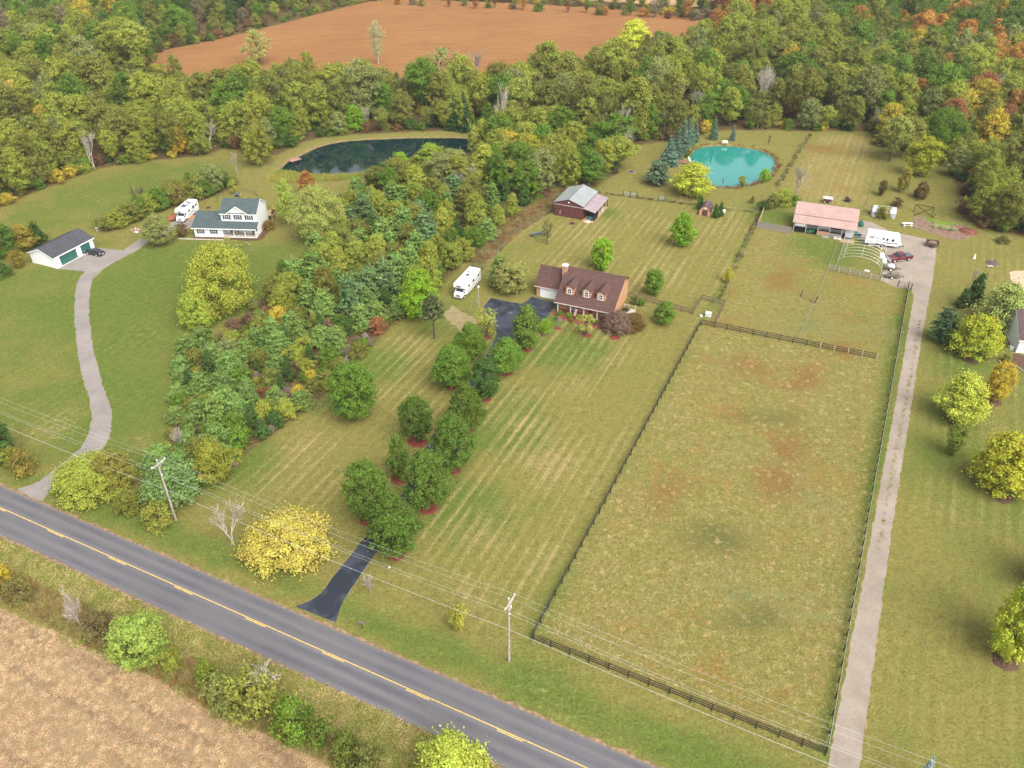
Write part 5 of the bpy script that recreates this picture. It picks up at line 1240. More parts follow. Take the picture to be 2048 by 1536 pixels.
PL('brown_shrub', 'mound', 1264, 668, 628, 50, (.21, .14, .05), "rusty brown bush beside the large purple one", 'shrub', turned=.12)
mgrp = 'small round maples on the lawn'
PL('lawn_maple', 'young', 1203, 537, 480, 47, BRIGHT, "round bright green maple just behind the brown roof", group=mgrp, turned=0)
PL('lawn_maple', 'young', 1362, 492, 428, 47, BRIGHT, "egg shaped bright green maple alone on the back lawn", group=mgrp, turned=0)
PL('lawn_maple', 'young', 1305, 589, 541, 38, GREEN, "mid green round maple inside the rail fence by the house", group=mgrp, turned=0)
PL('lawn_maple', 'young', 1327, 648, 605, 40, GREEN, "mid green round maple just outside the rail fence", group=mgrp, turned=.03)
PL('sapling', 'sparse', 1094, 488, 438, 26, (.15, .17, .06), "spindly half bare sapling on the back lawn by the picnic table")
PL('yellow_shrub', 'shrub', 1456, 566, 535, 22, (.50, .46, .06), "yellow leaved bush on the fence line behind the corral", 'shrub', turned=.2)
# by the turquoise pond
PL('pine_tree', 'pine', 1314, 367, 321, 52, (.16, .22, .13), "single grey green pine on the lawn below the spruces", pick=1)
PL('maple_tree', 'maple', 1381, 399, 328, 80, (.46, .48, .06), "spreading yellow green tree before the turquoise pond's shore", turned=.03)
sg = 'blue spruces beside the turquoise pond'
for bx, by, ty, w, lb in [(1338,330,277,42,"front blue spruce by the turquoise pond's dock"),(1352,316,258,34,"second blue spruce back from the dock"),(1363,305,242,34,"third blue spruce back, tallest looking of the row"),(1376,292,238,30,"fourth blue spruce back, beside the wood"),(1390,283,246,22,"smaller dark blue spruce behind the row of four")]:
    PL('spruce_tree', 'spruce', bx, by, ty, w, (.15, .235, .160), lb, group=sg)
PL('spruce_tree', 'spruce', 1427, 279, 237, 20, (.15, .23, .15), "thin spruce with bare stem against the wood behind the pond", group=sg)
PL('spruce_tree', 'spruce', 1465, 281, 252, 15, (.17, .23, .19), "smallest spruce alone on the pond's back lawn", group=sg)
PL('sapling', 'sparse', 1537, 290, 270, 7, (.14, .12, .08), "thin dark sapling post on the pond's back lawn")
PL('pond_shrub', 'shrub', 1484, 374, 352, 18, YGREEN, "small yellow bush on the near shore of the turquoise pond", 'shrub', turned=.15)
PL('pond_shrub', 'shrub', 1528, 366, 338, 26, BRIGHT, "green bush at the near right shore of the turquoise pond", 'shrub')
PL('bare_sapling', 'brush', 1444, 375, 351, 12, GREY, "leafless twig sapling on the turquoise pond's near shore", bark='grey')
PL('pond_shrub', 'shrub', 1376, 316, 300, 16, DKGREEN, "dark bush at the dock end of the turquoise pond", 'shrub')
PL('lawn_shrub', 'shrub', 1504, 408, 392, 12, (.2, .2, .07), "small brownish bush alone on the lawn beyond the shed", 'shrub')
ag = 'arborvitae around the small shed'
for bx, by, ty, w, lb in [(1396,419,396,9,"narrow arborvitae behind the small shed, nearer the barn"),(1402,415,393,9,"narrow arborvitae behind the small shed, nearer its roof"),(1430,436,408,15,"dark pointed arborvitae at the small shed's front corner"),(1440,434,405,13,"dark pointed arborvitae beside the white tank")]:
    PL('arborvitae', 'cedar', bx, by, ty, w, (.075, .16, .03), lb, group=ag)
# round the pink roofed shed and the upper right
PL('bare_tree', 'bare', 1590, 393, 323, 48, GREY, "large leafless tree behind the pink roofed shed", bark='grey', pick=2)
for bx, by, ty, w, c, lb in [(1524,424,402,24,DARK,"dark bush at the far corner of the tan board fence"),(1545,419,388,34,OLIVE,"olive bush behind the small fenced lawn"),(1568,417,378,42,YGREEN,"yellow green bush behind the fenced lawn, by the leafless tree"),(1586,414,388,26,GREEN,"green bush against the pink shed's back corner")]:
    PL('hedge_shrub', 'shrub', bx, by, ty, w, c, lb, 'shrub', 'bushes behind the pink roofed shed')
wg = 'trees on the rough lawn by the right wood'
PL('broadleaf_tree', 'wood', 1778, 322, 232, 62, (.30, .33, .08), "pale yellow green tree with bare stems at the meadow's corner", group=wg, pick=2)
PL('broadleaf_tree', 'wood', 1812, 318, 238, 62, (.27, .29, .07), "pale olive tree beside the dark green lawn tree", group=wg, pick=5)
PL('broadleaf_tree', 'grand', 1874, 324, 218, 92, GREEN, "large dark green tree standing before the right wood", group=wg, turned=0)
PL('broadleaf_tree', 'wood', 1838, 352, 274, 60, (.38, .38, .04), "yellow green tree in front of the large dark green one", group=wg, pick=0)
PL('broadleaf_tree', 'young', 1803, 384, 335, 24, (.30, .27, .05), "small yellowing tree with white trunk on the rough lawn", group=wg, bark='pale', turned=.1)
for bx, by, ty, w, lb in [(1761,394,360,24,"russet bush nearest the fence beyond the greenhouse frame"),(1841,402,364,34,"russet bush in front of the yellow green tree"),(1793,416,396,24,"low dark bush just behind the greenhouse frame")]:
    PL('russet_shrub', 'shrub', bx, by, ty, w, (.17, .13, .05), lb, 'shrub', 'russet bushes on the rough lawn', turned=.12)
PL('shrub', 'shrub', 1762, 440, 414, 30, (.20, .20, .04), "olive bush grown up inside the greenhouse frame", 'shrub', turned=.1)
# right side lawn
yg = 'yellowing maples on the right lawn'
PL('maple_tree', 'maple', 1940, 719, 634, 92, (.47, .51, .06), "yellow green maple nearest the white house on the right edge", group=yg, turned=.03)
PL('maple_tree', 'maple', 1984, 803, 726, 52, (.58, .46, .06), "orange tinged maple tucked behind the paler one", group=yg, turned=.30)
PL('maple_tree', 'maple', 1914, 850, 754, 96, (.49, .54, .09), "pale yellow green maple beside the gravel lane", group=yg, turned=.08)
PL('maple_tree', 'shrub', 1902, 914, 850, 46, (.26, .31, .06), "small thin green maple below the pale one", group=yg)
PL('maple_tree', 'maple', 2004, 994, 880, 122, (.47, .48, .06), "large bushy golden green maple at the right edge", group=yg, turned=.05)
PL('maple_tree', 'maple', 2010, 1322, 1186, 112, (.48, .55, .07), "bright green and gold maple at the lower right edge", group=yg, turned=.06)
PL('maple_tree', 'maple', 2092, 1185, 1080, 100, (.42, .24, .05), "orange red maple mostly cut off by the right edge", group=yg, turned=.4)
for bx, by, lb in [(1940,719,"nearest the white house"),(1984,803,"that is orange tinged"),(1914,850,"that is pale, by the gravel lane"),(2004,994,"that is large and golden"),(2010,1322,"at the lower right edge")]:
    mulch(bx, by, 1.5, "dark bare soil ring under the maple " + lb, MULCH_B)
PL('hemlock_tree', 'hemlock', 1996, 668, 566, 108, (.40, .45, .13), "wide tiered pale conifer beside the house on the right")
PL('cedar_tree', 'cedar', 1944, 612, 548, 38, (.07, .15, .045), "dark leaning evergreen on the right lawn")
PL('cedar_tree', 'cedar', 1922, 616, 577, 24, (.10, .15, .04), "smaller dark evergreen beside the leaning one")
PL('pine_tree', 'pine', 1882, 684, 616, 50, (.13, .20, .08), "thin wispy pine between the gravel lane and the yellow maple")
PL('bare_tree', 'bare', 1938, 574, 530, 24, GREY, "small leafless tree leaning over the dark evergreen", bark='grey', pick=1)
PL('shrub', 'shrub', 2046, 640, 588, 40, DKGREEN, "dark green bush by the corner of the right edge house", 'shrub')
PL('grass_clump', 'shrub', 2011, 726, 708, 20, (.30, .30, .07), "tan and green clump in the curved garden bed", 'shrub')
PL('spruce_tree', 'spruce', 1832, 1585, 1519, 44, (.36, .46, .44), "tip of a pale blue spruce at the bottom edge")
PL('shrub', 'shrub', 2005, 490, 472, 26, (.2, .2, .06), "scrubby olive bush at the garden's right end", 'shrub')
# round the white house
PL('broadleaf_tree', 'street', 322, 489, 428, 62, (.30, .31, .09), "olive round headed tree beside the grey gravel drive", turned=.03, pick=0)
PL('round_shrub', 'shrub', 366, 476, 448, 32, (.17, .12, .06), "dusky red brown bush at the white house's garage end", 'shrub', turned=.1)
PL('round_shrub', 'shrub', 539, 462, 440, 26, (.28, .19, .05), "orange tinged round bush at the white house's gable", 'shrub', turned=.3)
PL('sapling', 'sparse', 468, 388, 360, 22, (.36, .36, .06), "small yellow tree behind the white house")
PL('broadleaf_tree', 'wood', 582, 449, 358, 46, LIME, "slender bright green tree by the white house lawn", turned=0, pick=1)
PL('broadleaf_tree', 'grand', 642, 490, 374, 98, (.40, .45, .12), "huge pale lime feathery tree behind the white house", turned=0, pick=1)
PL('broadleaf_tree', 'young', 616, 388, 343, 34, (.40, .18, .06), "red orange tree by the dark pond's reeds", turned=.35)
PL('broadleaf_tree', 'grand', 450, 628, 494, 146, (.36, .385, .06), "huge golden olive tree at the strip's corner below the white house", turned=.04, pick=0)
PL('broadleaf_tree', 'maple', 395, 662, 588, 66, (.36, .42, .06), "yellow green lower tree at the foot of the huge golden one", turned=.1)
for bx, by, ty, w, k, c, lb in [(12,520,452,64,'maple',DKGREEN,"deep green tree at the left edge behind the white garage"),(50,505,452,56,'maple',(.32,.26,.05),"golden mottled bush right behind the white garage"),(78,490,444,42,'cedar',CEDAR,"dark cedar behind the white garage, nearest the meadow"),(30,480,462,34,'shrub',OLIVE,"olive bush behind the garage trees"),(6,560,524,40,'shrub',DARK,"dark bush at the left edge beside the garage"),(40,540,500,36,'shrub',(.3,.24,.05),"yellowing bush against the garage's back corner")]:
    PL('garage_tree', k, bx, by, ty, w, c, lb, 'shrub' if k == 'shrub' else 'tree', 'trees behind the white garage', turned=.08)
PL('broadleaf_tree', 'wood', 520, 330, 250, 56, (.27, .28, .05), "yellow green tree standing out front of the wood by the dock", turned=.05, pick=3)
PL('broadleaf_tree', 'wood', 362, 312, 244, 36, (.75, .52, .04), "bright yellow flushed tree on the left meadow's edge", turned=.5, pick=1)
PL('bare_tree', 'bare', 476, 352, 300, 24, GREY, "thin half bare tree at the end of the hedgerow", bark='grey')
PL('bare_tree', 'bare', 283, 425, 360, 40, GREY, "spreading leafless tree in the hedgerow", bark='', pick=1)
PL('conifer_tree', 'spruce', 300, 104, 28, 36, (.10, .18, .055), "tall dark conical conifer at the tip of the brown field")
PL('broadleaf_tree', 'airy', 520, 130, 58, 66, (.46, .47, .15), "wispy pale tree standing out into the brown field")
PL('poplar_tree', 'airy', 757, 128, 40, 32, (.42, .41, .20), "tall thin half bare poplar against the brown field", bark='pale')
PL('broadleaf_tree', 'maple', 1268, 108, 40, 62, (.58, .60, .07), "bright yellow green round tree against the brown field")
PL('bare_tree', 'bare', 952, 168, 92, 50, GREY, "leafless grey tree on the brown field's near edge", bark='grey')
PL('broadleaf_tree', 'wood', 712, 262, 210, 44, BRIGHT, "bright green low tree behind the dark pond", turned=0, pick=3)
PL('conifer_tree', 'spruce', 930, 262, 190, 40, (.06, .12, .04), "dark conifer behind the dark pond's far end")
PL('conifer_tree', 'spruce', 906, 260, 205, 36, (.07, .14, .045), "second dark conifer behind the dark pond, left of its twin")
for bx, by, ty, w in [(668,250,152,44),(1008,300,158,42),(1238,290,205,36),(1245,322,246,40)]:
    PL('bare_tree', 'bare', bx, by, ty, w, GREY, {668:"pale leafless tree behind the dark pond's dock end",1008:"tall silver leafless tree between dark pond and strip",1238:"half bare pale tree behind the strip's far end",1245:"grey leafless tree at the strip's far corner"}[bx], bark='pale')
for bx, by, ty, w, c, lb in [(1010,330,262,66,GOLD,"golden yellow tree at the strip's far end, nearest the dark pond"),(1060,345,268,74,(.40,.36,.045),"wide yellow tree in the strip's far end"),(1105,350,270,60,YGREEN,"yellow green tree in the strip behind the barn"),(800,352,306,54,BRIGHT,"bright green tree screening the dark pond's near shore"),(860,348,290,62,(.26,.36,.05),"green tree screening the dark pond's middle"),(905,352,300,60,SAGE,"pale sage tree on the dark pond's near shore")]:
    PL('broadleaf_tree', 'wood', bx, by, ty, w, c, lb, group='yellow and green trees of the far strip', turned=.05)
# road side
PL('yellow_tree', 'mound', 578, 1140, 1048, 174, (.56, .47, .10), "large yellow leaved tree beside the blacktop entrance", turned=.07, rz=math.radians(-30))
PL('bare_tree', 'bare', 468, 1090, 1000, 70, GREY, "small pale leafless tree beside the large yellow one", bark='pale', pick=1)
PL('roadside_shrub', 'mound', 192, 1004, 924, 146, (.37, .42, .075), "large yellow green bush between gravel drive and utility pole", 'shrub', turned=.06)
PL('roadside_shrub', 'maple', 236, 985, 908, 66, (.28, .27, .06), "olive bush behind the large yellow green one", 'shrub', turned=.1)
PL('roadside_shrub', 'shrub', 262, 1032, 984, 56, (.25, .27, .05), "green bush below the large yellow green one", 'shrub')
PL('roadside_shrub', 'shrub', 320, 1060, 1012, 72, (.27, .27, .05), "olive bush at the foot of the tilted utility pole", 'shrub', turned=.1)
PL('pine_tree', 'hemlock', 352, 1012, 918, 134, (.20, .29, .085), "bushy blue green pine beside the utility pole on the strip's corner")
PL('broadleaf_tree', 'maple', 432, 965, 880, 78, (.33, .33, .05), "yellow green bush at the strip's road end above the pine", turned=.12)
PL('bare_shrub', 'brush', 366, 905, 850, 50, GREY, "silvery dead shrub at the road end of the strip", 'shrub', bark='pale')
PL('cedar_tree', 'maple', 4, 930, 838, 76, CEDAR, "dark conifer cut off by the left edge above the road")
PL('roadside_shrub', 'shrub', 52, 952, 902, 56, (.30, .26, .06), "yellowing bush at the left edge beside the gravel drive mouth", 'shrub', turned=.2)
PL('roadside_shrub', 'shrub', 24, 940, 896, 46, (.26, .27, .05), "olive bush under the dark conifer at the left edge", 'shrub', turned=.1)
dg = 'bushes in the roadside ditch'
for bx, by, ty, w, k, c, lb in [(12,1192,1128,60,'shrub',(.55,.42,.05),"bright yellow bush at the left end of the ditch"),(45,1212,1160,50,'shrub',(.25,.22,.07),"brownish bush beside the bright yellow one in the ditch"),(168,1265,1170,66,'brush',GREY,"leafless grey thicket in the ditch"),(198,1280,1230,60,'shrub',(.24,.20,.08),"brown olive bush beside the leafless thicket"),(292,1332,1238,104,'maple',(.30,.38,.08),"largest bright green bush in the ditch's middle"),(348,1345,1300,50,'shrub',YGREEN,"yellow green bush beside the largest ditch bush"),(422,1372,1318,44,'cedar',(.19,.24,.035),"small upright cedar in the ditch"),(448,1425,1352,84,'shrub',(.24,.25,.07),"olive bush before the silver dead branches in the ditch"),(510,1440,1345,118,'shrub',(.27,.28,.06),"wide mixed bush under the silver dead branches"),(545,1420,1332,110,'brush',GREY,"silver dead branches over the wide ditch bush"),(590,1482,1398,88,'shrub',(.19,.28,.04),"deep green bush right of the silver dead branches"),(640,1500,1440,66,'shrub',(.16,.21,.04),"dark green bush near the ditch's bottom end"),(690,1530,1470,70,'shrub',(.19,.24,.05),"green brown bush at the bottom edge by the harvested field"),(735,1560,1500,80,'shrub',(.22,.22,.06),"olive bush cut off at the bottom edge"),(240,1310,1266,56,'shrub',(.22,.19,.08),"brown bush left of the largest green ditch bush")]:
    PL('ditch_shrub', k, bx, by, ty, w, c, lb, 'shrub', dg, turned=.04, bark='pale' if k == 'brush' else '')
PL('ditch_shrub', 'maple', 905, 1600, 1497, 160, (.42, .48, .08), "bright lime bush at the bottom edge beside the road", 'shrub', dg, turned=0)
PL('ditch_shrub', 'shrub', 918, 1262, 1212, 44, (.38, .38, .07), "small yellow green bush on the lawn near the utility pole", 'shrub')
PL('bare_shrub', 'brush', 742, 1186, 1148, 56, GREY, "grey leafless shrub beside the blacktop entrance", 'shrub', bark='grey')
# far field edge: thin trees along the brown field
todo = []; r4 = random.Random(3)
for i in range(26):
    bx = 800 + i * 24.5 + r4.uniform(-8, 8); by = 6 + (bx - 800) * .05 + r4.uniform(-2, 5)
    c = r4.choice([OLIVE, DKGREEN, ORANGE, GREY, OLIVE, RUST]); k = r4.choice(['airy', 'bare', 'shrub', 'airy', 'shrub'])
    if bx > 1090 and bx < 1130: continue
    g = G(bx, by); H = r4.uniform(5, 9) if k != 'shrub' else r4.uniform(2.5, 4)
    if bx > 1280: H *= 1.3
    o = plant('field_edge_tree', k, g.x, g.y, H, H * (.6 if k != 'shrub' else 1.4), c, None, 'tree', 'trees along the far edge of the brown field', bark='grey' if k == 'bare' else '')
    todo.append((o, 'leafless tree' if k == 'bare' else COLNAME[id(c)] + (' bush' if k == 'shrub' else ' thin tree'), 'on the hedge beyond the brown field'))
settle(todo)

# ------------------------------------------------------------------ tall grasses and reeds
r5 = random.Random(77)
TUFTS = [tuft_mesh(300 + i, 60, .55, .45, .035) for i in range(3)]
FLAT = [tuft_mesh(320 + i, 50, .30, .6, .05, 1.3) for i in range(3)]
REEDS = [tuft_mesh(310 + i, 50, 1.6, .7, .07, .14) for i in range(3)]
def grass_mass(name, label, pts, pal, seed, s=(.8, 1.3), protos=TUFTS, cat="grass", zf=None):
    mass(name, label, protos, [(x, y, 0 if zf is None else zf(x, y)) for x, y in pts], [(0, 0, r5.uniform(0, 6.28)) for _ in pts], [(k, k, k) for k in [r5.uniform(*s) for _ in pts]], tint_rows(pal, len(pts), seed, .25), cat)
STRAW, TANG, RUSTG, PALEG = (.42, .31, .13), (.30, .22, .09), (.26, .12, .05), (.30, .33, .16)
grass_mass("dry_grass", "tall dry straw coloured grass beside the overgrown strip", scatter_in(ROUGH_STRIP, 1500, 61), [STRAW, TANG, PALEG, RUSTG, STRAW], 62, (.9, 1.8))
dp = [(-150,1135),(0,1195),(100,1250),(200,1300),(300,1345),(445,1430),(600,1495),(760,1575),(820,1600),(600,1440),(450,1362),(300,1278),(150,1205),(0,1140),(-150,1075)]
grass_mass("ditch_weeds", "rank brown and green weeds along the roadside ditch", scatter_in(poly(dp), 3000, 63), [(.50, .38, .18), (.34, .24, .11), (.40, .38, .12), (.42, .22, .10), (.36, .38, .10), (.5, .44, .2)], 64, (.6, 1.4), cat="weeds")
vp = [(-60,1060),(0,1085),(230,1190),(500,1310),(760,1425),(900,1490),(1000,1536),(1080,1590),(820,1600),(600,1440),(450,1362),(300,1278),(150,1205),(0,1140)]
grass_mass("verge_grass", "rough uncut grass between the road and its ditch", scatter_in(poly(vp), 3000, 65), [(.44, .40, .13), (.33, .38, .09), (.65, .52, .26), (.38, .38, .11)], 66, (.6, 1.3), FLAT)
reed_pts = [p for p in scatter_in(poly([(538,357),(552,346),(580,346),(600,352),(650,354),(700,352),(740,348),(735,355),(680,360),(600,363),(552,365)]), 520, 67)]
grass_mass("cattail_reeds", "golden green cattail reeds along the dark pond's near shore", reed_pts, [(.46, .43, .10), (.36, .42, .08), (.30, .40, .08), (.50, .38, .11)], 68, (.8, 1.25), REEDS, "reeds", lambda x, y: -.5)
ring = []
for i in range(len(POND_T)):
    a, b = POND_T[i], POND_T[(i + 1) % len(POND_T)]
    px, py = PX((*a, 0))
    w = 3 if py > 350 else (2 if px > 1520 else .8)
    if px < 1400 and py < 360 and py > 305: w = 0
    for q in range(int(np.hypot(*(b - a)) * 1.5 * w)):
        t = r5.random(); n = np.array([(b - a)[1], -(b - a)[0]]); n = n / (np.linalg.norm(n) + 1e-9); c = POND_T.mean(0)
        if np.dot(n, a - c) < 0: n = -n
        ring.append(a + (b - a) * t + n * r5.uniform(-.2, 1.7))
grass_mass("shore_weeds", "reddish brown weeds ringing the turquoise pond's shore", ring, [(.30, .13, .09), (.24, .12, .07), (.42, .26, .10), (.22, .17, .07), TANG], 70, (.7, 1.3), cat="weeds", zf=lambda x, y: -.2)
ln = [G(*p) for p in [(1840,640),(1823,740),(1797,880),(1773,1010),(1758,1100)]]; lw = []
for a, b in zip(ln, ln[1:]):
    for k in range(int((b - a).length * 3.2)):
        p = a.lerp(b, r5.random()); lw.append((p.x + r5.gauss(0, .16), p.y + r5.gauss(0, .16)))
grass_mass("lane_weeds", "thin weeds growing along the middle of the gravel lane", lw, [(.40, .36, .12), (.34, .36, .10)], 78, (.25, .55), FLAT, cat="weeds")
fl = []
for L_ in ([(1437,598),(1455,560),(1520,428)], [(1553,375),(1620,268)], [(930,522),(1040,455),(1112,418)], [(1197,386),(1293,398),(1505,425)]):
    Q = [G(*p) for p in L_]
    for a, b in zip(Q, Q[1:]):
        for k in range(int((b - a).length * 2)):
            p = a.lerp(b, r5.random()); fl.append((p.x + r5.gauss(0, .25), p.y + r5.gauss(0, .25)))
grass_mass("fence_weeds", "uncut weeds along the wire fence lines", fl, [TANG, (.2, .2, .05), (.18, .13, .06), DKGREEN], 72, (.6, 1.4), cat="weeds")
gp = [tuple(p) for p in scatter_in(poly([(1065,1278),(1650,1510),(1725,1120),(1760,720),(1405,655)]), 3200, 73, margin=.4)]
grass_mass("pasture_tufts", "uneven grazed tufts of straw and green in the paddock", gp, [(.75, .62, .32), (.50, .44, .16), (.42, .44, .18), (.50, .32, .12), (.75, .62, .32)], 74, (.3, .7), FLAT)
st = [tuple(p) for p in scatter_in(poly([(-100,1150),(0,1215),(300,1350),(610,1500),(700,1545),(400,1640),(-200,1640)]), 5000, 75)]
grass_mass("field_stubble", "short pale stubble and husks on the harvested field", st, [(.85, .66, .42), (.75, .55, .33), (.6, .42, .26)], 76, (.35, .7), FLAT, cat="stubble")

# ------------------------------------------------------------------ fences: every post and rail its own part
def shared(key, fn, cache={}):
    if key not in cache: cache[key] = fn()
    return cache[key]
def fence(name, label, pts, span=2.44, rails=(.35, .75, 1.15), postm=DWOOD, railm=DWOOD, ph=1.35, pw=.13, rh=.14, group="rail fences", pale_from=None, side=1, topm=None):
    W_ = [G(*p) for p in pts]; root = thing(name, label, "fence", W_[0], 0, group)
    pm = shared(("post", ph, pw, postm.name), lambda: MB().bbox(-pw / 2, pw / 2, -pw / 2, pw / 2, 0, ph, .02).mesh("post", postm))
    pm2 = shared(("post", ph, pw, "pale"), lambda: MB().bbox(-pw / 2, pw / 2, -pw / 2, pw / 2, 0, ph, .02).mesh("post", PWOOD))
    rm = shared(("rail", rh, railm.name), lambda: MB().box(0, 1, -.02, .02, -rh / 2, rh / 2).mesh("rail", railm))
    tm = shared(("rail", rh, topm.name), lambda: MB().box(0, 1, -.02, .02, -rh / 2, rh / 2).mesh("rail", topm)) if topm else rm
    r = random.Random(int(pts[0][0])); cnt = 0
    for a, c in zip(W_, W_[1:]):
        d = (c - a).length; n = max(1, round(d / span)); ang = math.atan2(c.y - a.y, c.x - a.x)
        for i in range(n + 1):
            if i == n and c is not W_[-1]: continue
            q = a.lerp(c, i / n) - W_[0]
            po = link("post", pm2 if pale_from is not None and cnt >= pale_from else pm, root, loc=q, rz=ang); po.scale.z = r.uniform(.95, 1.05); po.rotation_euler.x = r.uniform(-.03, .03); cnt += 1
        for i in range(n):
            q = a.lerp(c, i / n) - W_[0]; off = Vector((-math.sin(ang), math.cos(ang), 0)) * (pw / 2 + .024) * side
            for z in rails:
                ra = link("rail", tm if z == rails[-1] else rm, root, loc=q + off + Vector((0, 0, z + r.uniform(-.02, .02))), rz=ang); ra.scale.x = d / n - .012; ra.rotation_euler.y = r.uniform(-.008, .008)
    return root
fence("rail_fence", "black rail fence along the roadside end of the big paddock", [(1064,1280),(1650,1511)])
fence("rail_fence", "long rail fence between the big paddock and the front lawn", [(1066,1276),(1400,652)], rails=(.4, .8, 1.15))
fence("rail_fence", "long rail fence beside the gravel lane", [(1651,1504),(1816,574)], rails=(.4, .8, 1.2), side=-1, topm=M("weathered_lit_rail", (.34, .31, .26), amt=.25, scale=5))  # top rail alone paler: light falling on it is put into its grey
fence("rail_fence", "black rail fence crossing the paddock, with some pale posts", [(1403,650),(1752,719)], pale_from=9)
fence("rail_fence", "rail fence from the tan house's gable to the corral", [(1248,592),(1386,629)], railm=M("brown_rail", (.13, .095, .075), amt=.3, scale=4), postm=M("brown_post", (.16, .12, .10), amt=.3, scale=4))
fence("rail_fence", "small corral fence round the white utility box", [(1386,629),(1402,600),(1449,611),(1430,648)], railm=MATS["brown_rail"], postm=MATS["brown_post"])
fence("rail_fence", "pale posted rail fence before the hoop frame", [(1656,541),(1761,564)], postm=PWOOD, railm=GWOOD, rails=(.45, .95, 1.4), ph=1.6, rh=.17)
fence("rail_fence", "short dark rail fence behind the white motorhome", [(944,536),(966,541)], railm=MATS["brown_rail"], postm=MATS["brown_post"])
def wire_fence(label, pts, span=4.5, m=GWOOD, h=1.25, wires=(.3, .65, 1.0)):
    W_ = [G(*p) for p in pts]; root = thing("wire_fence", label, "fence", W_[0], 0, "wire fences")
    pm = shared(("wpost", m.name, h), lambda: MB().tube([(0, 0, 0), (0, 0, h)], .045, 6).mesh("post", m))
    wm = M("fence_wire", (.22, .21, .19), rough=.6)
    for a, c in zip(W_, W_[1:]):
        n = max(1, round((c - a).length / span)); ang = math.atan2(c.y - a.y, c.x - a.x)
        for i in range(n + 1): link("post", pm, root, loc=a.lerp(c, i / n) - W_[0], rz=ang)
    for z in wires: MB().tube([p - W_[0] + Vector((0, 0, z)) for p in W_], .012, 4).build("wire", wm, root)
wire_fence("wire fence along the back lawn from the barn past the shed", [(1202,388),(1293,399),(1505,426),(1516,424)])
wire_fence("wire fence on the line between the back lawn and upper paddock", [(1450,604),(1460,556),(1515,440)])
wire_fence("wire fence from the leafless tree up to the far wood", [(1556,374),(1618,268)])
wire_fence("wire fence dividing the two upper paddocks", [(1676,480),(1656,542),(1627,606),(1596,680)])
wire_fence("wire fence beside the upper right meadow", [(1729,424),(1757,335),(1762,322)])
wire_fence("overgrown wire fence between dry grass and back lawn", [(966,538),(1040,462),(1108,420)])
wire_fence("wire fence from the barn's corner to the lawn gates", [(1196,384),(1204,388)])
# board fence (each plank a part)
def board_fence(label, a, b, m, h=1.75, w=.21):
    A_, B_ = G(*a), G(*b); d = (B_ - A_).length; ang = math.atan2(B_.y - A_.y, B_.x - A_.x); n = int(d / w); r = random.Random(int(a[0]))
    t = thing("board_fence", label, "fence", A_, ang, "board fences by the stable")
    me = shared(("plank", m.name, w), lambda: MB().prism([(0, 0), (w - .02, 0), (w - .02, h - .04), (w / 2, h), (0, h - .04)], 'y', -.012, .012).mesh("plank", m))
    for i in range(n):
        p = link("plank", me, t, loc=(i * d / n, 0, 0)); p.scale.z = r.uniform(.95, 1.04); p.rotation_euler.y = r.uniform(-.012, .012)
    for z in (.4, 1.35): MB().box(0, d, .014, .06, z, z + .09).build("rail", m, t)
board_fence("grey weathered board fence joining the stable's open end", (1513,455), (1581,468), GWOOD)
board_fence("tan board fence on the small lawn's far side", (1515,452), (1527,424), TWOOD)
# gates
def gate(label, a, b, m, bars=5, h=1.2, lean=0.0, grp="field gates"):
    A_, B_ = G(*a), G(*b); d = (B_ - A_).length; ang = math.atan2(B_.y - A_.y, B_.x - A_.x)
    t = thing("field_gate", label, "gate", A_, ang, grp); t.rotation_euler.x = lean
    f = MB(); f.tube([(0, 0, .1), (d, 0, .1)], .03, 5); f.tube([(0, 0, h), (d, 0, h)], .03, 5); f.tube([(0, 0, .07), (0, 0, h + .03)], .035, 5); f.tube([(d, 0, .07), (d, 0, h + .03)], .035, 5)
    f.build("frame", m, t)
    for i in range(1, bars): MB().tube([(0, 0, .1 + (h - .1) * i / bars), (d, 0, .1 + (h - .1) * i / bars)], .02, 4).build("bar", m, t)
    MB().tube([(d * .5, .02, .1), (d * .5, .02, h)], .022, 4).build("stay", m, t)
    for x in (-.15, d + .15): MB().bbox(x - .07, x + .07, -.07, .07, 0, h + .3, .02).build("post", DWOOD, t)
gate("pale mesh gate nearest the maroon barn", (1248,392), (1259.5,394), STEEL); gate("second pale mesh gate along from the barn", (1261,394), (1272,396), STEEL)
gate("single pale gate on the wire fence before the yellow green tree", (1318,401), (1328,402.5), STEEL)
gate("dark gate at the mouth of the upper paddock by the lane", (1796,574), (1820,580), DWOOD, 3, 1.35)
gate("rusty metal gate leaning open in the upper paddock", (1601,594), (1628,606), M("rusty_gate", (.20, .13, .09)), 4, 1.3, -.5)

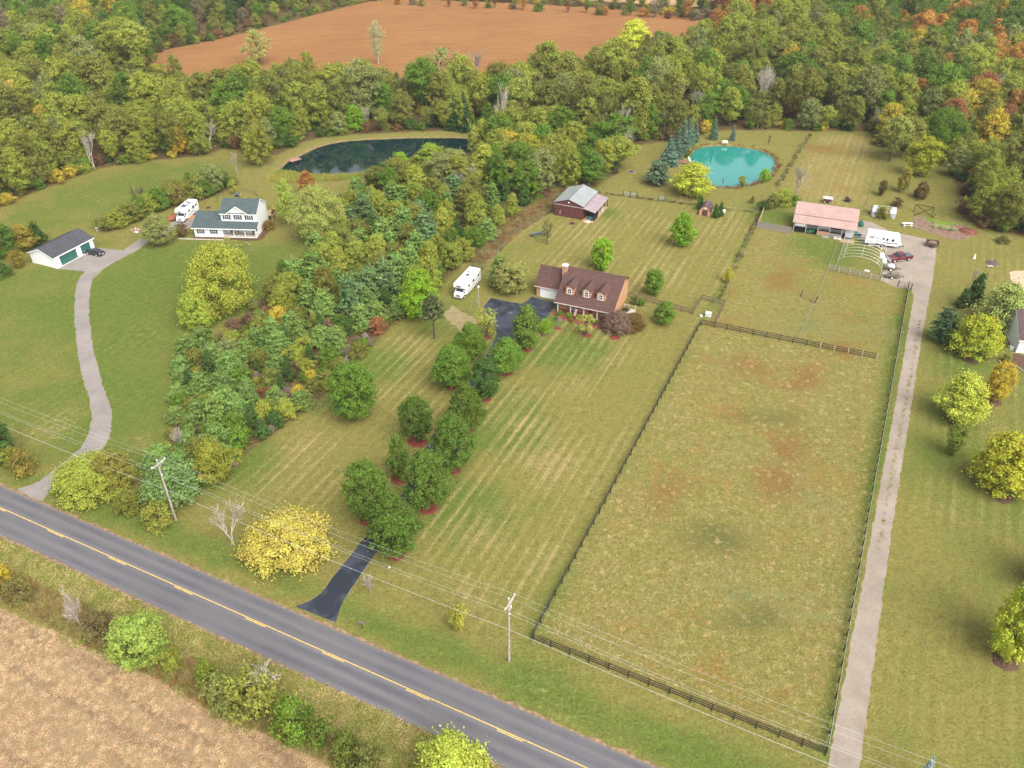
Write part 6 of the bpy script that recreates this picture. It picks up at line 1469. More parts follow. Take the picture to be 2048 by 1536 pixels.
# ------------------------------------------------------------------ utility poles and lines
POLEM = M("pole_wood", (.36, .31, .27), rough=.85, amt=.25, scale=3); WIREM = M("bright_wire", (.55, .55, .56), rough=.4, spec=.5)
p1, p2 = G(1018, 1322), G(352, 1040); dv = p1 - p2; ua = math.atan2(dv.y, dv.x)
pts_ = [p2 - dv, p2, p1, p1 + dv]
nb = ["off to the left", "leaning beside the blue green pine", "beside the paddock's roadside corner", "off to the bottom"]
def utility_pole(p, label, transformer=False):
    t = thing("utility_pole", label, "pole", p, ua, "utility poles along the road")
    MB().tube([(0, 0, 0), (0, 0, 6), (0, 0, 11.3)], [.17, .145, .11], 10).build("shaft", POLEM, t)
    a = MB().box(-.06, .06, -1.25, 1.25, 10.72, 10.84).build("crossarm", PWOOD, t); a.location.x = .14
    for y, z in ((-1.15, 10.84), (1.15, 10.84), (0, 11.3)):
        MB().lathe([(.05, 0), (.09, .08), (.05, .14), (.07, .2), (.03, .26)], 8).build("insulator", WTRIM, t, loc=(.14 if y else 0, y, z))
    b = MB()
    for s in (-1, 1): b.tube([(.2, s * .75, 10.74), (.12, 0, 10.1)], .02, 4)
    b.build("brace", STEEL, t)
    MB().lathe([(.05, 0), (.09, .1), (.04, .2)], 8).build("insulator", WTRIM, t, loc=(.16, 0, 8.75))
    if transformer:
        MB().tube([(0, .1, 9.0), (0, .55, 9.25)], .03, 5).build("bracket", STEEL, t); MB().cyl((0, .55, 9.2), .09, .35, k=8).build("cutout", WTRIM, t)
for i in (1, 2): utility_pole(pts_[i], "weathered utility pole " + nb[i], i == 2)
lines = [("upper power line on the field side of the crossarms", .14, 1.15, 11.08, .009, 1.0), ("upper power line on the pole tops", 0, 0, 11.55, .009, 1.0), ("upper power line on the road side of the crossarms", .14, -1.15, 11.08, .009, 1.0),
         ("lower neutral line below the crossarms", .2, -.05, 8.85, .010, .8), ("thick telephone line, lowest of the overhead lines", .2, -.1, 6.1, .017, .7)]
R_u = Matrix.Rotation(ua, 3, 'Z')
for lb, ox, oy, z, rad, sag in lines:
    pt = []
    for a, c in zip(pts_, pts_[1:]):
        for k in range(17):
            s = k / 16
            if k == 0 and pt: continue
            pt.append(a.lerp(c, s) + R_u @ Vector((ox, oy, 0)) + Vector((0, 0, z - sag * 4 * s * (1 - s))))
    MB().tube([p - p1 for p in pt], rad, 4).build("power_line", WIREM, loc=p1, label=lb, cat="power line", group="overhead lines along the road")
g = G(836, 1180); mid = p2.lerp(p1, .71); MB().tube([(0, 0, 0), (.05, 0, -.25), (-.05, 0, -.4)], [.05, .1, .03], 6).build("line_tag", WTRIM, loc=mid + R_u @ Vector((.14, -1.15, 0)) + Vector((0, 0, 10.25)), label="white tag hanging on an overhead line above the lawn", cat="tag")

# ------------------------------------------------------------------ vehicles
VWHITE = M("vehicle_white", (.80, .81, .82), rough=.3, spec=.5, amt=.03, coat=.3); TYRE = BLACKR; RIM = M("wheel_rim", (.62, .63, .65), rough=.35, metal=.4)
DECAL = M("dark_decal", (.06, .06, .075), rough=.4); DECAL2 = M("tan_decal", (.40, .34, .27), rough=.4); LAMP = M("headlamp", (.65, .66, .68), rough=.1, spec=.7); TAIL = M("tail_lamp", (.35, .02, .02), rough=.25)
GREYP = M("grey_plastic", (.12, .12, .13), rough=.6)
def wheels(t, xs, ys, r, w=.24, rim=RIM):
    for x in xs:
        for y in ys:
            s = 1 if y > 0 else -1
            wh = MB().lathe([(r * .6, -w / 2), (r * .97, -w / 2), (r, -w / 4), (r, w / 4), (r * .97, w / 2), (r * .6, w / 2)], 16, T=Matrix.Rotation(math.pi / 2, 4, 'X')).build("wheel", TYRE, t, loc=(x, y, r))
            MB().lathe([(r * .58, -.02), (r * .58, .02), (r * .2, .05)], 12, T=Matrix.Rotation(-s * math.pi / 2, 4, 'X')).build("rim", rim, wh, loc=(0, s * w / 2, 0))
def motorhome(label, loc, rz, Lh, W_=2.5, H_=3.25, rack=False):
    """class of motorhome with a bunk over the cab; x runs from the nose backwards"""
    t = thing("motorhome", label, "motorhome", loc, rz, "motorhomes"); w = W_ / 2
    side = [(1.7, .55), (Lh, .55), (Lh, H_ - .08), (Lh - .1, H_), (1.0, H_), (.62, H_ - .18), (.55, H_ - .75), (.75, 2.22), (1.75, 2.12)]
    b = MB(); b.prism(side, 'y', -w, w); b.build("body", VWHITE, t)
    cab = [(.05, .55), (1.75, .55), (1.75, 2.1), (1.32, 2.08), (.72, 1.38), (.12, 1.16), (.02, .95)]
    c = MB().prism(cab, 'y', -.98, .98).build("cab", VWHITE, t)
    MB().slab((.76, -.86, 1.47), (.76, .86, 1.47), (1.30, .80, 2.06), (1.30, -.80, 2.06), -.012).build("windscreen", GLASS, c)
    for s in (-1, 1):
        MB().prism([(1.0, 1.42), (1.68, 1.42), (1.68, 2.0), (1.36, 2.0)], 'y', s * .985, s * .995).build("side_window", GLASS, c)
        MB().box(.03, .13, s * .62 - .18, s * .62 + .18, .82, 1.04).build("headlight", LAMP, c)
        MB().box(.62, .8, s * 1.12 - .12, s * 1.12 + .12, 1.3, 1.62).build("mirror", GREYP, c)
    MB().box(-.02, .06, -.42, .42, .72, 1.02).build("grille", GREYP, c)
    MB().bbox(-.1, .12, -1.0, 1.0, .38, .62, .03).build("bumper", STEEL, t)
    MB().box(Lh - .02, Lh + .1, -w + .05, w - .05, .4, .55).build("rear_bumper", GREYP, t)
    for s in (-1, 1):
        for x, zz, ww, hh in ((2.6, 1.75, .75, .55), (4.6, 1.85, 1.0, .6), (Lh - 1.4, 1.9, .7, .5)):
            MB().box(x, x + ww, s * w - .01 * s - .012, s * w - .01 * s + .024, zz, zz + hh).build("window", GLASS, t)
        d = MB().box(3.55, 4.2, s * w - .012, s * w + .012, .6, 2.5).build("entry_door", VWHITE, t) if s > 0 else None
        for (xa, za, xb, zb, th) in ((2.0, 1.15, Lh * .62, 1.35, .12), (Lh * .6, 1.3, Lh - .15, 2.6, .16), (1.9, .85, Lh - .1, .95, .1), (Lh * .5, 1.1, Lh - .2, 1.7, .08)):
            MB().prism([(xa, za), (xb, zb), (xb, zb + th), (xa, za + th)], 'y', s * (w + .002), s * (w + .008)).build("stripe", DECAL if th > .09 else DECAL2, t)
    MB().box(.53, .545, -.5, .5, H_ - .62, H_ - .35).build("bunk_emblem", DECAL, t)
    MB().bbox(Lh * .52, Lh * .52 + .75, -.36, .36, H_, H_ + .24, .06).build("air_conditioner", GREYP if not rack else VWHITE, t)
    for x, y in ((Lh * .36, -.55), (Lh * .72, .5)): MB().bbox(x, x + .38, y - .19, y + .19, H_, H_ + .1, .03).build("roof_vent", GREYP, t)
    if rack:
        b = MB()
        for y in (-.85, .85): b.tube([(1.8, y, H_ + .16), (Lh - .4, y, H_ + .16)], .025, 5)
        for k in range(8): x = 1.8 + (Lh - 2.2) * k / 7; b.tube([(x, -.85, H_ + .16), (x, .85, H_ + .16)], .018, 4)
        b.build("roof_rack", STEEL, t)
        b = MB(); b.box(Lh * .3, Lh * .75, -.7, .7, H_ + .003, H_ + .03); b.build("solar_panel", M("solar", (.10, .10, .12), rough=.25), t)
        b = MB()
        for y in (-.25, .25): b.tube([(Lh + .08, y, .7), (Lh + .08, y, H_ + .2)], .025, 5)
        for k in range(8): b.tube([(Lh + .08, -.25, .8 + k * .32), (Lh + .08, .25, .8 + k * .32)], .018, 4)
        b.build("ladder", STEEL, t)
    wheels(t, (.95,), (-.92, .92), .40); wheels(t, (Lh * .72,), (-w + .14, w - .14), .40, .3)
    return t
a_ = math.radians(68.0); f_ = (G(925.6, 600.3) + G(907, 597.6)) / 2
motorhome("white motorhome parked on the lawn edge beside the tree strip", f_, a_, 8.9)
f_ = (G(354, 446) + G(368, 445.5)) / 2
motorhome("white motorhome with roof rack beside the white house", f_, math.radians(80), 7.6, 2.4, 3.1, True)

def camper():
    o = G(1728, 489); rz = math.radians(-21); t = thing("travel_trailer", "white travel trailer parked between the stable and red pickup", "camper trailer", o, rz); L_, w = 7.6, 1.25
    b = MB(); b.prism([(0, .6), (L_ - .6, .6), (L_ - .15, .95), (L_, 1.7), (L_ - .45, 2.9), (L_ - .8, 3.05), (.25, 3.05), (.05, 2.85)], 'y', 0, 2 * w); b.build("body", VWHITE, t)
    for x, z, ww, hh in ((3.6, 1.75, .45, .55), (4.45, 1.7, .42, .62), (5.6, 1.7, .55, .6), (.9, 1.85, .7, .35)): MB().box(x, x + ww, -.014, .01, z, z + hh).build("window", GLASS, t)
    MB().box(2.55, 3.2, -.013, .01, .7, 2.6).build("entry_door", VWHITE, t)
    for (xa, za, xb, zb, th) in ((.5, 2.2, 3.6, 1.2, .10), (1.2, 2.5, 3.4, 1.75, .07), (3.3, 1.15, 7.0, 1.25, .12), (4.6, 1.0, 7.1, 1.45, .06), (.4, 1.0, 3.0, 1.1, .07)):
        MB().prism([(xa, za), (xb, zb), (xb, zb + th), (xa, za + th)], 'y', -.022, -.015).build("stripe", DECAL, t)
    MB().bbox(3.2, 4.0, .9, 1.6, 3.05, 3.28, .07).build("air_conditioner", VWHITE, t)
    for x, y in ((1.2, .6), (2.1, 1.7), (5.6, 1.2), (6.3, .6)): MB().bbox(x, x + .4, y, y + .4, 3.05, 3.14, .03).build("roof_vent", M("vent_grey", (.55, .55, .54)), t)
    wheels(t, (3.0, 3.75), (.06, 2 * w - .06), .35); 
    MB().prism([(2.3, .58), (4.4, .58), (4.2, .82), (2.5, .82)], 'y', -.05, -.024).build("wheel_arch", GREYP, t)
    b = MB(); b.tube([(L_ - .6, .4, .5), (L_ + 1.0, w, .5)], .05, 6); b.tube([(L_ - .6, 2 * w - .4, .5), (L_ + 1.0, w, .5)], .05, 6); b.tube([(L_ + .95, w, .5), (L_ + .95, w, .06)], .04, 6); b.build("hitch_frame", BLACKR, t)
    for y in (w - .2, w + .2): MB().lathe([(.12, 0), (.17, .1), (.17, .42), (.08, .52)], 10).build("gas_bottle", WTRIM, t, loc=(L_ + .25, y, .55))
    b = MB(); b.box(.15, .5, .2, 2.2, .6, .62); b.build("tail_tray", GREYP, t)
    b = MB(); b.box(.9, 2.2, -.9, -.1, .25, .28); b.box(2.4, 3.4, -.75, -.05, .35, .4)
    for x in (2.45, 3.3): b.box(x, x + .06, -.72, -.66, 0, .35)
    b.build("entry_step", M("step_tan", (.36, .30, .25)), t)
camper()

def pickup():
    red = M("red_paint", (.12, .008, .018), rough=.25, spec=.55, amt=.08, coat=.5)
    g0, g1 = G(1788, 525.5), G(1816.4, 521.6); rz = math.atan2(g1.y - g0.y, g1.x - g0.x); ud = Vector((math.cos(rz), math.sin(rz), 0)); nn = Vector((-ud.y, ud.x, 0))
    o = g0 - ud * .95 + nn * .86
    t = thing("pickup_truck", "dark red pickup truck with silver nose on the gravel yard", "pickup truck", o, rz); w = .97
    def body(sec, name, mat, par=t):
        """loft of cross sections: (x, halfwidth, z bottom, z top, top halfwidth)"""
        b = MB(); v = []
        for x, hw, z0, z1, tw in sec: v += [(x, -hw, z0), (x, hw, z0), (x, hw, z1 - .12), (x, tw, z1), (x, -tw, z1), (x, -hw, z1 - .12)]
        n = len(sec); f = [tuple(range(5, -1, -1)), tuple(range((n - 1) * 6, n * 6))]
        for i in range(n - 1):
            for j in range(6): f.append((i * 6 + j, i * 6 + (j + 1) % 6, (i + 1) * 6 + (j + 1) % 6, (i + 1) * 6 + j))
        b.add(v, f); return b.build(name, mat, par)
    body([(0, .86, .45, 1.0, .8), (.15, .93, .40, 1.12, .86), (1.55, w, .40, 1.22, .9), (1.6, w, .40, 1.22, .9)], "front_body", red)
    cb = body([(1.6, w, .4, 1.2, .9), (3.75, w, .4, 1.2, .9)], "cab_body", red)
    b = MB(); v = [(1.45, -.86, 1.2), (1.45, .86, 1.2), (3.75, .88, 1.2), (3.75, -.88, 1.2), (2.15, -.70, 1.86), (2.15, .70, 1.86), (3.5, .70, 1.88), (3.5, -.70, 1.88)]
    b.add(v, [(3, 2, 1, 0), (4, 5, 6, 7), (0, 1, 5, 4), (1, 2, 6, 5), (2, 3, 7, 6), (3, 0, 4, 7)]); rf = b.build("cab_roof", red, t)
    def on(a, c, s, s2, off=.012):                      # pane on a face given by four corners, inset
        P_ = [Vector(q) for q in a]; c_ = sum(P_, Vector()) / 4; n = (P_[1] - P_[0]).cross(P_[3] - P_[0]).normalized()
        return MB().slab(*[c_ + (q - c_) * s + n * off for q in P_], .02).build(c, GLASS, rf)
    on([v[1], v[0], v[4], v[5]][::-1], "windscreen", .86, 1, .014); on([v[3], v[2], v[6], v[7]][::-1], "rear_window", .75, 1, .014)
    for s, q in ((-1, [v[0], v[3], v[7], v[4]]), (1, [v[2], v[1], v[5], v[6]])):
        A_, B_, C_, D_ = [Vector(p) for p in q]
        for u0, u1 in ((.10, .50), (.54, .93)):
            c4 = [A_.lerp(B_, u0), A_.lerp(B_, u1), D_.lerp(C_, u1), D_.lerp(C_, u0)]; n = (c4[1] - c4[0]).cross(c4[3] - c4[0]).normalized(); cc_ = sum(c4, Vector()) / 4
            MB().slab(*[cc_ + (p - cc_) * .82 + n * .014 for p in c4], .02).build("side_window", GLASS, rf)
        MB().box(1.75, 1.95, s * 1.08 - .09, s * 1.08 + .09, 1.15, 1.38).build("mirror", red, t)
        MB().box(-.02, .12, s * .68 - .19, s * .68 + .19, .82, 1.0).build("headlight", LAMP, t)
        MB().box(5.62, 5.72, s * .88 - .07, s * .88 + .07, .8, 1.12).build("tail_light", TAIL, t)
        MB().box(1.6, 3.7, s * 1.0 - .06, s * 1.0 + .06, .34, .40).build("side_step", STEEL, t)
        for x in (2.55, 3.45): MB().box(x, x + .16, s * w - .012, s * w + .014, .98, 1.03).build("door_handle", red, t)
    b = MB(); b.box(3.8, 5.65, -w, -w + .1, .45, 1.2); b.box(3.8, 5.65, w - .1, w, .45, 1.2); b.box(3.8, 3.88, -w + .1, w - .1, .45, 1.2); b.box(5.57, 5.65, -w + .1, w - .1, .45, 1.2); b.box(3.88, 5.57, -w + .1, w - .1, .45, .7); b.build("bed", red, t)
    MB().box(3.85, 5.6, -w + .06, w - .06, 1.203, 1.24).build("bed_cover", GREYP, t)
    MB().box(-.04, .06, -.48, .48, .62, 1.02).build("grille", LAMP, t); MB().bbox(-.14, .1, -.92, .92, .36, .60, .04).build("bumper", LAMP, t); MB().bbox(5.62, 5.82, -.9, .9, .42, .62, .03).build("rear_bumper", LAMP, t)
    wheels(t, (.95, 4.65), (-.86, .86), .40, .27)
pickup()

def sedan():
    blk = M("black_paint", (.012, .013, .018), rough=.12, spec=.6, amt=.1, coat=.8)
    g0, g1 = G(176.6, 509), G(193.8, 512.8); rz = math.atan2(g1.y - g0.y, g1.x - g0.x); ud = Vector((math.cos(rz), math.sin(rz), 0)); nn = Vector((-ud.y, ud.x, 0)); o = g0 - ud * .95 + nn * .75
    t = thing("sedan_car", "black sedan parked at the white garage's smaller green door", "car", o, rz)
    sec = [(0, .62, .38, .62, .5), (.25, .84, .25, .78, .66), (1.3, .9, .22, .93, .74), (3.6, .9, .22, .98, .74), (4.5, .84, .26, .93, .66), (4.72, .66, .38, .80, .5)]
    b = MB(); v = []
    for x, hw, z0, z1, tw in sec: v += [(x, -hw, z0), (x, hw, z0), (x, hw, z1 - .15), (x, tw, z1), (x, -tw, z1), (x, -hw, z1 - .15)]
    n = len(sec); f = [tuple(range(5, -1, -1)), tuple(range((n - 1) * 6, n * 6))]
    for i in range(n - 1):
        for j in range(6): f.append((i * 6 + j, i * 6 + (j + 1) % 6, (i + 1) * 6 + (j + 1) % 6, (i + 1) * 6 + j))
    b.add(v, f); b.build("body", blk, t)
    v = [(1.2, -.72, .92), (1.2, .72, .92), (4.1, .72, .96), (4.1, -.72, .96), (1.95, -.56, 1.42), (1.95, .56, 1.42), (3.25, .56, 1.42), (3.25, -.56, 1.42)]
    b = MB(); b.add(v, [(3, 2, 1, 0), (4, 5, 6, 7), (0, 1, 5, 4), (1, 2, 6, 5), (2, 3, 7, 6), (3, 0, 4, 7)]); rf = b.build("cabin", blk, t)
    for nm, q, s in (("windscreen", [v[0], v[1], v[5], v[4]], .86), ("rear_window", [v[2], v[3], v[7], v[6]], .86), ("side_window", [v[3], v[0], v[4], v[7]], .80), ("side_window", [v[1], v[2], v[6], v[5]], .80)):
        P_ = [Vector(p) for p in q]; c_ = sum(P_, Vector()) / 4; n_ = (P_[1] - P_[0]).cross(P_[3] - P_[0]).normalized()
        if n_.dot(c_ - Vector((2.6, 0, 1.1))) < 0: P_ = P_[::-1]; n_ = -n_
        MB().slab(*[c_ + (p - c_) * s + n_ * .012 for p in P_], .02).build(nm, GLASS, rf)
    for s in (-1, 1):
        MB().box(.02, .2, s * .55 - .16, s * .55 + .16, .55, .68).build("headlight", LAMP, t); MB().box(4.55, 4.70, s * .58 - .15, s * .58 + .15, .68, .82).build("tail_light", TAIL, t)
        MB().box(1.5, 1.62, s * .98 - .08, s * .98 + .08, .92, 1.04).build("mirror", blk, t)
    MB().box(4.66, 4.76, -.22, .22, .5, .64).build("number_plate", WTRIM, t); MB().box(-.03, .06, -.35, .35, .42, .56).build("grille", GREYP, t)
    wheels(t, (.95, 3.55), (-.80, .80), .32, .21)
sedan()

# ------------------------------------------------------------------ hoop frame, trailers, greenhouse and yard things
def hoops():
    A_, B_ = G(1671, 534), G(1760, 551); rz = math.atan2(B_.y - A_.y, B_.x - A_.x); Wd = (B_ - A_).length
    t = thing("hoop_frame", "bare silver hoop house frame of curved pipes beside the red pickup", "hoop frame", A_, rz); pipe = M("pipe_silver", (.62, .64, .62), rough=.4, metal=.2)
    def arch(y): return [(Wd / 2 - Wd / 2 * math.cos(math.pi * k / 18), y, 3.5 * math.sin(math.pi * k / 18) ** .62) for k in range(19)]
    me = MB().tube(arch(0), .035, 5).mesh("hoop", pipe)
    for i in range(9): link("hoop", me, t, loc=(0, i * 1.6, 0))
    for f in (.22, .5, .78):
        p = arch(0)[round(f * 18)]; MB().tube([(p[0], 0, p[2] - .04), (p[0], 12.8, p[2] - .04)], .028, 5).build("purlin", pipe, t)
    for x in (0, Wd): MB().box(x - .05, x + .05, -.1, 12.9, 0, .18).build("base_board", GWOOD, t)
    return A_, rz, Wd
hA, hrz, hW = hoops()
hp = lambda x, y: hA + Matrix.Rotation(hrz, 3, 'Z') @ Vector((x, y, 0))
p = hp(6.6, 1.0); t = thing("pallet_frame", "white slatted panel lying on the grass inside the hoop frame", "pallet", p, hrz)
for i in range(3): MB().box(-.5, .5, -.42 + i * .36, -.28 + i * .36, .06, .10).build("slat", WTRIM, t)
for x in (-.5, .42): MB().box(x, x + .08, -.42, .44, 0, .058).build("bearer", WTRIM, t)
for px, py, lb, a in ((1764, 512, "white upturned boat against the hoop frame, farther from the trailers", 70), (1769, 521, "white upturned boat before the red pickup's nose", 66)):
    g = G(px, py); t = thing("small_boat", lb, "boat", g, math.radians(a), "upturned boats by the hoop frame"); b = MB(); v = []
    st = [(-1.5, .35, .30), (-.8, .50, .48), (.2, .52, .52), (1.0, .34, .46), (1.55, .03, .36)]
    for x, w, h in st: v += [(x, -w, 0), (x, -w * .85, h * .7), (x, 0, h), (x, w * .85, h * .7), (x, w, 0)]
    f = [(i * 5 + j, (i + 1) * 5 + j, (i + 1) * 5 + j + 1, i * 5 + j + 1) for i in range(4) for j in range(4)] + [(0, 1, 2, 3, 4)]
    b.add(v, f); b.build("hull", VWHITE, t); MB().tube([(-1.5, 0, .31), (0, 0, .54), (1.5, 0, .37)], .03, 5).build("keel", GREYP, t)
def utility_trailer(px, py, rz, label, L_=3.0, w=1.5, loaded=False):
    g = G(px, py); t = thing("utility_trailer", label, "trailer", g, rz, "utility trailers on the gravel yard")
    MB().box(0, L_, 0, w, .42, .48).build("deck", M("trailer_deck", (.17, .12, .09), amt=.3), t)
    for i in range(3): MB().tube([(0, 0, .6 + i * .2), (L_, 0, .6 + i * .2)], .025, 4).build("side_rail", BLACKR, t)
    for i in range(3): MB().tube([(0, w, .6 + i * .2), (L_, w, .6 + i * .2)], .025, 4).build("side_rail", BLACKR, t)
    for x in (0, L_ / 2, L_):
        for y in (0, w): MB().box(x - .03, x + .03, y - .03, y + .03, .4, 1.05).build("stanchion", BLACKR, t)
    b = MB(); b.tube([(L_, .2, .42), (L_ + 1.1, w / 2, .42)], .04, 5); b.tube([(L_, w - .2, .42), (L_ + 1.1, w / 2, .42)], .04, 5); b.tube([(L_ + 1.0, w / 2, .45), (L_ + 1.0, w / 2, .03)], .03, 5); b.build("drawbar", BLACKR, t)
    wheels(t, (L_ * .45,), (-.14, w + .14), .32, .18, WTRIM)
    return g
utility_trailer(1769.5, 557, math.radians(-8), "black railed utility trailer nearest the rail fence on the yard")
utility_trailer(1770, 541, math.radians(-8), "small utility trailer under the white covered load", 2.4, 1.2)
for px, py, s, lb in ((1781, 538, 1.05, "white covered dome load on the small trailer"), (1769, 549, .62, "white round tank between the two utility trailers")):
    g = G(px, py); MB().lathe([(.75 * s, 0), (.8 * s, .15 * s), (.7 * s, .42 * s), (.4 * s, .62 * s), (.12 * s, .68 * s)], 14).build("covered_load", VWHITE, loc=(g.x, g.y, .49 if s > 1 else .0), label=lb, cat="load", group="white rounded loads by the trailers")
def hay_cart():
    g = G(1852, 494); t = thing("spreader_cart", "rusty brown farm cart heaped with brush at the yard's far side", "cart", g, math.radians(-18)); rust = M("rust_brown", (.13, .075, .05), amt=.4, scale=2)
    b = MB(); b.box(0, 2.6, 0, .08, .5, 1.15); b.box(0, 2.6, 1.9, 1.98, .5, 1.15); b.box(0, .08, .08, 1.9, .5, 1.15); b.box(2.52, 2.6, .08, 1.9, .5, 1.15); b.box(.08, 2.52, .08, 1.9, .5, .56); b.build("box", rust, t)
    MB().lathe([(1.1, 0), (.9, .25), (.4, .45)], 10).build("load", M("brush_load", (.20, .14, .10), amt=.5, scale=3), t, loc=(1.3, 1.0, .75)); wheels(t, (1.3,), (-.16, 2.14), .42, .2, rust)
    for i in range(9): MB().tube([(.1 + i * .3, 1.98, 1.1), (.1 + i * .3, 2.9, .75)], .02, 4).build("tine", rust, t)
    MB().tube([(1.3, 0, .5), (1.3, -1.3, .35)], .05, 5).build("drawbar", rust, t)
hay_cart()
def greenhouse():
    g = G(1742, 432); t = thing("greenhouse_frame", "battered greenhouse frame with torn white covering and an olive bush inside", "greenhouse", g, math.radians(-16)); pale = M("poly_sheet", (.40, .42, .44), rough=.35, amt=.25, scale=1.5)
    Lg_, w, h = 5.6, 3.0, 2.3
    def ar(x): return [(x, 0, 0), (x, 0, h * .55), (x, w * .2, h * .85), (x, w / 2, h), (x, w * .8, h * .85), (x, w, h * .55), (x, w, 0)]
    for i in range(6): MB().tube(ar(i * Lg_ / 5), .035, 5).build("rib", STEEL, t)
    for q in ((0, h * .55), (w / 2, h), (w, h * .55)): MB().tube([(0, q[0], q[1]), (Lg_, q[0], q[1])], .03, 5).build("purlin", STEEL, t)
    b = MB(); A_ = ar(0.02); b.add([tuple(p) for p in A_] + [(p[0] + .02, p[1], p[2]) for p in A_], [tuple(range(7)), tuple(range(13, 6, -1))]); b.build("end_sheet", pale, t)
    for i, j, x0, x1 in ((0, 1, 0, 1.9), (1, 2, 0, 1.6), (2, 3, .2, 1.2), (0, 1, 4.5, 5.6), (1, 2, 4.2, 5.6), (2, 3, 4.5, 5.6), (3, 4, 3.6, 5.6), (3, 4, .3, 2.4)):
        p, q = ar(0)[i], ar(0)[j]; MB().slab((x0, p[1], p[2]), (x1, p[1], p[2]), (x1, q[1], q[2]), (x0, q[1], q[2]), -.015).build("torn_sheet", pale, t)
    for x, y, m_ in ((.3, -.4, WTRIM), (4.8, -.5, PWOOD), (.9, -.3, GREYP)): MB().bbox(x, x + .6, y, y + .35, 0, .4, .03).build("crate", m_, t)
greenhouse()
def picnic(px, py, rz, label, m, s=1.0, grp=None):
    g = G(px, py); t = thing("picnic_table", label, "picnic table", g, rz, "picnic tables on the lawns"); L_ = 1.9 * s
    for i in range(5): MB().box(-L_ / 2, L_ / 2, -.38 + i * .155, -.24 + i * .155, .72, .76).build("plank", m, t)
    for sy in (-.78, .64): MB().box(-L_ / 2, L_ / 2, sy, sy + .15, .42, .46).build("bench_plank", m, t)
    for x in (-L_ * .36, L_ * .36):
        b = MB(); b.prism([(-.75, 0), (-.65, 0), (-.22, .715), (-.32, .715)], 'x', x - .04, x + .04); b.build("leg", m, t)
        b = MB(); b.prism([(.75, 0), (.65, 0), (.22, .715), (.32, .715)], 'x', x - .04, x + .04); b.build("leg", m, t)
        MB().box(x + .045, x + .085, -.8, .8, .36, .415).build("bearer", m, t)
picnic(1814, 452, math.radians(-5), "white picnic table beside the brown garden bed", WTRIM, 1.25)
picnic(1075, 471, math.radians(28), "dark grey green picnic table by the spindly sapling", M("slate_paint", (.10, .135, .145)), 1.9)
def bench(px, py, rz, label):
    g = G(px, py); t = thing("bench", label, "bench", g, rz)
    for i in range(3): MB().box(-.8, .8, -.25 + i * .17, -.1 + i * .17, .42, .46).build("slat", WTRIM, t)
    for i in range(3): MB().box(-.8, .8, .28, .32, .55 + i * .15, .67 + i * .15).build("back_slat", WTRIM, t)
    for x in (-.75, .7): MB().box(x, x + .07, -.25, -.18, 0, .415).build("leg", WTRIM, t); MB().box(x, x + .07, .325, .39, 0, .98).build("leg", WTRIM, t)
bench(1450, 288, 0, "white bench on the far bank of the turquoise pond")
def timber_frame():
    g = G(1828, 431); t = thing("swing_frame", "dark crossed timber frame standing beyond the garden bed", "frame", g, math.radians(-20))
    for a, c in (((0, 0, .05), (4.2, 1.6, 2.1)), ((0, 2.4, 2.0), (4.3, .2, .1)), ((0, 2.4, 2.0), (4.2, 1.6, 2.1)), ((0, 2.4, 0), (0, 2.4, 2.0)), ((4.2, 1.6, 0), (4.2, 1.6, 2.1)), ((4.3, .2, 0), (4.6, -.6, 1.2))): MB().tube([a, c], .09, 6).build("beam", DWOOD, t)
timber_frame()
g = G(1695, 402.5); t = thing("tractor_tyre", "stack of black tyres lying on the meadow behind the stable", "tyre", g)
for z, x in ((0, 0), (.24, .15)):
    MB().lathe([(.35, 0), (.75, .02), (.82, .12), (.75, .22), (.35, .24), (.30, .12)], 14).build("tyre", BLACKR, t, loc=(x, x * .5, z))
MB().lathe([(.35, 0), (.6, .02), (.66, .12), (.6, .22), (.35, .24)], 14).build("tyre", BLACKR, t, loc=(-.3, .1, .62)); t.children[-1].rotation_euler = (1.2, 0, .4)
g = G(1645, 405.5); t = thing("hay_wagon", "small wagon with pale pink canopy just behind the stable roof", "wagon", g, math.radians(-20))
MB().box(0, 2.2, 0, 1.2, .45, .55).build("bed", REDB, t); MB().slab((-.1, -.1, 1.25), (2.3, -.1, 1.25), (2.3, 1.3, 1.4), (-.1, 1.3, 1.4), .05).build("canopy", M("faded_pink", (.62, .45, .43)), t)
for x in (.05, 2.1):
    for y in (.05, 1.1): MB().box(x, x + .06, y, y + .06, .55, 1.28).build("post", STEEL, t)
wheels(t, (.45, 1.75), (-.08, 1.28), .32, .14)
for i, (px, py, lb) in enumerate([(1871, 454, "pale flowering clump in the garden bed, nearest the picnic table"), (1882, 456, "second pale clump along the garden bed"), (1893, 459, "third pale clump along the garden bed"), (1905, 461, "pale clump in the garden bed nearest the mulch heap")]):
    g = G(px, py); plant('garden_plant', 'shrub', g.x, g.y, .8, 2.0, (.42, .45, .22), lb, 'plant', 'pale clumps in the garden bed', turned=.0)
gp_ = scatter_in(poly([(1852,437),(1880,444),(1912,447),(1912,450),(1885,449),(1855,442)]), 130, 81)
grass_mass("vegetable_row", "bright green vegetable rows along the garden bed's back edge", gp_, [(.30, .50, .08), (.36, .52, .10)], 82, (.5, 1.0), FLAT, "vegetables")
g = G(1937, 463); MB().lathe([(2.2, 0), (1.6, .35), (.6, .7)], 12).build("mulch_heap", M("heap_red", (.16, .055, .035), amt=.4), loc=(g.x, g.y, .01), label="dark red mulch heap at the garden bed's far end", cat="heap")
